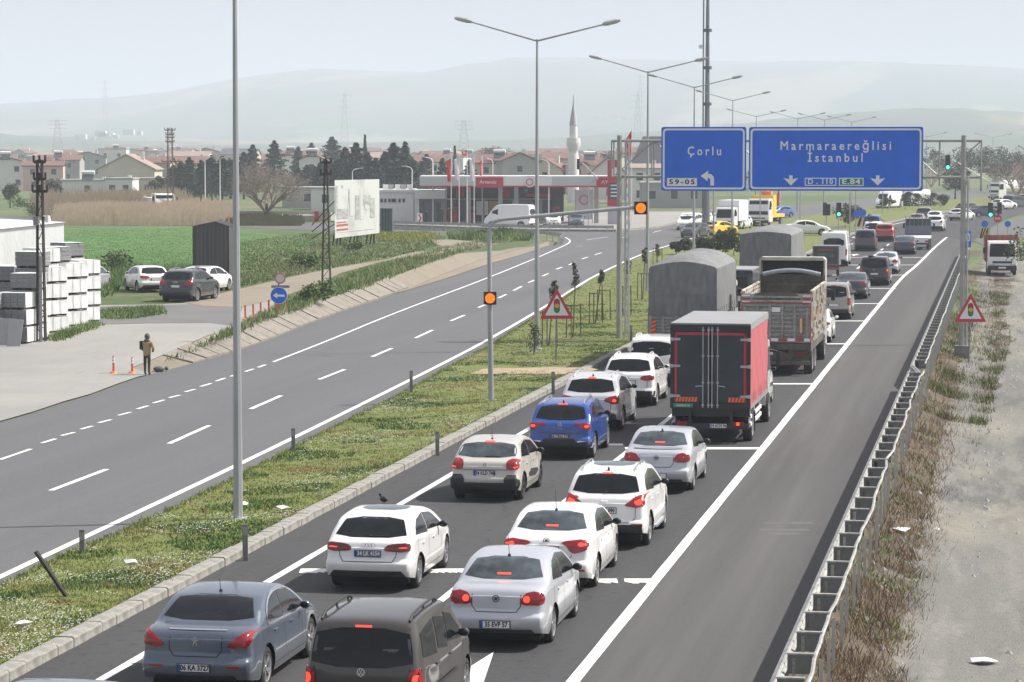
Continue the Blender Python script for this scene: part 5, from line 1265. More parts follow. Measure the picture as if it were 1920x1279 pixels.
tarp_truck('farther tarpaulin-covered truck with red cab glimpsed beyond its right side', ('rc', 1434, 586), 2.70, 9.2, 4.1, 4.38, False, P_RED)
# black high box van between them
W = 2.05; t = truck('box_van', 'glossy black high box van squeezed between the covered trucks', 'van', ('rc', 1368, 632), W, 6.0, 1.1)
m = MB(); m.box(-W / 2, W / 2, .05, 4.0, .7, 3.0); m.obj('box_body', P_DARK, t)
m = MB(); m.prism([(-W / 2 + .15, 1.9), (W / 2 - .15, 1.9), (W / 2 - .25, 2.75), (-W / 2 + .25, 2.75)], 0, .02, Matrix.Translation((0, .05, 0)) @ XZ); m.obj('rear_window', M_GLASS, t)
m = MB(); m.box(-W / 2 + .05, W / 2 - .05, .02, 3.9, 3.003, 3.06); m.obj('roof', M_ROOFG, t)
for s_ in (1, -1):
    m = MB(); m.cbox((s_ * .88, .03, 1.2), (.14, .04, .4)); m.obj('tail_light', M_LAMPD, t)
plate(t, None, None, .4, .95, y=.03); m = MB(); m.cbox((.5, .03, 1.75), (.6, .02, .22)); m.obj('white_card', M_WPL, t)
chassis(t, W, 5.6, .8); truck_wheels(t, W, (1.1, 4.8), .38, .24); cab(t, 1.95, 4.1, 5.8, 2.3, P_DARK)
# white high-roofed van pulling a grey box trailer
car('van', 'tall white van just ahead of the grey box trailer', 'van', P_WHITE, ('rc', 1563, 500), None, None, lod=1, cat='van', over=dict(H=2.75, W=2.05))
W = 1.75; t = truck('trailer', 'small grey box trailer with a green-lettered back and red bumper', 'trailer', ('rc', 1548, 519), W, 2.6, 1.2)
m = MB(); m.box(-W / 2, W / 2, .0, 2.4, .75, 2.05); m.obj('trailer_box', M_STEELD, t)
m = MB(); m.box(-W / 2 + .08, W / 2 - .08, -.02, .0, .85, 1.98); q = m.obj('rear_door', mat('door_umber', (.07, .06, .06), .6, var=.2, scale=3), t)
m = MB(); m.box(-.5, .5, -.032, -.02, 1.3, 1.55); m.obj('green_field', mat('faded_green', (.03, .16, .11), .6, var=.5, scale=5), q)
m = MB(); m.box(-.5, .5, -.032, -.02, 1.75, 1.85); m.obj('red_field', M_TRED, q)
m = MB(); m.box(-W / 2, W / 2, -.06, .04, .48, .68); m.obj('rear_bumper', mat('bumper_red', (.33, .06, .07), .6, var=.3, scale=6), t)
m = MB(); m.tube((0, 2.3, .6), (0, 3.4, .5), .04); m.obj('drawbar', M_BLACK, t); truck_wheels(t, W, (1.2,), .33, .2, 1)
# recovery truck
W = 2.25; t = truck('recovery_truck', 'flatbed recovery truck with white empty deck and black headboard', 'truck', ('rr', 1742, 468), W, 8.2, 1.5)
m = MB(); m.box(-W / 2, W / 2, -.1, 6.0, .92, 1.06); m.obj('deck', M_WPL, t)
m = MB(); m.box(-W / 2 + .1, W / 2 - .1, -.14, -.1, .62, .95); m.obj('rear_skirt', M_WPL, t)
m = MB(); m.box(-W / 2, W / 2, 5.9, 6.0, 1.06, 1.9); 
for k in range(7): m.tube((-W / 2 + .05 + k * (W - .1) / 6, 5.85, 1.06), (-W / 2 + .05 + k * (W - .1) / 6, 5.85, 2.7), .03)
m.obj('headboard', M_DGREYP, t); 
for s_ in (1, -1):
    m = MB(); m.cbox((s_ * .9, -.12, .74), (.3, .05, .13)); m.obj('tail_light', M_LAMP, t)
chassis(t, W, 7.6, .88); truck_wheels(t, W, (1.5, 6.6), .4, .26, 1); cab(t, 2.1, 6.15, 7.9, 2.45, P_DARK)
# facing trucks
def facing_truck(name, label, spec_px, W, L, hd, capm, body, z=0.0, wr=.38, cat='truck', cabh=2.35, zoff=0):
    P = G(spec_px[0], spec_px[1], z); a = ROAD_A + rad(hd); h = Vector((math.sin(a), math.cos(a), 0)); P = P - h * L
    t = thing(name, label, cat, (P.x, P.y, z), -a); cab(t, W, L - 1.75, L - .1, cabh, capm, z0=.50); chassis(t, W, L - .4, .85); truck_wheels(t, W, (1.3, L - 1.0), wr, .24, 1)
    body(t); m = MB(); m.cbox((0, L + .02, .55), (.52, .02, .12)); m.obj('number_plate', M_PLATE, t); return t
def b_red(t):
    m = MB(); m.box(-1.12, 1.12, 0, 4.2, .9, 1.15); m.box(-1.12, -1.06, 0, 4.2, 1.15, 2.75); m.box(1.06, 1.12, 0, 4.2, 1.15, 2.75); m.box(-1.06, 1.06, 4.12, 4.2, 1.15, 2.75); m.box(-1.06, 1.06, 0, .08, 1.15, 2.4); b = m.obj('cargo_box', mat('faded_red', (.28, .06, .05), .7, var=.3, scale=3), t)
    for k in range(5): m = MB(); m.box(-1.0 + k * .45, -.9 + k * .45, 4.2, 4.24, 1.2, 2.7); m.obj('stake', M_DIRTY, b)
facing_truck('light_truck', 'white-cabbed light truck with faded red cargo body, parked on the gravel track', (1879, 517), 2.0, 5.9, 178, P_WHITE, b_red, z=-.22)
def b_box(t): m = MB(); m.box(-1.1, 1.1, 0, 4.3, .95, 3.1); m.obj('cargo_box', M_WPL, t)
facing_truck('box_truck', 'small white box truck facing the camera on the far carriageway', (1358, 432), 2.0, 6.2, 188, P_WHITE, b_box)
def b_tow(t):
    m = MB(); m.box(-1.2, 1.2, 0, 5.2, .95, 1.3); m.box(-1.2, 1.2, 3.6, 5.0, 1.3, 3.4); b = m.obj('cargo_box', M_YEL, t); m = MB(); m.tube((0, 4.3, 3.4), (.2, 1, 4.2), .12); m.cbox((-.3, 4.4, 3.65), (1.1, .8, .4)); m.obj('crane', M_ORANGE, t)
facing_truck('crane_truck', 'yellow and white crane truck facing the camera on the far carriageway', (1421, 425), 2.4, 7.0, 190, P_WHITE, b_tow, wr=.48, cabh=3.0)
def b_reed(t):
    m = MB(); m.box(-1.2, 1.2, 0, 5.5, .95, 2.6); m.obj('cargo_box', M_WPL, t)
facing_truck('lorry', 'white lorry cab rising out of the dry reeds', (310, 412), 2.45, 8, 150, P_WHITE, b_reed, wr=.48, cabh=3.1)
def b_tank(t): m = MB(); m.tube((0, 0, 2.2), (0, 9, 2.2), 1.1, n=16); m.obj('tank', M_WPL, t)
facing_truck('tanker', 'white tanker lorry on the far bend at the right edge', (1862, 376), 2.4, 11, 225, P_WHITE, b_tank, wr=.48, cabh=2.9)
# ------------------------------------------------------------------ street lamps
M_POLE = mat('lamp_pole', (.36, .37, .385), .5, .35, var=.12, scale=3, stretch=(1, 1, .2)); M_HEAD = mat('lamp_head', (.40, .41, .41), .45, .2)
M_SIGNB = mat('sign_grey_back', (.35, .36, .37), .5, .3); M_SBLUE = mat('sign_blue', (.010, .13, .66), .42, var=.08, scale=1.3); M_SWHITE = mat('sign_white', (.74, .75, .76), .45); M_SRED = mat('sign_red', (.50, .035, .06), .45)
M_SGREEN = mat('sign_green_field', (.01, .22, .12), .45); M_SIGNBLACK = mat('sign_black', (.015, .015, .016), .5); M_CHEVY = mat('chevron_yellow', (.62, .47, .10), .5)
M_AMB = mat('amber_signal', (.7, .16, .01), .4, emit=(1, .17, .008), estr=.85); M_GRN = mat('green_signal', (.05, .7, .5), .4, emit=(.06, .9, .62), estr=2.2)
def street_lamp(px, py, Y, zj, label, r0=.125, la=3.3, arms=(1, -1), rise=(.72, .9), z=0.1, group='double-armed street lamps along the median'):
    p = at(px, py, Y); t = thing('street_lamp', label, 'street lamp', (p.x, p.y, z - .05), -ROAD_A, group)
    m = MB(); m.tube((0, 0, 0), (0, 0, zj - z + .05), r0, r0 * .34, n=8); m.obj('pole', M_POLE, t)
    m = MB(); m.cbox((0, 0, .03), (.42, .42, .06)); m.obj('base_plate', M_POLE, t)
    for s_ in arms:
        rs = rise[0] if s_ > 0 else rise[1]; zz = zj - z + .03
        m = MB(); m.tube((0, 0, zz - .05), (s_ * la * .86, 0, zz + rs * .86), .042, .032, n=6); a = m.obj('arm', M_POLE, t)
        m = MB(); d = Vector((s_ * .55, 0, .12)); c = Vector((s_ * la * .84, 0, zz + rs * .86))
        m.tube(c, c + d * .35, .07, .11, n=8); m.tube(c + d * .35, c + d * 1.05, .11, .10, n=8); m.tube(c + d * 1.05, c + d * 1.35, .10, .05, n=8)
        hd = m.obj('lamp_head', M_HEAD, a, smooth=40)
    return t
street_lamp(440, 0, 63.0, 13.6, 'thick grey lamp post on the grass, its top out of frame, nearest of all', r0=.112, z=.08)
street_lamp(1007, 75, 116.6, 13.07, 'tall double-armed street lamp behind the left warning triangle')
street_lamp(1215, 134, 164.5, 13.07, 'double-armed street lamp next to the left post of the sign gantry')
street_lamp(1302, 163, 205, 13.07, 'double-armed street lamp crossed by the blue sign for Çorlu', r0=.12)
street_lamp(1374, 188, 261, 13.07, 'double-armed street lamp rising between the two blue signs', r0=.11)
for px, py, Y, lb in [(1418, 227, 350, 'far street lamp just above the left end of the wide blue sign'), (1496, 231, 376, 'far street lamp above the word Marmaraereğlisi, left of its neighbour'), (1546, 231, 392, 'far street lamp above the middle of the wide blue sign'),
                      (1597, 237, 423, 'far street lamp above the right half of the wide blue sign'), (1738, 250, 520, 'far street lamp right of the wide blue sign'), (1862, 262, 560, 'hazy street lamp right of the gantry near the trees')]:
    street_lamp(px, py, Y, 12.6 if Y < 500 else 10.8, lb, r0=.13, la=3.6)
# slim single lamps on the town side
for px, py, by, lb in [(385, 300, 386, 'white single lamp post behind the reeds, left of two'), (413, 300, 384, 'white single lamp post behind the reeds, right of two'), (773, 318, 400, 'curved white lamp post left of the canopy'), (812, 302, 419, 'white lamp post in front of the workshop'),
                       (1029, 306, 421, 'white lamp post before the canopy logo'), (924, 303, 398, 'small lamp post rising above the canopy'), (661, 322, 398, 'curved lamp post showing above the billboard')]:
    p = G(px, by); Y = p.y; zt = at(px, py, Y).z
    t = thing('street_lamp', lb, 'street lamp', (p.x, p.y, 0), 0, 'white lamp posts of the town side'); m = MB(); m.tube((0, 0, 0), (0, 0, zt), .10, .07, n=6); m.obj('pole', M_WPL, t)
    m = MB(); s_ = 1 if px in (385, 413, 661) else -1; m.path([(0, 0, zt), (.25 * s_, 0, zt + .3), (.9 * s_, 0, zt + .45)], .05, 5); a = m.obj('arm', M_WPL, t); m = MB(); m.cbox((1.1 * s_, 0, zt + .45), (.6, .25, .12)); m.obj('lamp_head', M_HEAD, a)

# ------------------------------------------------------------------ blue sign gantry
P0 = G(1160, 634, .1); gz = thing('sign_gantry', 'grey truss gantry carrying the two blue direction signs over the road', 'gantry', (P0.x, P0.y, 0), -ROAD_A)
def lx(p): a = (p - CX) / FPX; return (a * P0.y - P0.x) / (math.cos(ROAD_A) + a * math.sin(ROAD_A))
def gzz(p, py): return at(p, py, P0.y - lx(p) * math.sin(ROAD_A)).z
zt_, zb_ = gzz(1500, 264), gzz(1500, 332); xl, xr = lx(1145), lx(1838); xp = lx(1805)
M_GAN = mat('gantry_grey', (.33, .33, .31), .5, .4, var=.15, scale=2)
def bars(nm, segs, r, parent=gz, m_=None, n=6):
    m = MB()
    for a, b in segs: m.tube(a, b, r, n=n)
    return m.obj(nm, m_ or M_GAN, parent)
for yy in (0.22, .95):
    for zz in (zt_, zb_): bars('chord', [((xl, yy, zz), (xr, yy, zz))], .055)
nb = 9
for i in range(nb + 1):
    x = xl + (xr - xl) * i / nb
    bars('upright', [((x, .22, zb_), (x, .22, zt_)), ((x, .95, zb_), (x, .95, zt_)), ((x, .22, zt_), (x, .95, zt_)), ((x, .22, zb_), (x, .95, zb_))], .035)
    if i < nb:
        x2 = xl + (xr - xl) * (i + 1) / nb; bars('diagonal', [((x, .95, zt_ if i % 2 else zb_), (x2, .95, zb_ if i % 2 else zt_))], .03)
pt = gzz(1160, 254)
m = MB(); m.tube((0, .1, -.1), (0, .1, pt), .125, .11, n=8); m.obj('post', M_GAN, gz)
m = MB(); 
for dx, dy in ((.26, .0), (.42, .0), (.26, .3), (.42, .3)): m.tube((dx, dy, 0), (dx, dy, zt_ + .1), .022, n=5)
for k in range(22):
    z = .2 + k * .40; m.tube((.26, 0, z), (.42, 0, z + .4), .014, n=4); m.tube((.42, .3, z), (.26, .3, z + .4), .014, n=4)
m.obj('lattice_ladder', M_STEEL, gz)
pr = gzz(1806, 254)
m = MB(); m.tube((xp, .1, -.2), (xp, .1, pr), .13, .115, n=8); m.obj('post', M_GAN, gz); m = MB(); m.tube((xp + .2, .1, -.2), (xp + .2, .1, gzz(1806, 330)), .05, n=6); m.obj('cable_duct', M_STEEL, gz)
m = MB(); m.cbox((xp, .1, -.42), (.62, .62, .74)); m.obj('footing', mat('footing_concrete', (.22, .215, .2), .9, var=.2, scale=3), gz)
M_SB2 = M_SBLUE
def rrect(x0, x1, z0, z1, r, n=4):
    out = []
    for cx, cz, a0 in ((x1 - r, z0 + r, -90), (x1 - r, z1 - r, 0), (x0 + r, z1 - r, 90), (x0 + r, z0 + r, 180)):
        for i in range(n + 1): a = rad(a0 + 90 * i / n); out.append((cx + r * math.cos(a), cz + r * math.sin(a)))
    return out
def ring_poly(mb, outer, inner, y):
    n = len(outer); b = len(mb.v); mb.v += [(x, y, z) for x, z in outer] + [(x, y, z) for x, z in inner] + [(x, y + .004, z) for x, z in outer] + [(x, y + .004, z) for x, z in inner]
    for i in range(n): j = (i + 1) % n; mb.f += [(b + i, b + j, b + n + j, b + n + i), (b + j, b + i, b + 2 * n + i, b + 2 * n + j)]
def face(poly, y, th, nm, m_, parent): m = MB(); m.prism(poly, 0, th, Matrix.Translation((0, y, 0)) @ XZ); return m.obj(nm, m_, parent)
def fit_text(txt, x0, x1, zc, hgt, m_, parent, y, space=1.45, bold=.005):
    o = text_mesh(txt, hgt * 1.35, m_, 'lettering', parent, ((x0 + x1) / 2, y, zc), extrude=.001, space=space, bold=0, bevel=.008)
    o.data.update(); xs_ = [v.co.x for v in o.data.vertices]; w = max(xs_) - min(xs_); k = (x1 - x0) / w; o.scale = (k, 1, 1); o.location.x = (x0 + x1) / 2 - k * (max(xs_) + min(xs_)) / 2
    return o
def panel(nm, a, b, yt, yb):
    x0, x1, z1, z0 = lx(a), lx(b), gzz((a + b) / 2, yt), gzz((a + b) / 2, yb)
    m = MB(); m.prism(rrect(x0, x1, z0, z1, .10), 0, .05, Matrix.Translation((0, .10, 0)) @ XZ); s = m.obj(nm, M_SB2, gz)
    m = MB(); ring_poly(m, rrect(x0 + .07, x1 - .07, z0 + .07, z1 - .07, .16), rrect(x0 + .15, x1 - .15, z0 + .15, z1 - .15, .11), .044); m.obj('white_border', M_SWHITE, s)
    m = MB()
    for k in range(3): xx = x0 + (x1 - x0) * (.15 + .35 * k); m.box(xx - .03, xx + .03, .10, .2, z0 + .1, z1 - .1)
    m.obj('bracket', M_GAN, s)
    return s
YF = .042
s1 = panel('direction_sign', 1239, 1398, 238, 358); s2 = panel('direction_sign', 1403, 1729, 238, 358)
fit_text('Çorlu', lx(1288), lx(1351), gzz(1320, 284), .40, M_SWHITE, s1, YF)
a0, a1, b0_, b1 = lx(1250), lx(1306), gzz(1278, 349), gzz(1278, 334)
o = face([(a0, b0_), (a1, b0_), (a1, b1), (a0, b1)], YF, .006, 'number_field', M_SWHITE, s1); fit_text('59-05', lx(1254), lx(1302), (b0_ + b1) / 2, .22, M_SIGNBLACK, o, .034, 1.3, .006)
def gp(p, q): return (lx(p), gzz(p, q))
face([gp(*q) for q in [(1331, 348), (1338, 348), (1338, 336), (1337, 331), (1333, 327), (1327, 326), (1327, 320), (1313, 330), (1326, 340), (1326, 334), (1329, 334), (1331, 337)]], YF, .006, 'turn_arrow', M_SWHITE, s1)
fit_text('Marmaraereğlisi', lx(1462), lx(1669), gzz(1560, 274), .40, M_SWHITE, s2, YF)
fit_text('İstanbul', lx(1513), lx(1616), gzz(1560, 296.5), .40, M_SWHITE, s2, YF)
for cx in (1482, 1644.5):
    face([gp(cx + dx, q) for dx, q in [(-3.2, 329), (3.2, 329), (3.2, 336), (14, 334), (0, 348), (-14, 334), (-3.2, 336)]], YF, .006, 'lane_arrow', M_SWHITE, s2)
for (a, b, txt, mm) in [(1508, 1567, 'D . 110', M_SB2), (1572, 1618, 'E.84', M_SGREEN)]:
    x0, x1, z0, z1 = lx(a), lx(b), gzz(1560, 348.5), gzz(1560, 333.5)
    o = face([(x0, z0), (x1, z0), (x1, z1), (x0, z1)], YF, .005, 'route_shield', M_SWHITE, s2)
    face([(x0 + .04, z0 + .04), (x1 - .04, z0 + .04), (x1 - .04, z1 - .04), (x0 + .04, z1 - .04)], YF - .006, .005, 'shield_field', mm, o)
    fit_text(txt, x0 + .14, x1 - .14, (z0 + z1) / 2, .23, M_SWHITE, o, YF - .013, 1.1, .006)

# ------------------------------------------------------------------ warning triangles
def tri_poly(w, h, r=.05, n=3):
    P = [(-w / 2, 0), (w / 2, 0), (0, h)]; return chaikin(P, 1, True) if False else [(-w / 2 + r, 0), (w / 2 - r, 0), (w / 2 - r * .2, r * .35), (w / 2 - r * .3, r * .9), (r * .4, h - r * .4), (-r * .4, h - r * .4), (-w / 2 + r * .3, r * .9), (-w / 2 + r * .2, r * .35)]
def triangle_sign(bx, by, cx, y0, y1, wpx, label, base_z=0.1):
    p = G(bx, by, base_z); Y = p.y; t = thing('warning_sign', label, 'warning sign', (p.x, p.y, base_z), 0)
    k = FPX / Y; zb, zt = at(cx, y1, Y).z - base_z, at(cx, y0, Y).z - base_z; w = wpx / k; X = (cx - bx) / k
    m = MB(); m.tube((X * .2, .05, -.1), (X, .05, zt - .25), .035, n=8); m.obj('post', M_STEELD, t)
    M = Matrix.Translation((X, .0, zb))
    def f2(poly, y, nm, mm, pr=t): m = MB(); m.prism(poly, 0, .012, M @ Matrix.Translation((0, y, 0)) @ XZ); return m.obj(nm, mm, pr)
    h = zt - zb; s = f2(tri_poly(w, h, .07), .0, 'red_triangle', M_SRED)
    sc2 = .70; f2([(x * sc2, z * sc2 + h * .115) for x, z in tri_poly(w, h, .04)], -.014, 'white_field', M_SWHITE, s)
    c = []; cw, c0, c1 = w * .085, h * .20, h * .68
    for i in range(9): a = math.pi + math.pi * i / 8; c.append((cw * math.cos(a), c0 + cw + cw * math.sin(a)))
    for i in range(9): a = math.pi * i / 8; c.append((cw * math.cos(a), c1 - cw + cw * math.sin(a)))
    f2(c, -.028, 'signal_symbol', M_SIGNBLACK, s)
    for i, mm in enumerate((mat('sym_green', (.02, .2, .1), .5), mat('sym_amber', (.72, .36, .03), .5), mat('sym_red', (.36, .03, .05), .5))):
        q = [(cw * .86 * math.cos(2 * math.pi * j / 14), c0 + (c1 - c0) * (.19 + .31 * i) + cw * .86 * math.sin(2 * math.pi * j / 14)) for j in range(14)]; f2(q, -.042, 'symbol_disc', mm, s)
triangle_sign(1042, 678, 1044, 542, 598, 63, 'red-edged triangle with traffic-light symbol on the grass median')
triangle_sign(1816, 686, 1818.5, 551, 604, 59, 'red-edged triangle with traffic-light symbol right of the guard rail', -.75)

# ------------------------------------------------------------------ amber flasher on its mast arm
P = G(921, 750, .08); fl = thing('flashing_signal', 'curved mast arm with two round amber signals in black boxes', 'traffic signal', (P.x, P.y, .06), 0)
kx = lambda px: (px - 921) / FPX * P.y; zz = lambda py: at(921, py, P.y).z - .06
m = MB(); m.tube((0, 0, -.05), (kx(918.5), 0, zz(560)), .095, .085, n=10); m.tube((kx(918.5), 0, zz(560)), (kx(917.5), 0, zz(432)), .075, n=10)
pts = [(kx(a), 0, zz(b)) for a, b in [(917.5, 432), (919, 424), (923, 418), (932, 413.5), (945, 411), (1192, 388.5)]]
for a, b in zip(pts, pts[1:]): m.tube(a, b, .065, n=10)
m.obj('mast', M_POLE, fl, smooth=50); m = MB(); m.cbox((0, 0, .02), (.36, .36, .04)); m.obj('base_plate', M_POLE, fl)
for cx, cy, s_ in ((919, 559, 12), (1201, 390, 12)):
    x, z = kx(cx), zz(cy); w = s_ / FPX * P.y
    m = MB(); m.box(x - w, x + w, -.16, -.02, z - w, z + w); b = m.obj('signal_box', M_SIGNBLACK, fl)
    m = MB(); m.tube((x, -.20, z), (x, -.16, z), w * .78, n=20); m.obj('amber_lens', M_AMB, b)

# ------------------------------------------------------------------ guard rail
gr = thing('guard_rail', 'long double-sided steel guard rail between shoulder and gravel track', 'guard rail', (0, 0, 0), -ROAD_A)
# in this frame x is metres right (v) and y metres along (s)
M_RAIL = mat('guard_rail_zinc', (.46, .47, .46), .45, .5, var=.12, scale=3); M_RAILW = mat('spacer_plate', (.16, .165, .17), .6, .3, var=.2, scale=6); M_BEAMT = mat('rail_bright', (.36, .36, .345), .6, .2, var=.25, scale=2, scale2=9)
PROF = [(0, -.155), (-.012, -.14), (-.075, -.10), (-.075, -.055), (-.01, -.012), (-.01, .012), (-.075, .055), (-.075, .10), (-.012, .14), (0, .155)]
def beam(name, pts, sgn, m_=None, zc=.60):
    m = MB(); n = len(PROF)
    for (v, s, dz) in pts:
        for (u, z) in PROF: m.v.append((v + u * sgn, s, zc + dz + z))
    for i in range(len(pts) - 1):
        for j in range(n - 1): a = i * n + j; m.f.append((a, a + 1, a + n + 1, a + n))
    # a lip along the top gives the sheet a thickness
    b = len(m.v)
    for (v, s, dz) in pts: m.v += [(v, s, zc + dz + .155), (v + .03 * sgn, s, zc + dz + .158)]
    for i in range(len(pts) - 1): a = b + 2 * i; m.f.append((a, a + 1, a + 3, a + 2))
    return m.obj(name, m_ or M_BEAMT, gr, smooth=50)
def thin_rail(pts):
    m = MB(); m.path([(v, s, .715 + dz) for v, s, dz in pts], .032, 5); return m.obj('back_rail', M_BEAMT, gr, smooth=60)
def wob(s, k): return k * (noise.noise(Vector((s * .21, k * 10, 2))) + .6 * noise.noise(Vector((s * .55, 3, k))))
ss_ = [32 + .5 * i for i in range(int((98 - 32) / .5) + 1)]
beam('front_rail', [(-3.25, s, 0) for s in ss_], 1); thin_rail([(-2.80 + wob(s, .09), s, wob(s + 9, .04)) for s in ss_])
s2_ = [96.5 + .5 * i for i in range(int((222 - 96.5) / .5) + 1)]
beam('front_rail', [(-3.25 + max(0, (100.5 - s) / 4) * .5, s, -max(0, (99 - s)) * .03) for s in s2_], 1); thin_rail([(-2.80 + wob(s, .04), s, wob(s + 9, .02)) for s in s2_ if s > 101])
k = 32.5; i = 0
pm_ = None
def shared(nm, build):
    m = MB(); build(m); me = m.mesh(nm); return me
sp_me = shared('spacer', lambda m: m.box(-.20, .20, -.03, .03, -.15, .15)); sp_me.materials.append(M_RAILW)
cap_me = shared('spacer_flange', lambda m: m.box(-.21, .21, -.05, .04, .15, .175)); cap_me.materials.append(M_BEAMT)
post_me = shared('post', lambda m: (m.box(-.028, .028, -.03, -.02, -1.3, .10), m.box(-.028, -.02, -.02, .03, -1.3, .10))); post_me.materials.append(M_RAIL)
while k < 222:
    if not (97 < k < 101.5):
        for nm, me, v, z in (('spacer', sp_me, -3.02, .60), ('post', post_me, -3.12, .60), ('post', post_me, -2.74 + wob(k, .13 if k < 97 else .05), .58)):
            o = bpy.data.objects.new(nm, me); COL.objects.link(o); o.parent = gr; o.location = (v, k, z)
            if nm == 'spacer': c = bpy.data.objects.new('spacer_flange', cap_me); COL.objects.link(c); c.parent = o
    k += 1.95 + random.uniform(-.03, .03)

# ------------------------------------------------------------------ delineator posts, litter, leaning post
for i, (px, py, top, lb) in enumerate([(154, 1032, 993, 'small grey marker post farthest left on the median edge'), (460, 1043, 983, 'grey marker post right of the thick lamp post'), (550, 842, 803, 'grey marker post beside the road edge line'), (820, 848, 809, 'marker post on the grass level with the beige hatchback'),
                                       (771, 733, 695, 'marker post at the far border of the median'), (1037, 734, 697, 'marker post by the worn path'), (1183, 642, 611, 'dark marker post near the white minivan')]):
    p = G(px, py, .09); h = at(px, top, p.y).z - .09
    m = MB(); m.box(-.055, .055, -.025, .025, -.15, h); t = m.obj('marker_post', mat('marker_grey', (.17, .17, .165), .8, var=.2, scale=8)); t.location = (p.x, p.y, .09); tag(t, lb, 'marker post', 'grey marker posts on the median')
    m = MB(); m.box(-.04, .04, -.034, -.026, h - .22, h - .06); m.obj('reflector', mat('reflector_grey', (.28, .27, .26), .5), t)
a, b = G(131, 1118, .08), at(67, 1034, G(131, 1118).y - .4); m = MB(); m.tube((0, 0, -.1), b - a, .045, n=8); t = m.obj('leaning_post', M_SIGNBLACK); t.location = a; tag(t, 'black post leaning over the grass at bottom left', 'post')
for i, (px, py, w_, lb) in enumerate([(45, 1178, .18, 'white crumpled wrapper lying in the grass at bottom left'), (246, 1062, .2, 'white scrap of paper on the grass near the leaning post'), (458, 951, .12, 'tiny white scrap at the foot of the thick lamp post'), (532, 959, .2, 'flat pale scrap on the grass right of the lamp post'),
                                      (1790, 922, .2, 'white litter at the edge of the gravel track'), (1845, 1247, .3, 'pale plastic litter on the gravel at bottom right'), (1756, 1000, .22, 'grey-white rag on the verge'), (1685, 1000, .3, 'dark broken board with white edge on the verge')]):
    p = GRt(px, py) if px > 1500 else G(px, py, .1); m = MB(); n_ = 7
    for j in range(n_): a = 2 * math.pi * j / n_; m.v.append((w_ * math.cos(a) * random.uniform(.5, 1), w_ * math.sin(a) * random.uniform(.4, .9), random.uniform(.03, .1)))
    m.v.append((0, 0, .12)); m.f = [(j, (j + 1) % n_, n_) for j in range(n_)]; m.v.append((0, 0, -.02)); m.f += [((j + 1) % n_, j, n_ + 1) for j in range(n_)]
    o = m.obj('litter', M_WPL); o.location = p + Vector((0, 0, .03)); tag(o, lb, 'litter')

# ------------------------------------------------------------------ signs and signals at the junction
def post_thing(nm, lb, cat, px, py, z, top, r=.045, mm=None, group=None):
    p = GRt(px, py) if px > 1790 else G(px, py, z); t = thing(nm, lb, cat, (p.x, p.y, p.z), 0, group); h = at(px, top, p.y).z - p.z
    m = MB(); m.tube((0, 0, -.1), (0, 0, h), r, n=8); m.obj('post', mm or M_POLE, t); return t, p, lambda q: at(px, q, p.y).z - p.z, p.y / FPX
def disc(t, x, z, r, y, mm, nm='disc', parent=None):
    m = MB(); m.tube((x, y, z), (x, y - .02, z), r, n=18); return m.obj(nm, mm, parent or t)
def head(t, x, z0, z1, w, lit, lens=None, y=-.12):
    m = MB(); m.box(x - w, x + w, y - .10, y + .1, z0, z1); b = m.obj('signal_head', M_SIGNBLACK, t); h = (z1 - z0) / 3
    for i in range(3):
        z = z0 + h * (i + .5); m = MB(); m.tube((x, y - .11, z), (x, y - .13, z), h * .36, n=14); m.obj('lens', (M_GRN if lit == i else mat('lens_off', (.03, .03, .03), .3)), b)
        m = MB(); m.box(x - w * .8, x + w * .8, y - .24, y - .12, z + h * .36, z + h * .42); m.obj('visor', M_SIGNBLACK, b)
t, p, zf, u = post_thing('traffic_light', 'traffic light on a curved mast reaching left, green lit, at the right roadside', 'traffic light', 1856, 446, 0, 352)
head(t, 0, zf(407), zf(380), 4.4 * u, 0); cv = [(0, 352), (-3, 343), (-8, 337), (-20, 331), (-40, 318), (-60, 306), (-70, 302), (-76, 302)]
m = MB(); m.path([(a * u, 0, zf(b)) for a, b in cv], .045, 7); m.obj('mast_arm', M_POLE, t); head(t, -81 * u, zf(318), zf(291), 4.2 * u, 0)
t, p, zf, u = post_thing('traffic_light', 'dark traffic light seen edge on above the stop sign', 'traffic light', 1870, 446, 0, 384); head(t, 3 * u, zf(401), zf(379), 4 * u, 9)
m = MB(); r = 8 * u; m.prism([(r * math.cos(rad(22.5 + 45 * i)), zf(410) + r * math.sin(rad(22.5 + 45 * i))) for i in range(8)], 0, .02, Matrix.Translation((0, -.06, 0)) @ XZ); q = m.obj('stop_plate', M_SRED, t); text_mesh('DUR', .24, M_SWHITE, 'lettering', q, (0, -.09, zf(410)), bold=.01)
t, p, zf, u = post_thing('chevron_board', 'black and yellow chevron board under a round blue sign at the right roadside', 'road sign', 1846, 452, 0, 414, .04)
m = MB(); m.box(-7.5 * u, 7.5 * u, -.08, -.06, zf(447), zf(428)); q = m.obj('board', M_CHEVY, t)
for i in range(4):
    a = -7.5 * u + i * 5 * u; m = MB(); m.prism([(max(-7.5 * u, a - 5 * u), zf(447)), (min(a - 2.5 * u, 7.5 * u), zf(447)), (min(7.5 * u, a + 5 * u), zf(428)), (min(7.5 * u, a + 2.5 * u), zf(428))], 0, .004, Matrix.Translation((0, -.084, 0)) @ XZ); m.obj('stripe', M_SIGNBLACK, q)
disc(t, 0, zf(420), 6.5 * u, -.06, M_SBLUE, 'blue_disc')
t, p, zf, u = post_thing('road_sign', 'small round blue sign standing on the far right grass', 'road sign', 1889, 440, 0, 416, .035); disc(t, 0, zf(420), 6 * u, -.05, M_SBLUE, 'blue_disc')
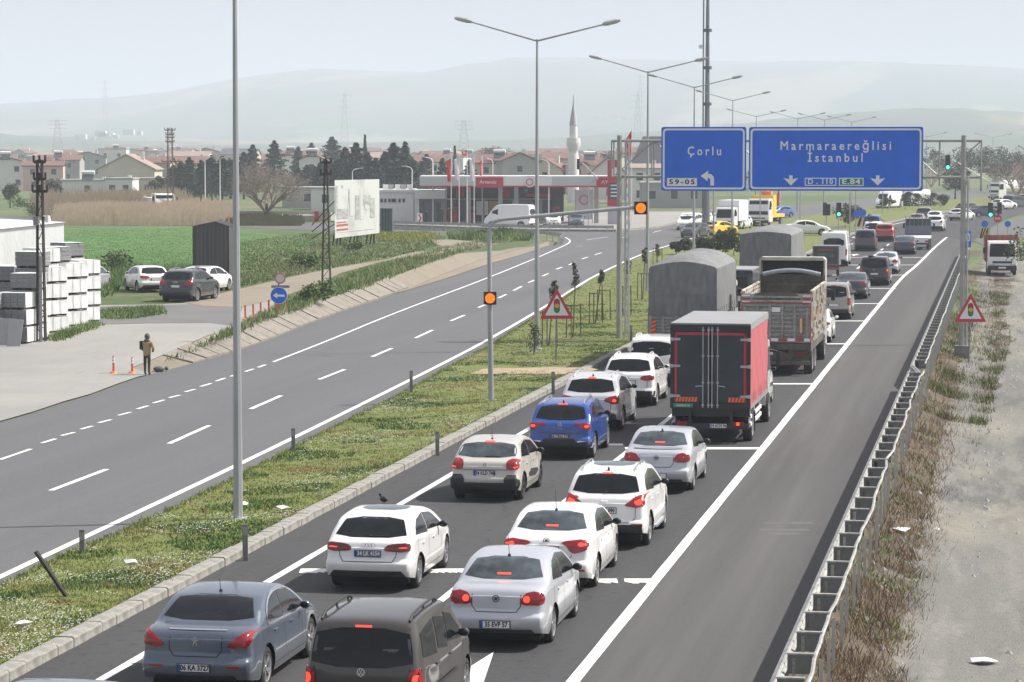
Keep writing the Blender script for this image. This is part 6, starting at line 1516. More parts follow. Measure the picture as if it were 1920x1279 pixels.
t, p, zf, u = post_thing('road_sign', 'upright blue information sign right of the gantry post', 'road sign', 1814, 487, 0, 434, .04)
m = MB(); m.box(-6 * u, 6 * u, -.07, -.05, zf(464), zf(433)); q = m.obj('panel', M_SBLUE, t); m = MB(); m.prism([(-4 * u, zf(452)), (4 * u, zf(452)), (4 * u, zf(438)), (-4 * u, zf(438))], 0, .004, Matrix.Translation((0, -.075, 0)) @ XZ); m.obj('white_field', M_SWHITE, q)
m = MB(); m.prism([(-2 * u, zf(450)), (2.4 * u, zf(450)), (1.5 * u, zf(441)), (-1 * u, zf(441))], 0, .004, Matrix.Translation((0, -.08, 0)) @ XZ); m.obj('symbol', M_SIGNBLACK, q)
t, p, zf, u = post_thing('traffic_light', 'green traffic light low on its post in the median, under the wide sign', 'traffic light', 1572, 437, .1, 405, .05); head(t, 0, zf(406), zf(380), 4.5 * u, 0)
t, p, zf, u = post_thing('traffic_light', 'pair of unlit traffic heads seen from the side left of the green one', 'traffic light', 1549, 436, .1, 378, .05); head(t, -3 * u, zf(404), zf(380), 3.6 * u, 9); head(t, 4 * u, zf(404), zf(383), 3.6 * u, 9, y=.1)
t, p, zf, u = post_thing('traffic_light', 'traffic light hanging from a bent arm before the minaret', 'traffic light', 1103, 432, 0, 345, .05)
m = MB(); m.path([(0, 0, zf(345)), (8 * u * 2.2, 0, zf(336)), (-2 * u, 0, zf(315)), (-10 * u, 0, zf(307)), (-14 * u, 0, zf(306))], .05, 6); m.obj('mast_arm', M_POLE, t); head(t, -19 * u, zf(318), zf(298), 2.6 * u, 9)
t, p, zf, u = post_thing('road_sign', 'two round blue signs above a striped board at the end of the median', 'road sign', 1611, 446, .1, 394, .05)
disc(t, -5 * u, zf(401), 7 * u, -.08, M_SBLUE, 'blue_disc'); disc(t, 6 * u, zf(399), 7 * u, -.04, M_SBLUE, 'blue_disc'); m = MB(); m.box(-5 * u, 5 * u, -.08, -.06, zf(425), zf(409)); q = m.obj('board', M_CHEVY, t)
m = MB(); m.prism([(-5 * u, zf(425)), (0, zf(425)), (5 * u, zf(409)), (0, zf(409))], 0, .004, Matrix.Translation((0, -.085, 0)) @ XZ); m.obj('stripe', M_SIGNBLACK, q)
for px, by, top, lb in [(1604, 440, 300, 'plain steel post behind the round blue signs'), (1425, 432, 320, 'plain steel post under the wide blue sign, left of the crane truck'), (1500, 428, 330, 'thin white post near the side-on sedan'), (1655, 400, 330, 'thin post among the round bushes'), (1593, 446, 362, 'slanting thin post beside the dark bush'), (1180, 432, 300, 'thin post by the forecourt edge'), (1338, 444, 330, 'grey post left of the white box truck'), (445, 415, 182, 'very thin tall mast beside the thick lamp post')]:
    post_thing('pole', lb, 'pole', px, by, .05, top, .06 if px != 1338 else .09, M_POLE, 'plain steel poles around the junction')
# round arrow sign and red ring sign on the left bank
p = GL(523, 588); t = thing('road_sign', 'round blue sign with a white left arrow, a red-ringed disc above it', 'road sign', p, 0); u = p.y / FPX; zf = lambda q: at(523, q, p.y).z - p.z
m = MB(); m.tube((-.05, .03, -.2), (.0, .03, zf(515)), .035, n=8); m.obj('post', mat('rusty', (.16, .06, .04), .8), t)
disc(t, 0, zf(554), 16.2 * u, .0, M_SWHITE, 'disc_rim'); d = disc(t, 0, zf(554), 15.2 * u, -.022, M_SBLUE, 'blue_disc')
zc = zf(554); m = MB(); m.prism([(-11 * u, zc), (-3 * u, zc + 6 * u), (-3.5 * u, zc + 2 * u), (11 * u, zc + 1.5 * u), (11 * u, zc - 2.5 * u), (-3.5 * u, zc - 2 * u), (-2 * u, zc - 6 * u)], 0, .004, Matrix.Translation((0, -.045, 0)) @ XZ); m.obj('arrow', M_SWHITE, d)
disc(t, 2.5 * u, zf(522), 10.5 * u, .0, mat('faded_ring', (.45, .20, .17), .6), 'ring_disc'); disc(t, 2.5 * u, zf(522), 7.6 * u, -.022, mat('faded_white', (.55, .53, .50), .6), 'white_disc')
m = MB(); m.box(-14 * u, 20 * u, .0, .02, zf(540), zf(535)); m.obj('crossbar', M_STEELD, t)
# flexible orange bollards
M_BOL = mat('bollard_orange', (.62, .10, .035), .5)
for i, (px, py, top) in enumerate([(213, 700, 668), (248, 700, 670), (460, 600, 572), (475, 596, 570), (489, 592, 567), (504, 588, 562), (519, 585, 563), (534, 578, 558), (446, 605, 578)]):
    p = GL(px, py); h = at(px, top, p.y).z - p.z
    t = thing('bollard', ['orange flexible bollard farthest left, apart on the bank end', 'orange flexible bollard next to the standing person', 'orange bollard in the row by the arrow sign, leftmost but one', 'orange bollard in the row by the arrow sign, third from the left', 'orange bollard in the row by the arrow sign, fourth from the left', 'orange bollard in the row, last before the arrow sign', 'orange bollard right behind the arrow sign post', 'orange bollard at the right end of the row', 'orange bollard at the left end of the row beside the lamp post'][i], 'bollard', p, 0, 'orange flexible bollards on the bank')
    m = MB(); m.tube((0, 0, -.05), (0, 0, h), .045, .04, n=8); m.obj('tube', M_BOL, t)
    for z in (.62, .8): m = MB(); m.tube((0, 0, h * z), (0, 0, h * z + .08), .05, n=8); m.obj('reflective_band', M_SWHITE if i < 2 else M_BOL, t)
    m = MB(); m.lathe([(.16, 0), (.13, .05), (.05, .08)], 10); m.obj('foot', M_ORANGE, t)
# telecom mast
p = G(1325, 442); t = thing('telecom_mast', 'tall grey telecom monopole with cable ladder and small dishes, running out of the top', 'mast', (p.x, p.y, 0), 0); u = p.y / FPX
H = at(1325, -60, p.y).z
m = MB(); 
for k in range(7): m.tube((0, 0, H * k / 7), (0, 0, H * (k + 1) / 7), (6.4 - k * .55) * u, (6.1 - k * .55) * u, n=10); 
m.obj('pole', mat('mast_grey', (.20, .225, .25), .5, .4), t)
m = MB(); m.box(-7.5 * u, -6.4 * u, -.1, .1, 0, H); m.box(-9 * u, -8 * u, -.1, .1, 0, H)
for k in range(60): m.box(-8 * u, -7.5 * u, -.05, .05, H * k / 60, H * k / 60 + .08)
m.obj('cable_ladder', M_DGREYP, t)
for q in (88, 113): disc(t, -13 * u, at(1325, q, p.y).z, 4 * u, -.2, M_WPL, 'dish_antenna')
for q in (60, 130, 198): m = MB(); m.tube((0, 0, at(1325, q, p.y).z), (0, 0, at(1325, q, p.y).z + .3), 8.2 * u, n=10); m.obj('flange', M_DGREYP, t)
# saplings and stake frames come with the plants
# ------------------------------------------------------------------ billboard, lattice poles, shed, container
def lattice_pole(px, by, top, label, wb, wt, arms, lift=True, mm=None, cat='utility pole'):
    p = GL(px, by) if lift else G(px, by); u = p.y / FPX; t = thing('lattice_pole', label, cat, p, random.uniform(-.2, .2)); H = at(px, top, p.y).z - p.z; mm = mm or mat('lattice_dark', (.035, .030, .026), .8)
    m = MB(); wb *= u / 2; wt *= u / 2
    for sx in (-1, 1):
        for sy in (-.6, .6): m.tube((sx * wb, sy * wb, -.1), (sx * wt, sy * wt, H), .045, n=4)
    m.obj('leg', mm, t); n = int(H / .55)
    for i in range(n):
        z0, z1 = H * i / n, H * (i + 1) / n; a, b = wb + (wt - wb) * i / n, wb + (wt - wb) * (i + 1) / n; s_ = 1 if i % 2 else -1
        m = MB(); m.tube((-a * s_, -.6 * a, z0), (b * s_, -.6 * b, z1), .022, n=4); m.tube((-b, -.6 * b, z1), (b, -.6 * b, z1), .02, n=4); m.tube((a, -.6 * a * s_, z0), (b, .6 * b * s_, z1), .02, n=4); m.obj('brace', mm, t)
    for q, hw in arms:
        z = at(px, q, p.y).z - p.z; m = MB(); m.tube((-hw * u, 0, z), (hw * u, 0, z), .06, n=5)
        for s_ in (-1, 0, 1): m.tube((s_ * hw * u, 0, z), (s_ * hw * u, 0, z + .28), .05, n=6)
        m.obj('cross_arm', mm, t)
    return t, p, u
t, p, u = lattice_pole(78, 640, 300, 'black lattice power pole among the block pallets, with a lamp and meter box', 15, 9, [(304, 11), (336, 11), (359, 14)])
zf = lambda q: at(78, q, p.y).z - p.z
m = MB(); m.box(-9 * u, 0, -.4, -.2, zf(422), zf(406)); m.obj('meter_box', M_STEELD, t); m = MB(); m.tube((4 * u, 0, zf(404)), (17 * u, -.2, zf(408)), .03); m.tube((17 * u, -.2, zf(417)), (17 * u, -.2, zf(404)), .14, .08, n=8); m.obj('floodlight', M_WPL, t)
m = MB(); m.tube((2 * u, -.3, 0), (2 * u, -.2, zf(480)), .07, n=6); m.obj('conduit', M_STEELD, t)
lattice_pole(320, 412, 240, 'brown lattice power pole behind the reeds', 12, 8, [(244, 10), (252, 8), (258, 8), (266, 8), (303, 16)], lift=False, mm=mat('lattice_brown', (.10, .065, .055), .8))
lattice_pole(612, 540, 300, 'black ladder-like lattice pole in front of the billboard', 16, 4, [(305, 10), (326, 10)])
p = GL(628, 462); u = p.y / FPX; t = thing('billboard', 'large faded white billboard with grey building picture and red lettering', 'billboard', p, 0); zf = lambda q: at(628, q, p.y).z - p.z
bm_ = ground_mat('faded_poster', (.74, .75, .72), [(.5, .52, .70, (.50, .52, .48), (1.2, 1, 2.2)), (1.6, .55, .75, (.76, .77, .74), (1, 1, 3)), (2.6, .62, .78, (.42, .44, .42), (1, 1, 3))], rough=.6, bump=0)
m = MB(); x1 = 83 * u; dy = 3.4; zz0, zz1, zz2, zz3 = zf(447), zf(338), 0, 0
ya = 0; k2 = (p.y + dy) / FPX; r0, r1 = at(711, 437, p.y + dy), at(711, 336, p.y + dy); L0, L1 = Vector((0, 0, zf(447))), Vector((0, 0, zf(338))); R0, R1 = r0 - p, r1 - p
m.add([L0, R0, R1, L1, L0 + Vector((0, .12, 0)), R0 + Vector((0, .12, 0)), R1 + Vector((0, .12, 0)), L1 + Vector((0, .12, 0))], [(0, 1, 2, 3), (5, 4, 7, 6), (1, 5, 6, 2), (4, 0, 3, 7), (3, 2, 6, 7), (4, 5, 1, 0)]); bb = m.obj('board', bm_, t)
def bpt(a, b, o=-.03): q = L0.lerp(R0, a).lerp(L1.lerp(R1, a), b); return q + Vector((0, o, 0))
def bq(a0, a1, b0, b1, nm, mm): m = MB(); m.add([bpt(a0, b0), bpt(a1, b0), bpt(a1, b1), bpt(a0, b1)], [(0, 1, 2, 3)]); return m.obj(nm, mm, bb)
M_PRED = mat('poster_red', (.58, .14, .11), .6); M_PG = mat('poster_grey', (.50, .52, .49), .6, var=.3, scale=3); M_PW = mat('poster_white', (.72, .73, .71), .6)
bq(.04, .30, .20, .235, 'red_band', M_PRED); bq(.04, .30, .125, .155, 'red_band', M_PRED); bq(.06, .93, .09, .10, 'text_line', M_PW); bq(.04, .26, .26, .275, 'text_line', M_PRED)
for (a0, a1, b0, b1, mm) in [(.05, .30, .33, .50, M_PG), (.34, .44, .36, .80, M_PW), (.46, .55, .30, .72, M_PG), (.57, .63, .28, .84, M_PW), (.62, .80, .55, .72, M_PG), (.68, .73, .46, .66, M_PW), (.80, .90, .30, .66, M_PG), (.16, .19, .86, .91, M_PG), (.02, .07, .4, .9, M_PG), (.31, .35, .62, .84, M_PG)]: bq(a0, a1, b0, b1, 'picture_patch', mm)
m = MB()
for a in (.12, .5, .88):
    q = bpt(a, 0, .2); m.tube((q.x, q.y, -.3), bpt(a, .95, .2), .09, n=6); m.tube((q.x - .9, q.y + 2.2, -.3), bpt(a, .6, .25), .07, n=6); m.tube((q.x - .5, q.y + 1.3, -.3), bpt(a, .25, .25), .06, n=6)
m.obj('frame', mat('lattice_dark', (.035, .03, .026), .8), t)
for k in range(3): a = bpt(.0, .25 + .2 * k, .2); m = MB(); m.tube(a + Vector((-2.2, 2.5, -1.4 - k * .4)), a, .05, n=5); m.obj('strut', mat('lattice_dark', (.03, .03, .03)), t)
p = GL(724, 436); u = p.y / FPX; m = MB(); w_, h_ = 22 * u, at(724, 391, p.y).z - p.z
t = thing('container', 'small dark green corrugated steel container right of the billboard', 'container', p, 0)
m.box(-w_ / 2, w_ / 2, 0, 2.2, 0, h_); m.obj('body', mat('container_green', (.045, .065, .062), .6), t)
for k in range(4): m = MB(); m.box(-w_ / 2 + .05 + k * w_ / 4, -w_ / 2 + .12 + k * w_ / 4, -.05, 0, .05, h_ - .05); m.obj('rib', mat('container_rib', (.10, .14, .14), .5), t)
p = GL(396, 536); u = p.y / FPX; t = thing('trailer_shed', 'tall dark panelled box with a shallow gabled top behind the parked cars', 'shed', p, 0); zf = lambda q: at(396, q, p.y).z - p.z
M_SH = mat('dark_panel', (.055, .052, .052), .55, var=.3, scale=1.2, stretch=(3, 3, .2)); m = MB(); hw = 34 * u
m.prism([(-hw, zf(536)), (hw, zf(536)), (hw, zf(424)), (8 * u, zf(416)), (-hw, zf(424))], -3.0, 0, XZ); m.obj('body', M_SH, t)
m = MB(); m.add([(-hw - .05, -.08, zf(424.5)), (8 * u, -.08, zf(415)), (8 * u, 3.1, zf(415)), (-hw - .05, 3.1, zf(424.5)), (hw + .05, -.08, zf(424.5)), (hw + .05, 3.1, zf(424.5))] , [(0, 1, 2, 3), (1, 4, 5, 2)]); m.obj('roof', M_SIGNBLACK, t)
for k in range(9): xx = -hw + .02 + k * 2 * hw / 9; m = MB(); m.box(xx, xx + .035, -.03, 0, zf(534), zf(426)); m.obj('panel_strip', mat('panel_strip', (.10, .095, .095), .5), t)
m = MB(); m.box(-hw, -hw + .06, -.06, 0, zf(534), zf(424)); m.box(hw - .06, hw, -.06, 0, zf(534), zf(424)); m.obj('corner_post', M_SIGNBLACK, t)
p = GL(404, 546); t = thing('utility_trailer', 'small white tubular trailer between the white hatchback and the dark shed', 'trailer', p, .2); m = MB(); u = p.y / FPX
m.path([(-.5, 0, .6), (.35, 0, .6), (.35, 0, 1.15), (-.5, 0, 1.15), (-.5, 0, .6)], .05, 6); m.path([(-.5, .8, .6), (.35, .8, .6), (.35, .8, 1.15)], .05, 6); m.tube((.35, 0, 1.15), (.35, .8, 1.15), .05); m.box(-.5, .35, 0, .8, .5, .58); m.obj('frame', M_WPL, t); truck_wheels(t, .95, (.4,), .3, .16, 1)

# ------------------------------------------------------------------ wrapped pallets of concrete blocks
M_FILM = mat('white_film', (.74, .75, .74), .38, var=.07, scale=2, bump=.8, bscale=6, spec=.6, stretch=(1, 1, .4)); M_BLK = mat('concrete_block', (.215, .22, .222), .9, var=.12, scale=4, bump=.4, scale2=12); M_WOOD = mat('pallet_wood', (.09, .065, .045), .85)
PW, PD, PH = 1.08, 1.1, .70
def pallet(loc, rz, label, kind, w=PW, d=PD, h=PH):
    t = thing('block_pallet', label, 'block pallet', loc, rz, 'stacked pallets of concrete blocks')
    m = MB()
    for k in range(3): m.box(-w / 2 + .04 + k * (w - .18) / 2, -w / 2 + .14 + k * (w - .18) / 2, .03, d - .03, 0, .07)
    m.box(-w / 2 + .02, w / 2 - .02, .02, d - .02, .07, .09); m.obj('pallet', M_WOOD, t)
    z0 = .092
    if kind == 'grey':
        nx, nz = 4, 3; bw, bh = w / nx, (h - .10) / nz; me = bpy.data.meshes.get('block_unit')
        if me is None:
            q = MB(); q.box(-bw / 2 + .008, bw / 2 - .008, .0, d, .006, bh - .004); me = q.mesh('block_unit'); me.materials.append(M_BLK)
        for i in range(nx):
            for j in range(nz):
                o = bpy.data.objects.new('block', me); COL.objects.link(o); o.parent = t; o.location = (-w / 2 + bw * (i + .5), random.uniform(-.012, .012), z0 + bh * j)
        m = MB(); g = .018
        m.add([(w / 2 + g, .04, z0), (w / 2 + g, d + g, z0), (w / 2 + g, d + g, z0 + h - .09), (w / 2 + g, .02, z0 + h - .09), (-w / 2 - g, .02, z0 + h - .085), (-w / 2 - g, d + g, z0 + h - .085), (w / 2 - .1, -.02, z0 + h - .095), (-w / 2 + .1, -.02, z0 + h - .095)],
              [(0, 1, 2, 3), (3, 2, 5, 4), (4, 7, 6, 3)]); m.obj('wrap', M_FILM, t)
    else:
        m = MB(); nx, nz = 6, 4; b = len(m.v)
        def pt(x, y, z): 
            q = Vector((x + loc[0], y + loc[1], z + loc[2])) * 2.4; return (x + .022 * noise.noise(q), y + .022 * noise.noise(q + Vector((9, 0, 0))), z)
        faces_ = [((-w / 2, 0), (w / 2, 0)), ((w / 2, 0), (w / 2, d)), ((w / 2, d), (-w / 2, d)), ((-w / 2, d), (-w / 2, 0))]
        for (a, c) in faces_:
            b = len(m.v)
            for i in range(nx + 1):
                for j in range(nz + 1):
                    k = i / nx; m.v.append(pt(a[0] + (c[0] - a[0]) * k, a[1] + (c[1] - a[1]) * k, z0 + (h - .11) * j / nz))
            for i in range(nx):
                for j in range(nz): q = b + i * (nz + 1) + j; m.f.append((q, q + nz + 1, q + nz + 2, q + 1))
        zt2 = z0 + h - .10; m.add([(-w / 2, 0, zt2), (w / 2, 0, zt2), (w / 2, d, zt2), (-w / 2, d, zt2)], [(0, 1, 2, 3)]); m.obj('wrap', M_FILM, t)
        m = MB()
        for k in (.33, .68): m.box(-w / 2 - .012, -w / 2 + .0, 0, 0, 0, 0) if False else m.box(-w / 2 + w * k - .012, -w / 2 + w * k + .012, -.028, -.022, z0, zt2); m.box(w / 2 + .022, w / 2 + .028, d * k - .012, d * k + .012, z0, zt2)
        m.obj('strap', mat('strap_grey', (.45, .46, .46), .5), t)['kind'] = 'stuff'
LV = ['lowest', 'second from the ground', 'third from the ground', 'fourth from the ground', 'topmost']
def column(px, py, levels, rzd, desc, w=PW):
    p = GL(px, py)
    for i, kd in enumerate(levels):
        z = p.z + .0 + i * (PH + .012); nm = ['lowest', 'second', 'third', 'fourth'][i] if i < len(levels) - 1 else 'topmost'
        pallet((p.x + random.uniform(-.04, .04), p.y + random.uniform(-.03, .03), z), rad(-rzd if kd == 'grey' and rzd < 20 else 46 if rzd > 20 else -rzd) + random.uniform(-.03, .03), f"{'grey-faced' if kd == 'grey' else 'white-wrapped'} block pallet, {nm} in the {desc}", kd, w if kd == 'grey' else w * 1.12)
column(22, 645, ['grey', 'grey', 'grey'], 14, 'front column at the left edge', 1.3)
column(-30, 647, ['grey', 'grey', 'grey'], 14, 'column cut by the left edge', 1.08)
column(44, 640, ['film', 'grey', 'grey', 'grey'], 14, 'column just left of the black lattice pole', 1.1)
column(52, 628, ['film', 'film', 'grey', 'grey', 'grey'], 14, 'tall column behind the black lattice pole')
column(5, 622, ['film', 'film', 'grey', 'grey'], 14, 'column behind the front one at the left edge')
column(106, 624, ['film', 'film', 'film', 'film'], 24, 'column just right of the black lattice pole')
column(116, 612, ['film', 'film', 'film', 'film', 'grey'], 24, 'tall column with a grey-faced top right of the pole')
column(92, 616, ['film', 'film', 'film', 'film', 'film'], 24, 'tallest white column touching the pole')
column(146, 612, ['film', 'film', 'film', 'film'], 24, 'second white column from the right end')
column(168, 604, ['film', 'film', 'film', 'film'], 24, 'white column at the right end')
column(140, 598, ['film', 'film', 'film', 'film', 'grey'], 24, 'rear column with a grey top near the right end')
for k, (px, py, lb) in enumerate([(3, 648, 'grey slab leaning on the pallets at the very left edge'), (25, 650, 'grey slab leaning on the front block pallets')]):
    p = GL(px, py); m = MB(); m.box(-.28, .28, -.05, .0, 0, 1.15, Matrix.Rotation(rad(-12), 4, 'X') @ Matrix.Rotation(rad(6), 4, 'Y')); o = m.obj('slab', mat('slab_grey', (.30, .31, .32), .8, var=.1, scale=2)); o.location = p; tag(o, lb, 'slab')
# white tent-like hall at the left edge
p = GL(70, 560); u = p.y / FPX; t = thing('storage_tent', 'white sheeted storage hall behind the block pallets', 'storage hall', (p.x - 1.2, p.y + 9, p.z), rad(42)); zf = lambda q: at(30, q, p.y + 6).z - p.z
m = MB(); m.prism([(-9, 0), (1.4, 0), (1.4, zf(421)), (-9, zf(446))], -7, 0, XZ); m.obj('hall_wall', M_FILM, t)
m = MB(); m.add([(-9, -.1, zf(446)), (1.5, -.1, zf(420)), (1.5, 7.1, zf(418)), (-9, 7.1, zf(440))], [(0, 1, 2, 3)]); m.obj('roof_sheet', M_FILM, t); m = MB(); m.box(-9, 1.4, -.04, 0, zf(500), zf(499)); m.obj('wall_seam', M_STEEL, t)

# ------------------------------------------------------------------ person on the bank end
def skin_fig(name, pts, edges, rads, m_, parent, sub=1):
    me = bpy.data.meshes.new(name); me.from_pydata(pts, edges, []); o = bpy.data.objects.new(name, me); COL.objects.link(o)
    md = o.modifiers.new('s', 'SKIN'); md.use_smooth_shade = True
    for i, r in enumerate(rads): me.skin_vertices[0].data[i].radius = (r, r) if not isinstance(r, tuple) else r
    me.skin_vertices[0].data[0].use_root = True
    if sub: sm_ = o.modifiers.new('u', 'SUBSURF'); sm_.levels = sub; sm_.render_levels = sub
    bpy.context.view_layer.update(); nm = bpy.data.meshes.new_from_object(o.evaluated_get(bpy.context.evaluated_depsgraph_get())); bpy.data.objects.remove(o)
    nm.materials.clear(); return link(name, nm, m_, parent)
p = G(276, 703, .0); sc_h = 1.50
t = thing('person', 'standing person in tan coat, dark trousers and grey hood, seen from behind on the roadside', 'person', p, rad(-20)); t.scale = (.92, .92, .92)
M_COAT = mat('coat_tan', (.34, .25, .13), .85, var=.12, scale=5, bump=.4); M_TRO = mat('trousers_dark', (.035, .035, .04), .85); M_SKIN = mat('skin', (.45, .27, .19), .6); M_HOOD = mat('hood_grey', (.10, .10, .105), .9)
body = skin_fig('body', [(0, 0, .86), (.085, 0, .84), (.09, .01, .46), (.09, -.01, .07), (.09, .13, .03), (-.085, 0, .84), (-.09, -.01, .46), (-.09, -.02, .07), (-.09, .12, .03), (0, .0, 1.10), (0, .01, 1.34), (0, .02, 1.42), (0, .04, 1.53), (.19, .01, 1.34), (.25, .03, 1.08), (.19, .17, .95), (.12, .24, .96), (-.19, .01, 1.34), (-.25, .03, 1.08), (-.19, .17, .95), (-.12, .24, .96)],
    [(0, 1), (1, 2), (2, 3), (3, 4), (0, 5), (5, 6), (6, 7), (7, 8), (0, 9), (9, 10), (10, 11), (11, 12), (10, 13), (13, 14), (14, 15), (15, 16), (10, 17), (17, 18), (18, 19), (19, 20)],
    [.13, .09, .065, .045, .04, .09, .065, .045, .04, .13, .13, .055, .095, .065, .05, .04, .035, .065, .05, .04, .035], M_TRO, t)
coat = skin_fig('coat', [(0, 0, .74), (0, 0, .98), (0, 0, 1.2), (0, .0, 1.37), (.20, .01, 1.34), (.27, .03, 1.08), (.20, .16, .97), (-.20, .01, 1.34), (-.27, .03, 1.08), (-.20, .16, .97)], [(0, 1), (1, 2), (2, 3), (3, 4), (4, 5), (5, 6), (3, 7), (7, 8), (8, 9)], [(.20, .17), (.18, .155), (.185, .15), (.15, .12), .085, .07, .055, .085, .07, .055], M_COAT, t)
m = MB(); m.ball(Vector((0, .07, 1.56)), .10, 8, .85, .95, 1.15); m.obj('head', M_SKIN, t, smooth=80)
m = MB(); m.ball(Vector((0, .035, 1.575)), .125, 8, .92, .95, 1.1); m.ball(Vector((0, -.01, 1.42)), .10, 6, 1.3, .9, .7); m.obj('hood', M_HOOD, t, smooth=80)
m = MB(); m.cbox((-.22, -.06, 1.22), (.10, .16, .34)); m.obj('shoulder_bag', M_SIGNBLACK, t)
for s_ in (1, -1): m = MB(); m.ball(Vector((s_ * .12, .26, .96)), .045, 6, .8, 1.3, .8); m.obj('hand', M_SKIN, t, smooth=80)
for i, (dx, dy, lb) in enumerate([(22, -4, 'dark sack lying by the kerb at the person\'s feet')]):
    p2 = G(276 + dx, 701 + dy, .0); m = MB(); m.ball(Vector((0, 0, .10)), .14, 6, 1.6, 1, .8); m.ball(Vector((.28, .1, .12)), .08, 6); o = m.obj('sack', M_HOOD, smooth=80); o.location = p2; tag(o, lb, 'sack')
# pigeon on the asphalt by the kerb
p = G(720, 946); t = thing('pigeon', 'small dark pigeon standing on the asphalt between kerb and white hatchback', 'bird', p, .8)
m = MB(); m.ball(Vector((0, 0, .13)), .085, 8, .8, 1.5, .85); m.ball(Vector((0, .12, .23)), .042, 8); m.tube((0, .08, .16), (0, .12, .23), .04, .03); m.tube((0, .155, .23), (0, .185, .222), .012, .003); m.add([(-.03, -.09, .13), (.03, -.09, .13), (.045, -.24, .10), (-.045, -.24, .10), (0, -.1, .115)], [(0, 1, 2, 3), (0, 3, 4), (1, 4, 2), (3, 2, 4)]); m.obj('body', mat('pigeon_dark', (.03, .032, .038), .6), t, smooth=80)
m = MB(); m.tube((.03, 0, 0), (.03, 0, .08), .008); m.tube((-.03, 0, 0), (-.03, 0, .08), .008); m.tube((.03, .0, .005), (.03, .05, .005), .006); m.tube((-.03, .0, .005), (-.03, .05, .005), .006); m.obj('leg', mat('bird_leg', (.3, .08, .06), .6), t)
# ------------------------------------------------------------------ vegetation kit
def leafmat(name, col, col2, var=.35):
    m = bpy.data.materials.new(name); m.use_nodes = True; n = m.node_tree.nodes; l = m.node_tree.links; b = n['Principled BSDF']; b.inputs['Roughness'].default_value = .75; b.inputs['Specular IOR Level'].default_value = .25
    oi = n.new('ShaderNodeObjectInfo'); tc = n.new('ShaderNodeTexCoord'); nz = n.new('ShaderNodeTexNoise'); nz.inputs['Scale'].default_value = 1.6; nz.inputs['Detail'].default_value = 5
    l.new(tc.outputs['Object'], nz.inputs['Vector']); ad = n.new('ShaderNodeMath'); ad.operation = 'MULTIPLY_ADD'; ad.inputs[1].default_value = .3; l.new(oi.outputs['Random'], ad.inputs[0]); l.new(nz.outputs['Fac'], ad.inputs[2])
    r = n.new('ShaderNodeValToRGB'); r.color_ramp.elements[0].position = .42; r.color_ramp.elements[1].position = .86; r.color_ramp.elements[0].color = (*col, 1); r.color_ramp.elements[1].color = (*col2, 1)
    l.new(ad.outputs[0], r.inputs[0]); l.new(r.outputs[0], b.inputs['Base Color']); MATS[name] = m; return m
L_CON = leafmat('conifer_leaf', (.020, .035, .022), (.045, .062, .035)); L_CYP = leafmat('cypress_leaf', (.018, .032, .016), (.04, .06, .028)); L_BUSH = leafmat('bush_leaf', (.020, .030, .014), (.075, .078, .032)); L_BUSHG = leafmat('weed_leaf', (.045, .085, .025), (.10, .15, .045))
L_OLIVE = leafmat('sapling_leaf', (.045, .06, .032), (.10, .115, .06)); L_BARE = mat('bare_twig', (.26, .22, .18), .9, var=.2, scale=2); L_BARER = mat('bare_twig_reddish', (.32, .23, .20), .9); L_TRUNK = mat('trunk', (.08, .06, .045), .95, var=.3, scale=6)
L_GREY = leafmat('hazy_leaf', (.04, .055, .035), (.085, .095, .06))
rnd = random.Random(11)
def leaves(vol, n, size, name, m, flat=.5):
    mb = MB()
    for _ in range(n):
        c, out = vol(); s = size * rnd.uniform(.5, 1.3)
        a = Vector((rnd.gauss(0, 1), rnd.gauss(0, 1), rnd.gauss(0, .6))).normalized(); b = a.cross(Vector((rnd.gauss(0, 1), rnd.gauss(0, 1), rnd.gauss(0, 1)))).normalized()
        q = len(mb.v); mb.v += [tuple(c - a * s), tuple(c + b * s * flat), tuple(c + a * s), tuple(c - b * s * flat)]; mb.f.append((q, q + 1, q + 2, q + 3))
    me = mb.mesh(name); me.materials.append(m); return me
def vol_conifer(h, r, lo=.12, tiers=9):
    def f():
        t = rnd.random() ** .75; z = h * (lo + (1 - lo) * t); tier = .78 + .3 * math.sin(t * tiers * 6.28 + 1); R = r * (1 - t) ** .8 * tier + .05; a = rnd.uniform(0, 6.283); lob = 1 + .22 * math.sin(a * 3 + z)
        k = rnd.random() ** .4; return Vector((R * k * lob * math.cos(a), R * k * lob * math.sin(a), z)), None
    return f
def vol_blobs(bl):
    def f():
        (x, y, z, r) = rnd.choice(bl); d = Vector((rnd.gauss(0, 1), rnd.gauss(0, 1), rnd.gauss(0, 1))).normalized() * r * rnd.uniform(.55, 1.05); return Vector((x + d.x, y + d.y, max(.03, z + d.z * .85))), None
    return f
def trunk_mesh(h, r): m = MB(); m.tube((0, 0, -.3), (0, 0, h), r, r * .35, n=6); me = m.mesh('trunk'); me.materials.append(L_TRUNK); return me
CONV = [(leaves(vol_conifer(8, 2.0 + .4 * i, tiers=7 + i), 1500, .26, 'crown', L_CON), trunk_mesh(7.4, .16)) for i in range(3)]
CYPV = (leaves(vol_conifer(8, .9, .04, 3), 1100, .22, 'crown', L_CYP), trunk_mesh(7, .12))
def plantobj(name, label, cat, loc, me_crown, me_trunk, sc_=(1, 1, 1), rz=None, group=None):
    t = thing(name, label, cat, loc, rnd.uniform(0, 6.28) if rz is None else rz, group); t.scale = sc_
    for nm, me in (('trunk', me_trunk), ('crown', me_crown)):
        if me: o = bpy.data.objects.new(nm, me); COL.objects.link(o); o.parent = t
    return t
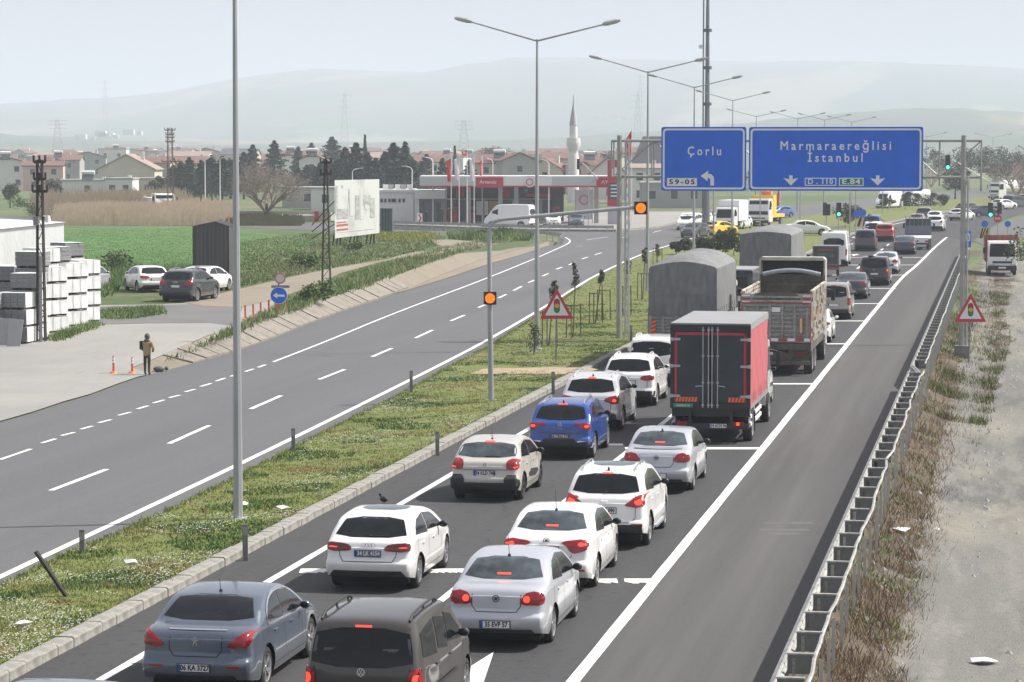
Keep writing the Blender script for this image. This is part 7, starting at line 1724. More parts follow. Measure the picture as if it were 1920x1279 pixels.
def blobs_crown(n, w, d, h, lo, r, cnt, size, m, nm='crown'):
    bl = []
    for _ in range(n): a = rnd.uniform(0, 6.28); k = rnd.random() ** .5; bl.append((w * k * math.cos(a), d * k * math.sin(a), lo + (h - lo) * rnd.uniform(.25, .9), r * rnd.uniform(.6, 1.15)))
    return leaves(vol_blobs(bl), cnt, size, nm, m)
def bare_crown(h, spread, n0, m, depth=4, up=.55, r0=.09):
    mb = MB()
    def grow(p, d, L, r, k):
        q = p + d * L; mb.tube(p, q, r, r * .65, n=3 if k < 3 else 4, cap=False)
        if k == 0: return
        for _ in range(3 if k > 1 else 4):
            nd = (d + Vector((rnd.gauss(0, .55), rnd.gauss(0, .55), rnd.gauss(.12, .4))) * spread).normalized(); grow(p.lerp(q, rnd.uniform(.45, 1)), nd, L * rnd.uniform(.55, .8), r * .58, k - 1)
    for i in range(n0):
        a = 6.28 * i / n0 + rnd.random(); grow(Vector((0, 0, h * .12)), Vector((math.cos(a) * up, math.sin(a) * up, 1)).normalized(), h * .33, r0, depth)
    me = mb.mesh('branch'); me.materials.append(m); return me
YM = lambda px, Z: (px - CX) / FPX * Z

# ------------------------------------------------------------------ buildings
WALLS = {'white': mat('wall_white', (.66, .65, .63), .9, var=.06, scale=.3), 'cream': mat('wall_cream', (.56, .50, .41), .9, var=.08, scale=.3), 'grey': mat('wall_grey', (.36, .36, .36), .9, var=.1, scale=.3), 'pink': mat('wall_pink', (.56, .42, .38), .9, var=.06, scale=.3), 'beige': mat('wall_beige', (.45, .40, .33), .9)}
ROOFS = {'red': mat('roof_red_tiles', (.17, .095, .08), .9, var=.25, scale=1.2, scale2=8), 'brown': mat('roof_brown_tiles', (.17, .10, .08), .9, var=.25, scale=1.2, scale2=8), 'dark': mat('roof_slate', (.10, .105, .12), .7, var=.15, scale=1), 'pale': mat('roof_pale', (.30, .235, .205), .9, var=.2, scale=1)}
M_WIN = mat('window_pane', (.045, .055, .065), .15, spec=.6); M_FRAME = mat('window_frame', (.6, .6, .6), .6)
win_me = MB().box(-.5, .5, -.02, 0, -.6, .6).mesh('window'); win_me.materials.append(M_WIN)
fr_ = MB()
for x in (-.54, .50): fr_.box(x, x + .05, -.05, -.021, -.64, .64)
for z in (-.66, .61): fr_.box(-.54, .55, -.05, -.021, z, z + .05)
fr_me = fr_.mesh('frame'); fr_me.materials.append(M_FRAME)
def house(px, Z, w, h, rh, wall, roof, label, rot=0, floors=2, nwin=3, d=8, base=0.0, solar=False, chim=True, ridge='x', over=.35, group='houses of the town', frames=True):
    t = thing('house', label, 'house', (YM(px, Z), Z, base), rad(rot), group); m = MB(); w2 = w / 2
    if roof and ridge == 'y': m.prism([(-w2, -.3), (w2, -.3), (w2, h), (0, h + rh), (-w2, h)], -d, 0, XZ)
    else: m.box(-w2, w2, 0, d, -.3, h)
    if roof and ridge == 'x': m.add([(-w2, 0, h), (-w2, d, h), (-w2, d / 2, h + rh), (w2, 0, h), (w2, d, h), (w2, d / 2, h + rh)], [(0, 2, 1), (3, 4, 5)])
    m.obj('wall', WALLS[wall], t); o = over; m = MB()
    if roof:
        th = .18
        if ridge == 'x':
            k = rh / (d / 2)
            for s_ in (0, 1):
                y0, y1 = (-o, d / 2) if s_ == 0 else (d + o, d / 2); z0 = h - o * k
                A = [(-w2 - o, y0, z0 + .03), (w2 + o, y0, z0 + .03), (w2 + o, y1, h + rh + .03), (-w2 - o, y1, h + rh + .03)]; m.add(A + [(x, y, z + th) for x, y, z in A], [(0, 1, 2, 3), (4, 5, 6, 7), (0, 1, 5, 4), (1, 2, 6, 5), (2, 3, 7, 6), (3, 0, 4, 7)])
        elif ridge == 'y':
            k = rh / w2
            for s_ in (-1, 1):
                A = [(s_ * (w2 + o), -o, h - o * k + .03), (s_ * (w2 + o), d + o, h - o * k + .03), (0, d + o, h + rh + .03), (0, -o, h + rh + .03)]; m.add(A + [(x, y, z + th) for x, y, z in A], [(0, 1, 2, 3), (4, 5, 6, 7), (0, 1, 5, 4), (1, 2, 6, 5), (2, 3, 7, 6), (3, 0, 4, 7)])
        else:
            m.add([(-w2 - o, -o, h + .02), (w2 + o, -o, h + .02), (w2 + o, d + o, h + .02), (-w2 - o, d + o, h + .02), (-w2 * .4, d / 2, h + rh), (w2 * .4, d / 2, h + rh)], [(0, 1, 5, 4), (1, 2, 5), (2, 3, 4, 5), (3, 0, 4), (3, 2, 1, 0)])
        rf = m.obj('roof', ROOFS[roof], t)
    else:
        m.box(-w2 - .15, w2 + .15, -.15, d + .15, h + .01, h + .3); rf = m.obj('roof', WALLS['grey'], t)
    if chim: m = MB(); m.box(w2 * .35, w2 * .35 + .6, d * .6, d * .6 + .6, h, h + rh + .7); m.obj('chimney', WALLS['white'], rf)
    for f in range(floors):
        for i in range(nwin):
            x = -w2 + w * (i + .5) / nwin + rnd.uniform(-.2, .2); z = h * (f + .55) / floors
            wo_ = bpy.data.objects.new('window', win_me); COL.objects.link(wo_); wo_.parent = t; wo_.location = (x, -.005, z); wo_.scale = (1.0, 1, .95)
            if frames: c = bpy.data.objects.new('frame', fr_me); COL.objects.link(c); c.parent = wo_
    if solar:
        m = MB(); m.add([(-1, -.2, h + rh * .5 + .1), (1, -.2, h + rh * .5 + .1), (1, 1.0, h + rh * .5 + 1.2), (-1, 1.0, h + rh * .5 + 1.2)], [(0, 1, 2, 3)]); s_ = m.obj('solar_panel', M_WIN, rf)
        m = MB(); m.tube((-1.1, 1.1, h + rh * .5 + 1.5), (1.1, 1.1, h + rh * .5 + 1.5), .38, n=8); m.obj('water_tank', M_WPL, s_)
    return t
house(12, 575, 9.5, 5.6, 1.1, 'white', 'brown', 'white two-storey house with brown gabled roof at the far left edge', rot=8, nwin=2, d=11, ridge='y', solar=True)
house(82, 560, 8.0, 5.0, .9, 'pink', 'red', 'pale pink house just right of the leftmost white house', rot=6, nwin=2)
house(-45, 600, 8, 6, 1.2, 'white', 'brown', 'white house cut by the left edge')
house(165, 480, 10.5, 2.9, .0, 'white', None, 'low flat-roofed white house above the reeds with roof tank', floors=1, nwin=1, chim=True, solar=True)
house(224, 470, 4.6, 3.3, .0, 'white', None, 'white flat-roofed wing with paired windows beside the low white house', floors=1, nwin=2, chim=True)
house(278, 480, 6.5, 3.2, 0, 'cream', None, 'cream flat-roofed extension at the right of the white wing', floors=1, nwin=1, chim=False)
house(238, 540, 11, 4.5, 2.8, 'cream', 'pale', 'cream house with one wide low gable over the flat white houses', ridge='y', nwin=2, floors=1, d=12)
house(290, 560, 6.5, 5.6, 1.2, 'beige', 'brown', 'beige house right of the wide cream gable', nwin=1)
house(212, 900, 9, 8.3, 0, 'white', None, 'white apartment block with banded top above the left roofs', floors=2, nwin=2, chim=False, frames=False)
house(110, 700, 11, 5.6, 1.2, 'grey', 'brown', 'grey house with long dark brown roof left of the wide gable', nwin=2, solar=True)
house(360, 620, 9, 5.2, 1.4, 'beige', 'brown', 'beige house half hidden by the dark trees beside the thick lamp post', nwin=2)
house(586, 560, 5.2, 6.2, 1.2, 'white', 'red', 'narrow white house with orange-red gable between bare tree and conifers', ridge='y', nwin=1, solar=True)
house(625, 640, 10, 6.9, 1.2, 'cream', 'pale', 'cream house with pale brown roof above the dark conifers', nwin=2, solar=True)
house(545, 700, 8, 6.8, 1.0, 'white', 'red', 'white house behind the bare tree', nwin=2, solar=True)
house(700, 620, 7, 6.4, 1.1, 'white', 'pale', 'white house glimpsed between the conifers', nwin=2)
house(800, 600, 7.5, 5.6, 1.3, 'white', 'red', 'white house with red roof behind the left flags', nwin=2)
house(935, 520, 9, 5.8, 1.5, 'beige', 'red', 'beige house with broad red roof above the canopy, left of two', nwin=2, rot=-10, solar=True)
house(975, 500, 6.5, 6.3, 1.4, 'grey', 'red', 'grey house with steep red gable just left of the tall street lamp', ridge='y', nwin=1, rot=8)
house(1022, 520, 6.5, 4.6, 1.9, 'cream', 'brown', 'cream gabled house right behind the tall street lamp', ridge='y', nwin=1, rot=-12)
house(1050, 640, 8, 6.2, 1.3, 'pink', 'red', 'pinkish house left of the minaret', nwin=2)
house(1105, 520, 9, 5.4, 1.7, 'pink', 'red', 'house with red hipped roof and roof tanks right of the minaret', ridge='h', nwin=2, solar=True)
house(1140, 470, 6, 4.4, 2.6, 'white', 'red', 'white steep-gabled house at the right end of the canopy', ridge='y', nwin=1)
house(1214, 430, 5.6, 5.4, .6, 'white', 'pale', 'pinkish-white block with four windows left of the blue sign', nwin=2, floors=2)
house(1225, 470, 7.5, 6.2, 4.2, 'grey', 'dark', 'house with tall slate roof behind the left end of the gantry', ridge='x', nwin=2, rot=-30)
house(1262, 400, 9, 3.4, .0, 'grey', None, 'grey low building under the Çorlu sign', floors=1, nwin=3, chim=False)
house(575, 400, 7.0, 2.7, 0, 'grey', None, 'low grey-white building behind the bare tree', floors=1, nwin=1, chim=False)
house(608, 385, 3.6, 2.9, 0, 'white', None, 'small white kiosk-like building left of the billboard', floors=1, nwin=1, chim=False)
WN = ['white', 'cream', 'grey', 'pink', 'beige']; RN = ['red', 'brown', 'pale', 'brown', 'dark']
LM = [(60, 'above the leftmost white house'), (130, 'above the low white house'), (200, 'left of the banded apartment block'), (270, 'right of the banded apartment block'), (340, 'beside the brown lattice pole'), (420, 'left of the thick lamp post'), (500, 'right of the thick lamp post'), (570, 'behind the bare tree'), (640, 'above the ladder-like lattice pole'), (720, 'above the billboard'), (800, 'behind the conifers'), (870, 'behind the flags'), (950, 'above the station name'), (1020, 'beside the tall street lamp'), (1090, 'around the minaret'), (1170, 'right of the minaret'), (1260, 'behind the gantry post'), (1900, 'beneath the blue signs')]
_hl = {}
def hz_label(wv, rf, lm):
    s_ = f"distant {wv} house with {rf if rf != 'pale' else 'pale brown'} roof {lm}"; _hl[s_] = _hl.get(s_, 0) + 1
    return s_ if _hl[s_] == 1 else s_ + ', second one' if _hl[s_] == 2 else s_ + ', third one'
for i in range(84):
    px = -30 + i * 15.4 + rnd.uniform(-7, 7); Z = rnd.uniform(720, 1500); wv = rnd.choice(WN); rf = rnd.choice(RN); h_ = rnd.uniform(4.6, 7.6)
    lm = next(b for a, b in LM if px < a)
    house(px, Z, rnd.uniform(7, 13), h_, rnd.uniform(.9, 1.7), wv, rf, hz_label(wv, rf, lm), rot=rnd.uniform(-30, 30), nwin=2, floors=2, ridge=rnd.choice('xyh'), solar=rnd.random() < .35, chim=rnd.random() < .6, group='hazy houses of the distant town', frames=False)
# village specks on the hills
for i, (px, py) in enumerate([(187, 244), (195, 248), (240, 241), (80, 262), (150, 250), (612, 268), (1150, 212), (1170, 216), (1195, 213), (1120, 218)]):
    Z = 3000 if py > 230 else 4200; p = at(px, py, Z); m = MB(); m.box(-6, 6, 0, 12, -7, -1); m.box(9, 14, 4, 16, -7, -3); o = m.obj('farm_building', WALLS['white']); o.location = p; tag(o, ['pale farm building on the left slope, upper of a close pair', 'pale farm building on the left slope, lower of a close pair', 'pale farm building on the left slope, rightmost', 'pale farm building on the left slope, lowest and leftmost', 'pale farm building on the left slope below the close pair', 'lone pale farm building on the slope above the bare tree', 'pale farm building behind the minaret, middle of the cluster', 'pale farm building behind the minaret, lowest of the cluster', 'pale farm building behind the minaret, rightmost of the cluster', 'pale farm building behind the minaret, leftmost of the cluster'][i], 'building', 'farm buildings on the hazy slopes')
# pylons in the haze
for i, (px, top, Z) in enumerate([(110, 224, 1900), (200, 150, 3600), (647, 175, 2600), (1199, 140, 3200), (1195, 175, 2400), (870, 225, 1800)]):
    H = at(px, top, Z).z; b_ = min(10, H * .3) ; b_ = 0
    m = MB(); w0 = 5
    for sx in (-1, 1): m.tube((sx * w0, 0, -5), (sx * .8, 0, H), .16, n=4)
    for k in range(8): z = H * k / 8; a = w0 + (.8 - w0) * k / 8; c = w0 + (.8 - w0) * (k + 1) / 8; m.tube((-a, 0, z), (c, 0, H * (k + 1) / 8), .10, n=3); m.tube((a, 0, z), (-c, 0, H * (k + 1) / 8), .10, n=3)
    for q in (.78, .88, .97): m.tube((-6, 0, H * q), (6, 0, H * q), .14, n=3)
    o = m.obj('pylon', M_STEELD); o.location = (YM(px, Z), Z, 0); tag(o, ['faint lattice pylon above the leftmost black pole', 'very faint tall pylon on the left hillside', 'faint pylon above the conifers', 'tall faint pylon left of the blue signs', 'shorter faint pylon left of the blue signs', 'faint pylon above the station flags'][i], 'pylon')
# minaret
Z = 440; k = FPX / Z; t = thing('minaret', 'white mosque minaret with grey cone above the filling station', 'minaret', (YM(1075, Z), Z, 0), 0); zf = lambda q: at(1075, q, Z).z
M_MIN = mat('minaret_white', (.68, .67, .65), .8); m = MB(); m.lathe([(10.5 / k, -1), (10.5 / k, zf(300)), (9 / k, zf(290)), (8.6 / k, zf(284)), (10 / k, zf(281)), (13 / k, zf(272)), (13.2 / k, zf(266)), (7.5 / k, zf(265.5)), (7.2 / k, zf(236)), (8 / k, zf(235))], 16); m.obj('shaft', M_MIN, t, smooth=30)
m = MB(); m.lathe([(8 / k, zf(235)), (4.5 / k, zf(212)), (1.5 / k, zf(195)), (.5 / k, zf(178)), (.01, zf(176))], 12); m.obj('cone', mat('minaret_cone', (.40, .41, .44), .6), t, smooth=50)
m = MB(); m.lathe([(12.6 / k, zf(266)), (12.6 / k, zf(259)), (12.2 / k, zf(259)), (12.2 / k, zf(266))], 16); m.obj('balcony_rail', M_MIN, t)

# ------------------------------------------------------------------ filling station
Z = 312; k = FPX / Z; g0 = .10; t = thing('filling_station', 'filling station with long white and red canopy and dark shop front', 'filling station', (0, Z, g0), 0); X = lambda px: (px - CX) / k; zf = lambda q: at(960, q, Z).z - g0
M_CAN = mat('canopy_white', (.66, .67, .66), .45); M_CANS = mat('canopy_silver', (.48, .50, .50), .4, .3); M_CRED = mat('canopy_red', (.42, .03, .055), .45); M_SHOP = mat('shop_dark', (.045, .048, .055), .35); M_TRIM = mat('shop_grey', (.34, .34, .34), .7)
z0, z1 = zf(351), zf(332)
for nm, a, b, mm in [('fascia', 787, 893, M_CANS), ('fascia', 944, 984, M_CAN), ('fascia', 1001, 1035, M_CAN), ('fascia', 1035, 1118, M_CANS)]:
    m = MB(); m.box(X(a), X(b) - .02, -.1, .1, z0 + .17, z1); m.obj(nm, mm, t)
m = MB(); m.box(X(787), X(1118), -.12, .12, z0, z0 + .16); m.obj('red_stripe', M_CRED, t); m = MB(); m.box(X(787), X(1150), .12, 9, z0 + .1, z1 + .12); m.obj('canopy_roof', M_CAN, t)
m = MB(); m.box(X(893), X(943), -.14, .1, z0 - .04, z1 - .02); q = m.obj('name_panel', M_CRED, t); fit_text('Artemiz', X(899), X(931), (z0 + z1) / 2, .42, M_CAN, q, -.16, 1, .01)
m = MB(); m.tube((X(993), -.22, (z0 + z1) / 2), (X(993), -.10, (z0 + z1) / 2), .58, n=22); q = m.obj('logo_disc', M_CAN, t)
m = MB(); n_ = 20
for r_ in (.36,):
    for i in range(n_): a, b = 6.283 * i / n_, 6.283 * (i + 1) / n_; m.tube((X(993) + r_ * math.cos(a), -.24, (z0 + z1) / 2 + r_ * math.sin(a)), (X(993) + r_ * math.cos(b), -.24, (z0 + z1) / 2 + r_ * math.sin(b)), .07, n=4)
m.obj('logo_ring', M_SRED, q)
m = MB(); m.box(X(1119), X(1146), -.14, .1, z0 - .04, z1 - .02); q = m.obj('name_panel', M_CRED, t); fit_text('AY', X(1127), X(1140), (z0 + z1) / 2, .42, M_CAN, q, -.16, 1, .01)
for px in (878, 938, 968, 1119): m = MB(); m.box(X(px) - .25, X(px) + .25, 2, 2.5, 0, z0 + .1); m.obj('pillar', M_TRIM, t)
m = MB(); m.box(X(834), X(1060), 10, 18, 0, zf(353)); m.obj('shop_wall', M_SHOP, t)
m = MB(); m.box(X(834), X(1057), 9.6, 10, zf(366), zf(353)); m.obj('shop_fascia', M_SHOP, t); m = MB(); m.box(X(834), X(1035), 9.55, 9.7, zf(378), zf(375)); m.obj('shop_ledge', M_TRIM, t)
for a, b, y0, y1, mm, nm in [(852, 868, 373, 358, M_TRED, 'sign_board'), (937, 955, 373, 361, M_CRED, 'sign_board'), (982, 990, 364, 356, M_GREEN, 'sign_board'), (986, 1036, 372, 366, M_CRED, 'red_band'), (891, 914, 407, 380, M_WPL, 'white_board'), (915, 936, 407, 380, mat('ochre_board', (.45, .28, .13), .7), 'ochre_board'), (962, 1030, 412, 378, M_WIN, 'shop_window'), (838, 886, 414, 378, M_WIN, 'shop_window')]:
    m = MB(); m.box(X(a), X(b), 9.4, 9.54, zf(y0), zf(y1)); m.obj(nm, mm, t)
for px in (845, 872, 905, 962, 1016): m = MB(); m.box(X(px) - .12, X(px) + .12, 9.2, 9.39, 0, zf(378)); m.obj('mullion', M_TRIM, t)
for px in (850, 884, 1045, 1090): m = MB(); m.cbox((X(px), 4, .95), (.7, .5, 1.7)); q = m.obj('fuel_pump', M_TRED, t); m = MB(); m.cbox((X(px), 3.73, 1.35), (.5, .03, .45)); m.obj('display', M_WIN, q)
t2 = thing('workshop', 'long white workshop with small windows left of the filling station', 'building', (0, Z, g0), 0)
m = MB(); m.box(X(705), X(773), 5, 14, 0, zf(362)); m.box(X(700), X(774), 4.8, 14.2, zf(362) + .01, zf(357)); m.obj('wall', WALLS['white'], t2)
m = MB(); m.box(X(774.5), X(833), 4, 13, zf(374), zf(358)); m.obj('roof_fascia', M_CAN, t2); m = MB(); m.box(X(784), X(833), 6, 13, 0, zf(374)); m.obj('shop_front', WALLS['grey'], t2); m = MB(); m.box(X(774.5), X(783.5), 4.5, 13, 0, zf(374)); m.obj('side_wall', WALLS['white'], t2)
m = MB(); m.box(X(790), X(812), 5.8, 5.98, .2, zf(380)); m.obj('shop_window', mat('shop_glass_blue', (.16, .20, .25), .2), t2); m = MB(); m.box(X(816), X(824), 5.8, 5.98, 0, zf(382)); m.obj('door', M_WIN, t2)
for px in (712, 719, 727, 733, 737, 746, 754): m = MB(); m.box(X(px) - .13, X(px) + .13, 4.9, 4.98, zf(381), zf(374)); m.obj('window', M_WIN, t2)
for j, px in enumerate((718, 728, 741, 752, 764)): m = MB(); m.cbox((X(px), 7, zf(352)), (.6, .6, .55)); m.obj('roof_unit', M_TRIM if j % 2 else M_WPL, t2)
t3 = thing('banner', 'tall pale banner with pink logo right of the shop', 'banner', (X(1096), Z + 3, g0), 0); m = MB(); m.box(-.95, .95, 0, .05, .4, zf(357)); q = m.obj('cloth', mat('banner_cloth', (.62, .60, .64), .7, var=.06, scale=1), t3)
m = MB()
for i in range(16): a, b = 6.283 * i / 16, 6.283 * (i + 1) / 16; m.tube((.5 * math.cos(a), -.05, zf(376) + .5 * math.sin(a)), (.5 * math.cos(b), -.05, zf(376) + .5 * math.sin(b)), .08, n=4)
m.obj('logo', mat('banner_pink', (.55, .22, .25), .7), q); m = MB(); m.tube((-.97, 0, 0), (-.97, 0, zf(356)), .05); m.tube((.97, 0, 0), (.97, 0, zf(356)), .05); m.obj('pole', M_STEEL, t3)
t3 = thing('price_totem', 'tall red fuel price totem partly behind the gantry post', 'sign', (X(1151), Z - 2, g0), 0)
m = MB(); m.box(-.75, .75, 0, .5, 0, zf(386)); m.obj('base', mat('totem_lilac', (.42, .40, .46), .6), t3); m = MB(); m.box(-.8, .8, -.02, .52, zf(385.8), zf(300)); q = m.obj('panel', M_CRED, t3)
m = MB(); m.box(-.6, .65, -.06, -.02, zf(372), zf(343)); m.obj('price_display', mat('totem_dark', (.03, .07, .10), .3), q)
for i in range(4): m = MB(); m.box(-.45, .45, -.07, -.06, zf(348.4 + i * 6.6), zf(346 + i * 6.6)); m.obj('price_line', M_SWHITE, q)
m = MB(); m.tube((.1, -.03, zf(322)), (.1, -.06, zf(322)), .5, n=16); m.obj('logo_disc', M_CAN, q)
# flags
def flag(px, by, top, ft, fb, w, mm, lb, star=False, feather=False, grp='flags of the filling station'):
    p = G(px, by, .1); u = p.y / FPX; t = thing('flag', lb, 'flag', (p.x, p.y, .1), 0, grp); zq = lambda q: at(px, q, p.y).z - .1
    m = MB(); m.tube((0, 0, 0), (0, 0, zq(top)), .055, .035, n=6); m.obj('flagpole', M_WPL, t)
    m = MB(); nx, nz = 6, 10
    for i in range(nx + 1):
        for j in range(nz + 1):
            a, b = i / nx, j / nz; dr = (a * .35 if feather else a * .8) ; zz = zq(ft) + (zq(fb) - zq(ft)) * b - dr * abs(zq(fb) - zq(ft)) * (.3 if feather else .45) * (1 - b)
            m.v.append((-w * u * a * (1 - .25 * b), .12 * math.sin(a * 5 + b * 3), zz))
    for i in range(nx):
        for j in range(nz): q = i * (nz + 1) + j; m.f.append((q, q + 1, q + nz + 2, q + nz + 1))
    f_ = m.obj('cloth', mm, t, smooth=80)
    if star: m = MB(); m.tube((-w * u * .5, -.2, zq((ft + fb) / 2)), (-w * u * .5, -.16, zq((ft + fb) / 2)), abs(w) * u * .24, n=12); m.obj('crescent', M_WPL, f_)
    return t
M_FR = mat('flag_red', (.55, .025, .035), .7); M_FW = mat('flag_white', (.66, .62, .66), .7)
flag(846, 420, 291, 297, 341, 9, M_FR, 'tall red banner flag, leftmost of the station flags', feather=True); flag(861, 420, 291, 295, 338, 10, M_FW, 'white banner flag right of the red one', feather=True)
flag(876, 420, 272, 281, 292, 11, M_FR, 'small red national flag above the white banner flags', star=True); flag(889, 421, 292, 295, 340, 9, M_FW, 'second white banner flag, above the station name', feather=True); flag(904, 418, 291, 300, 332, 5, M_FR, 'dark red banner flag hanging slack at the station name', feather=True)
flag(1184, 424, 236, 244, 292, 11, M_FR, 'large red national flag beside the left gantry post', star=True); flag(1176, 424, 300, 328, 352, 6, M_FR, 'small red flag low beside the gantry post')
flag(1448, 404, 345, 352, 396, 7, M_FR, 'red banner flag under the wide sign, left of two'); flag(1462, 404, 345, 352, 396, 7, M_FR, 'red banner flag under the wide sign, right of two')
# metal barrier along the side road, boundary wall, arrow board
def rail_line(nm, lb, pts, h, step=2.0, mm=M_RAIL, z=0):
    P = [G(*q, z) for q in pts]; R = resample(P, step) + [P[-1]]; t = thing(nm, lb, 'barrier', R[0], 0); o0 = R[0]
    m = MB()
    for a, b in zip(R, R[1:]): a2, b2 = a - o0, b - o0; m.add([a2 + Vector((0, 0, h - .3)), b2 + Vector((0, 0, h - .3)), b2 + Vector((0, 0, h)), a2 + Vector((0, 0, h)), a2 + Vector((0, .06, h - .3)), b2 + Vector((0, .06, h - .3)), b2 + Vector((0, .06, h)), a2 + Vector((0, .06, h))], [(0, 1, 2, 3), (3, 2, 6, 7), (5, 4, 7, 6)])
    m.obj('rail', M_BEAMT, t)
    me = MB().box(-.05, .05, .07, .15, -.1, h - .02).mesh('post'); me.materials.append(mm)
    for a in R: o = bpy.data.objects.new('post', me); COL.objects.link(o); o.parent = t; o.location = a - o0
rail_line('guard_rail', 'low guard rail along the side road, curving to the junction', [(738, 440), (860, 444), (960, 446), (1020, 449), (1046, 452), (1056, 455), (1050, 460)], .8)
rail_line('guard_rail', 'low guard rail on the far side of the side road before the forecourt', [(738, 426.5), (860, 430), (1000, 435), (1150, 436)], .7)
m = MB(); p = G(430, 416); 
t = thing('boundary_wall', 'low pale wall behind the bare tree with a white gate bar', 'wall', (p.x, p.y, 0), 0); u = p.y / FPX; m.box(-2, 190 * u, 0, .3, 0, 20 * u); m.obj('wall', WALLS['beige'], t); m = MB(); m.tube((85 * u, -.4, 12 * u), (166 * u, -.4, 12 * u), .1, n=6); m.obj('gate_bar', M_WPL, t); m = MB(); m.box(160 * u, 168 * u, -.5, -.35, 0, 20 * u); m.obj('gate_post', M_TRED, t)
p = G(787, 420, .1); t = thing('arrow_board', 'white and red curve arrow board before the workshop', 'road sign', p, 0); m = MB(); u = p.y / FPX; m.box(-5 * u, 5 * u, 0, .05, 2 * u, 20 * u); q = m.obj('board', M_SWHITE, t); m = MB(); m.add([(-3 * u, -.02, 18 * u), (0, -.02, 18 * u), (4 * u, -.02, 11 * u), (0, -.02, 4 * u), (-3 * u, -.02, 4 * u), (1 * u, -.02, 11 * u)], [(0, 1, 2, 5), (5, 2, 3, 4)]); m.obj('arrow', M_SRED, q); m = MB(); m.tube((0, .1, 0), (0, .1, 4 * u), .05); m.obj('post', M_STEELD, t)
# people on the forecourt
for i, (px, col) in enumerate([(800, M_SIGNBLACK), (828, mat('cloth_green', (.05, .10, .07), .9)), (841, mat('cloth_maroon', (.14, .03, .04), .9))]):
    p = G(px, 419, .1); t = thing('person', ['person in black sitting low by the workshop window', 'person in dark green standing at the workshop door', 'person in maroon top standing left of the flagpoles'][i], 'person', p, rnd.uniform(0, 3)); s_ = .8 if i == 0 else 1
    skin_fig('body', [(0, 0, .9 * s_), (.09, 0, .86 * s_), (.1, 0, .45 * s_), (.1, .05, .04), (-.09, 0, .86 * s_), (-.1, 0, .45 * s_), (-.1, .05, .04), (0, 0, 1.2 * s_), (0, 0, 1.42 * s_), (0, 0, 1.62 * s_), (.22, 0, 1.36 * s_), (.25, .05, .95 * s_), (-.22, 0, 1.36 * s_), (-.25, .05, .95 * s_)], [(0, 1), (1, 2), (2, 3), (0, 4), (4, 5), (5, 6), (0, 7), (7, 8), (8, 9), (8, 10), (10, 11), (8, 12), (12, 13)], [.13, .1, .07, .05, .1, .07, .05, .14, .12, .10, .07, .045, .07, .045], col, t, 0)
    m = MB(); m.ball(Vector((0, .01, 1.66 * s_)), .11, 6); m.obj('head', M_SKIN, t)

# ------------------------------------------------------------------ trees
for i, (px, Z, h, kind, lb) in enumerate([(648, 450, 8.6, 'c', 'dark conifer left of the billboard top'), (668, 440, 9.4, 'c', 'tall dark conifer right above the billboard'), (690, 455, 7.8, 'c', 'dark conifer above the billboard\'s right edge'), (705, 430, 7.0, 'c', 'shorter dark conifer above the green container'), (722, 450, 8.0, 'c', 'dark conifer above the workshop roof, left of the pair'), (738, 440, 9.3, 'c', 'pointed dark conifer of the pair above the workshop'), (760, 445, 9.5, 'c', 'broad pointed conifer right of the pair'),
        (772, 430, 7.0, 'c', 'conifer closest to the left end of the canopy'), (800, 520, 7.4, 'c', 'hazy conifer behind the white lamp post'), (830, 480, 6.8, 'c', 'dark tree behind the red banner flag'), (853, 520, 9.0, 'y', 'slim cypress behind the white banner flag'), (880, 500, 6.5, 'c', 'tree behind the second white flag'), (560, 600, 8.8, 'c', 'hazy conifer right of the bare tree'), (585, 640, 9.8, 'c', 'pale hazy conifer above the narrow white house'), (623, 620, 11, 'c', 'tall hazy conifer between two roof tanks'), (685, 560, 11.2, 'y', 'tall slim cypress standing above the conifers'),
        (340, 470, 6.4, 'c', 'dark tree right of the brown lattice pole'), (356, 460, 7.0, 'c', 'dark tree left of the first white lamp post'), (378, 450, 6.6, 'c', 'dark tree at the first white lamp post'), (398, 455, 7.4, 'c', 'dark tree between the two white lamp posts'), (418, 445, 7.2, 'c', 'dark tree right beside the thick lamp post'), (458, 470, 7.8, 'c', 'dark tree just right of the thick lamp post'), (475, 520, 9.2, 'c', 'dark conifer peeking over the bare tree on the left'), (515, 560, 10, 'c', 'dark conifer peeking over the bare tree on the right'),
        (600, 440, 6.2, 'c', 'dark conifer left of the ladder pole'), (632, 445, 6.6, 'c', 'dark conifer right of the ladder pole'), (100, 430, 3.6, 'b', 'small dark tree left of the low white house'), (20, 400, 3.2, 'b', 'green shrub before the leftmost white house'), (300, 430, 4.2, 'b', 'rounded green tree left of the brown lattice pole'), (440, 500, 8.2, 'y', 'cypress hidden behind the thick lamp post'), (920, 620, 8.6, 'b', 'rounded hazy tree above the canopy'), (945, 640, 8.8, 'b', 'hazy tree crown beside the roof tanks'), (1125, 620, 8.8, 'b', 'rounded hazy tree right of the minaret'), (1040, 700, 7.8, 'b', 'hazy tree left of the minaret')]):
    if kind == 'c': c, tr = CONV[i % 3]; s_ = h / 8; plantobj('conifer', lb, 'tree', (YM(px, Z), Z, 0), c, tr, (s_ * rnd.uniform(1.25, 1.6), s_ * 1.2, s_), group='dark conifers of the town')
    elif kind == 'y': c, tr = CYPV; s_ = h / 8; plantobj('cypress', lb, 'tree', (YM(px, Z), Z, 0), c, tr, (s_ * .8, s_ * .8, s_), group='slim cypresses')
    else: plantobj('tree', lb, 'tree', (YM(px, Z), Z, 0), blobs_crown(12, h * .34, h * .34, h, h * .3, h * .2, 1600, .18, L_GREY), trunk_mesh(h * .6, .14), group='rounded trees of the town')
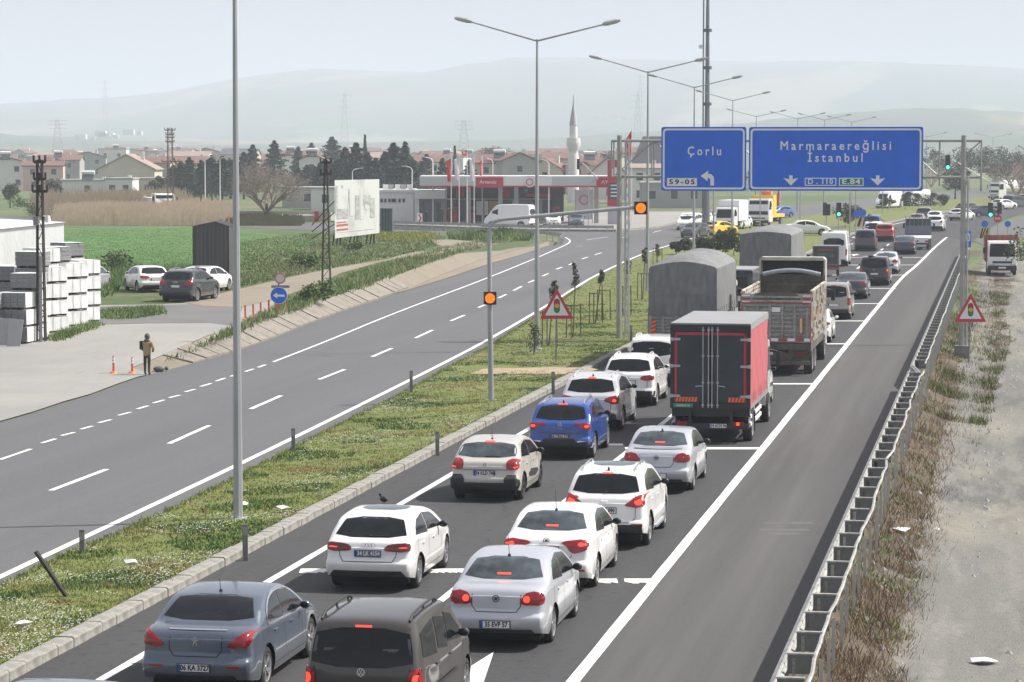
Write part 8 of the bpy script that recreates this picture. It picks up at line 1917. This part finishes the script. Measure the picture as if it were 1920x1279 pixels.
for i in range(26):      # the dark belt that fills the gaps between the named trees
    px = (326 + i * 13 if i < 10 else 560 + (i - 10) * 15.5) + rnd.uniform(-4, 4); Z = rnd.uniform(455, 540); h = rnd.uniform(4.6, 6.6); c, tr = CONV[i % 3]; s_ = h / 8
    where = ['beside the brown lattice pole', 'between the two white lamp posts', 'right of the thick lamp post'][min(2, i // 4)] if i < 10 else ['behind the small white kiosk', 'left of the billboard', 'above the billboard', 'above the workshop roof'][min(3, (i - 10) // 4)]
    plantobj('conifer', f"{['low dark', 'broad dark', 'short bluish', 'pointed'][(i if i < 10 else i - 10) % 4]} conifer of the dense belt {where}", 'tree', (YM(px, Z), Z, 0), c, tr, (s_ * 2.1, s_ * 1.8, s_), group='dense dark tree belt')
p = G(500, 417); plantobj('bare_tree', 'large leafless tree with rounded crown right of the thick lamp post', 'tree', (p.x, p.y, 0), bare_crown(8.6, 1.15, 11, L_BARE, 6, .95, .13), trunk_mesh(2.2, .32), rz=0)
bt = [bare_crown(8, .9, 4, L_BARER, 4, .6, .12), bare_crown(7, .9, 4, L_BARE, 4, .6, .12)]
for i, (px, Z, h, k, lb) in enumerate([(1745, 560, 6.5, 0, 'reddish bare tree under the gantry\'s right bay'), (1775, 580, 6.0, 0, 'reddish bare tree behind the hanging green signal'), (1795, 600, 6.0, 1, 'grey bare tree left of the right gantry post'), (1905, 430, 9.5, 0, 'tall reddish bare tree at the right edge'), (1925, 420, 8.5, 1, 'grey bare tree cut by the right edge'), (1290, 520, 5.5, 1, 'bare tree under the Çorlu sign'), (1400, 520, 6, 1, 'bare tree behind the crane truck'), (1500, 520, 5.5, 1, 'bare tree under the middle of the wide sign'), (1540, 540, 6, 0, 'reddish bare tree left of the round bush'), (1650, 560, 5.5, 1, 'bare tree behind the tall white van'), (1700, 560, 6, 1, 'bare tree under the right end of the wide sign')]):
    plantobj('bare_tree', lb, 'tree', (YM(px, Z), Z, 0), bt[k], None, (h / 8 * 1.2,) * 2 + (h / 8,), group='leafless trees beyond the junction')
for i, (px, Z, w_, h, lb) in enumerate([(1760, 640, 3.0, 9, 'hazy evergreen above the hanging green signal'), (1838, 560, 5, 9.2, 'large hazy evergreen right of the gantry post'), (1875, 540, 5.5, 9.6, 'broad hazy evergreen near the right edge'), (1815, 580, 3.2, 7.8, 'hazy evergreen just right of the gantry post'), (1900, 600, 5, 7.5, 'low hazy evergreen at the right edge'), (1790, 470, 2.2, 4.6, 'dark evergreen at the bend left of the gantry post'), (1440, 600, 6, 5, 'hazy hedge-like tree behind the red banners'), (1350, 560, 5, 5.4, 'hazy tree behind the white box truck'), (1600, 620, 6, 4.8, 'hazy tree line piece behind the round bush'), (1700, 660, 7, 6.6, 'hazy tree line piece under the sign\'s right end')]):
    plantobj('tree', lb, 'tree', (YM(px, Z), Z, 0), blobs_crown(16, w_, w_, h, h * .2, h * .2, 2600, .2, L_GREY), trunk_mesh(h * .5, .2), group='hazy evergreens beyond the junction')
# footbridge in the haze at the right
Z = 700; t = thing('footbridge', 'hazy dark bridge deck crossing behind the trees at the right edge', 'bridge', (YM(1880, Z), Z, 0), 0); m = MB(); m.box(-6, 14, 0, 3, 2.4, 3.6); m.obj('deck', M_DIRTY, t); m = MB(); m.box(-2, -1, 0, 3, 0, 2.38); m.box(8, 9, 0, 3, 0, 2.38); m.obj('pier', WALLS['grey'], t)
# median bushes and saplings
def zmed(p):
    s = S_OF(p); a, b = med_pt(s, 0), med_pt(s, 1)
    if a is None or b is None: return 0
    tt = min(1, max(0, (p - a).dot(RR) / max(.1, (b - a).dot(RR)))); return med_z(p, tt)
for i, (px, by, w_, h, lb) in enumerate([(1365, 487, .95, 2.5, 'tallest dark bush in the median, right of the lamp post'), (1340, 486, .9, 2.0, 'dark bush beneath the yellow taxi'), (1318, 484, .9, 1.7, 'dark bush right of the near lamp post'), (1283, 477, .75, 1.2, 'low dark bush left of the lamp post under Çorlu'), (1268, 478, .6, 1.0, 'small low bush left of the dark bush row'), (1355, 478, .8, 1.9, 'dark bush at the back of the row'), (1376, 480, .7, 1.7, 'dark bush beside the farther covered truck'), (1585, 428, 1.5, 2.6, 'big brownish round bush behind the green traffic light'), (1602, 426, 1.3, 2.3, 'brownish bush at the right of the green traffic light'),
        (1665, 396, 1.2, 1.9, 'round clipped bush, leftmost of the row before the tall van'), (1697, 393, 1.3, 2.2, 'round clipped bush, second of the row'), (1722, 392, 1.4, 2.2, 'round clipped bush, third of the row'), (1745, 391, 1.4, 2.2, 'round clipped bush, fourth of the row'), (1764, 390, 1.2, 1.9, 'round clipped bush, last of the row')]):
    p = G(px, by, .05); plantobj('bush', lb, 'bush', (p.x, p.y, zmed(p) if by > 440 else .05), blobs_crown(14, w_ * .7, w_ * .7, h, .15, w_ * .42, 1500, .10, L_BUSH if i < 9 else L_CYP), trunk_mesh(.4, .06), group='dark bushes of the median')
for i, (px, by, ctop, cb, cw, bx2, lb) in enumerate([(1029, 647, 524, 560, 11, 1038, 'sapling with round crown above the left triangle sign'), (1074, 632, 490, 540, 11, 1079, 'tall thin sapling right of the left triangle sign'), (1116, 606, 508, 530, 8, 1127, 'staked sapling left of the gantry post'), (1131, 598, 506, 528, 8, 1128, 'staked sapling nearest the gantry post'), (1170, 590, 486, 514, 11, 1177, 'sapling just right of the gantry post'), (1205, 560, 464, 494, 9, 1209, 'sapling beside the nearer covered truck'), (1232, 505, 457, 481, 8, 1234, 'small sapling above the nearer covered truck'), (1001, 663, 604, 655, 17, 1003, 'low bushy sapling at the foot of the tall street lamp')]):
    p = G(px, by, .1); Y = p.y; zt, zb = at(px, ctop, Y).z, at(px, cb, Y).z; u = Y / FPX; z = zmed(p); t = thing('sapling', lb, 'sapling', (p.x, p.y, z), 0, 'young staked trees on the median'); dx = (bx2 - px) * u
    m = MB(); m.tube((0, 0, -.05), (dx, 0, (zb + zt) / 2 - z), .032, .02, n=5); m.obj('trunk', L_TRUNK, t)
    bl = [(dx + rnd.uniform(-.4, .4) * cw * u, rnd.uniform(-.4, .4) * cw * u, zb + (zt - zb) * (.1 + .8 * q_ / 9) - z, cw * u * (.62 - .03 * q_)) for q_ in range(10)]; me = leaves(vol_blobs(bl), 520, .05, 'crown', L_OLIVE); o = bpy.data.objects.new('crown', me); COL.objects.link(o); o.parent = t
    if i < 7:
        for k in range(3): a = k * 2.1 + .3; m = MB(); hh = 1.5; m.tube((.38 * math.cos(a), .38 * math.sin(a), -.1), (.36 * math.cos(a), .36 * math.sin(a), hh), .026, n=5); m.obj('stake', mat('stake_wood', (.075, .07, .05), .9), t)
        m = MB(); 
        for k in range(3): a, b = k * 2.1 + .3, (k + 1) * 2.1 + .3; m.tube((.36 * math.cos(a), .36 * math.sin(a), 1.45), (.36 * math.cos(b), .36 * math.sin(b), 1.45), .02, n=4)
        m.obj('stake_tie', mat('stake_wood', (.075, .07, .05)), t)

# ------------------------------------------------------------------ grass, weeds, reeds, stones (uncountable)
def tufts(name, pts, hmin, hmax, m, blades=4, wd=.012, spread=.05, lean=.5):
    mb = MB()
    for p in pts:
        for _ in range(blades):
            a = rnd.uniform(0, 6.283); h = rnd.uniform(hmin, hmax); bx, by = p.x + rnd.gauss(0, spread), p.y + rnd.gauss(0, spread); w_ = wd * rnd.uniform(.6, 1.4); c, s_ = math.cos(a), math.sin(a); lx_, ly_ = rnd.gauss(0, lean) * h, rnd.gauss(0, lean) * h
            q = len(mb.v); mb.v += [(bx - c * w_, by - s_ * w_, p.z - .01), (bx + c * w_, by + s_ * w_, p.z - .01), (bx + lx_, by + ly_, p.z + h)]; mb.f.append((q, q + 1, q + 2))
    o = mb.obj(name, m); o['kind'] = 'stuff'; return o
def scatter_med(n, s0, s1, cond=lambda p: True, e=1.7):
    out = []; tries = 0
    while len(out) < n and tries < n * 12:
        tries += 1; s = s0 + (s1 - s0) * rnd.random() ** e; tt = rnd.random()
        a, b = med_pt(s, 0), med_pt(s, 1)
        if a is None or b is None: continue
        p = a.lerp(b, tt)
        if not cond(p): continue
        p.z = med_z(p, tt); out.append(p)
    return out
def inpath(p): return any(False for _ in ()) or (S_OF(G(1000, 700)) < S_OF(p) < S_OF(G(1000, 689)))
N1 = lambda p, k, o=0: noise.noise(Vector((p.x * k + o, p.y * k - o, o)))
GM1 = leafmat('grass_blade', (.115, .165, .036), (.235, .275, .082)); GM2 = leafmat('grass_blade_yellow', (.22, .24, .06), (.34, .32, .13)); GM3 = leafmat('grass_blade_dry', (.24, .17, .08), (.34, .24, .12)); GM4 = leafmat('clover_leaf', (.06, .13, .03), (.12, .20, .06))
tufts('grass', scatter_med(26000, 38, 210, lambda p: not inpath(p)), .02, .055, GM1, 4, .013, .06)
tufts('grass', scatter_med(11000, 38, 210, lambda p: N1(p, .5, 3) > .05 and not inpath(p)), .02, .05, GM2, 4, .013, .06)
tufts('dry_grass', scatter_med(4200, 38, 170, lambda p: N1(p, .35, 9) > .28 or (N1(p, .9, 5) > .35)), .02, .06, GM3, 4, .014, .06)
tufts('weeds', scatter_med(5000, 38, 150, lambda p: N1(p, .4, 20) > .15), .03, .08, GM4, 5, .022, .07)
fl_ = scatter_med(4600, 42, 125, lambda p: N1(p, .33, 31) > .12 or N1(p, .8, 40) > .4); mb = MB()
for p in fl_:
    r = rnd.uniform(.007, .014); z = p.z + rnd.uniform(.04, .08); q = len(mb.v); mb.v += [(p.x - r, p.y - r, z), (p.x + r, p.y - r, z + r * .6), (p.x + r, p.y + r, z + r), (p.x - r, p.y + r, z + r * .5)]; mb.f.append((q, q + 1, q + 2, q + 3))
tag(mb.obj('flowers', mat('flower_white', (.62, .62, .60), .8)), kind='stuff')
# ragged grass lip over the kerb and along the far border
lip = []
for i in range(5200):
    s = 38 + 130 * rnd.random() ** 1.5; tt = rnd.choice((0, 1)); a, b = med_pt(s, 0), med_pt(s, 1)
    p = a.lerp(b, tt) + RR * (rnd.gauss(0, .06) + (-.05 if tt else -.02)); p.z = med_z(p, tt); lip.append(p)
tufts('grass', lip, .03, .10, GM1, 4, .014, .05)
# right verge: dry weeds, green weeds, stones
def scatter_sv(n, s0, s1, v0, v1, cond=lambda p: True, e=1.6):
    out = []
    for _ in range(n * 6):
        if len(out) >= n: break
        s = s0 + (s1 - s0) * rnd.random() ** e; a, b = v0(s), v1(s); p = SV(s, a + (b - a) * rnd.random())
        if cond(p): p.z = hr(p) + .02; out.append(p)
    return out
vr = lambda s: ve(s) + .1
tufts('dry_grass', scatter_sv(4600, 36, 190, lambda s: -3.05, vr, lambda p: N1(p, .5, 7) > -.1), .05, .24, leafmat('straw', (.15, .11, .065), (.30, .23, .14)), 5, .010, .08, .55)
tufts('weeds', scatter_sv(1500, 36, 200, lambda s: -2.9, vr, lambda p: N1(p, .4, 2) > .12), .04, .15, leafmat('verge_weed', (.10, .14, .045), (.20, .23, .08)), 5, .016, .08)
tufts('weeds', scatter_sv(1500, 92, 175, lambda s: -2.7, vr, lambda p: N1(p, .3, 12) > .0), .06, .38, leafmat('verge_weed_tall', (.09, .12, .035), (.17, .20, .06)), 5, .016, .12)
tufts('twigs', scatter_sv(1500, 36, 170, lambda s: -3.0, lambda s: vr(s) - .5), .15, .45, mat('twig_red', (.13, .07, .05), .9), 4, .008, .12, .5)
mb = MB()
for p in scatter_sv(6500, 36, 190, lambda s: ve(s) - .9, lambda s: ve(s) + .9) + scatter_sv(2600, 36, 200, lambda s: ve(s), lambda s: 8) + scatter_sv(1200, 36, 160, lambda s: -2.9, vr):
    r = rnd.uniform(.015, .05) * (1 if rnd.random() < .9 else 2.4); q = len(mb.v); n_ = 5
    for j in range(n_): a = 1.257 * j; mb.v.append((p.x + r * math.cos(a) * rnd.uniform(.7, 1.2), p.y + r * math.sin(a) * rnd.uniform(.7, 1.2), p.z - .02))
    mb.v.append((p.x, p.y, p.z + r * .7)); mb.f += [(q + j, q + (j + 1) % n_, q + n_) for j in range(n_)]
tag(mb.obj('gravel', mat('stone_grey', (.30, .29, .27), .9, var=.35, scale=3)), kind='stuff')
# weeds on the left bank top and rough field
def scat_poly(n, poly):
    xs_ = [q[0] for q in poly]; ys_ = [q[1] for q in poly]; out = []
    for _ in range(n * 12):
        if len(out) >= n: break
        x, y = rnd.uniform(min(xs_), max(xs_)), rnd.uniform(min(ys_), max(ys_)); ins = False; j = len(poly) - 1
        for i in range(len(poly)):
            if (poly[i][1] > y) != (poly[j][1] > y) and x < (poly[j][0] - poly[i][0]) * (y - poly[i][1]) / (poly[j][1] - poly[i][1]) + poly[i][0]: ins = not ins
            j = i
        if ins: out.append(GL(x, y))
    return out
def weeds_px(n, poly, h0, h1, m, bl=5, wd=.03, sp=.15, nm='weeds'): return tufts(nm, scat_poly(n, poly), h0, h1, m, bl, wd, sp, .45)
W1 = leafmat('bank_weed', (.09, .165, .045), (.22, .27, .10)); W2 = leafmat('bank_weed_dry', (.20, .18, .10), (.34, .29, .18))
topb = [(290, 688), (345, 664), (400, 640), (430, 622), (470, 600), (520, 578), (560, 552), (600, 535), (660, 515), (720, 495), (790, 478), (840, 462), (960, 440), (1000, 442), (985, 450), (940, 457), (880, 470), (820, 488), (740, 517), (680, 540), (610, 560), (580, 574), (540, 587), (480, 607), (430, 630), (360, 658), (300, 684)]
weeds_px(2600, topb, .08, .34, W1); weeds_px(1300, topb, .06, .3, W2, 5, .02)
rough = [(450, 455), (560, 440), (640, 436), (760, 436), (830, 446), (815, 462), (760, 478), (690, 490), (610, 505), (540, 518), (450, 538)]
weeds_px(3200, rough, .05, .2, W1, 6, .05, .2); weeds_px(1200, rough, .1, .4, W2, 4, .02)
weeds_px(1500, [(190, 505), (300, 508), (440, 505), (440, 535), (240, 530), (190, 560)], .2, .7, W1, 6, .04, .2); weeds_px(700, [(185, 585), (300, 577), (305, 590), (240, 600), (185, 598)], .08, .3, W1)
weeds_px(300, [(90, 636), (180, 605), (185, 612), (110, 640)], .1, .35, W1); weeds_px(500, [(840, 440), (990, 440), (990, 452), (850, 450)], .3, .9, W1, 8, .05, .3)
weeds_px(700, [(700, 438), (800, 436), (830, 446), (760, 455), (700, 450)], .15, .4, leafmat('yellow_flower', (.22, .24, .04), (.40, .36, .05)), 5, .03, .15, 'flowers')
tufts('grass', scat_poly(9000, [(60, 430), (360, 428), (440, 433), (600, 455), (470, 487), (430, 502), (190, 508), (100, 470)]), .04, .10, leafmat('crop_blade', (.085, .18, .05), (.14, .23, .08)), 4, .03, .2)
# reed bed
def reeds(n, poly, h0, h1, m, nm='reeds', wd=.035):
    mb = MB()
    for p in scat_poly(n, poly):
        p.z = 0; 
        for _ in range(3):
            h = rnd.uniform(h0, h1) * (.75 + .5 * N1(p, .12, 6) + .25); bx, by = p.x + rnd.gauss(0, .3), p.y + rnd.gauss(0, .3); lx_ = rnd.gauss(0, .14) * h; q = len(mb.v); w_ = wd
            mb.v += [(bx - w_, by, 0), (bx + w_, by, 0), (bx + lx_ * .7 + w_ * 1.6, by, h * .82), (bx + lx_, by, h), (bx + lx_ * .7 - w_ * 1.2, by, h * .82)]; mb.f += [(q, q + 1, q + 2, q + 4), (q + 4, q + 2, q + 3)]
    o = mb.obj(nm, m); o['kind'] = 'stuff'; return o
reeds(4200, [(108, 422), (106, 411), (430, 411), (430, 424)], 1.0, 2.4, leafmat('reed_tan', (.72, .58, .43), (.92, .80, .62)))
reeds(2200, [(80, 412), (60, 404), (330, 402), (360, 410)], 1.3, 3.4, leafmat('reed_brown', (.38, .33, .22), (.60, .50, .36)))
reeds(900, [(420, 424), (425, 416), (560, 416), (560, 424)], .5, 1.1, leafmat('reed_olive', (.13, .13, .06), (.22, .2, .1)))
for i, (px, by, w_, h, lb) in enumerate([(30, 405, 2.2, 2.6, 'rounded green shrub at the far left before the houses'), (62, 408, 1.6, 1.8, 'green shrub next to the reed bed'), (940, 446, 1.6, 1.0, 'leafy low shrub by the junction bank'), (905, 448, 1.4, .9, 'leafy low shrub left of the mast pole'), (665, 470, 1.1, .8, 'leafy weed clump below the billboard'), (570, 505, 1.2, .9, 'leafy weed clump left of the ladder pole'), (590, 566, 1.3, .8, 'leafy clump behind the round arrow sign'), (225, 512, 1.6, 1.3, 'dark green thicket behind the wrapped pallets'), (1925, 500, 1.8, 2.2, 'dark bush at the right edge beside the light truck')]):
    p = GL(px, by); plantobj('shrub', lb, 'shrub', p, blobs_crown(10, w_ * .8, w_ * .6, h, .1, w_ * .4, 700, .11, L_BUSHG), None, group='green shrubs on the left side')
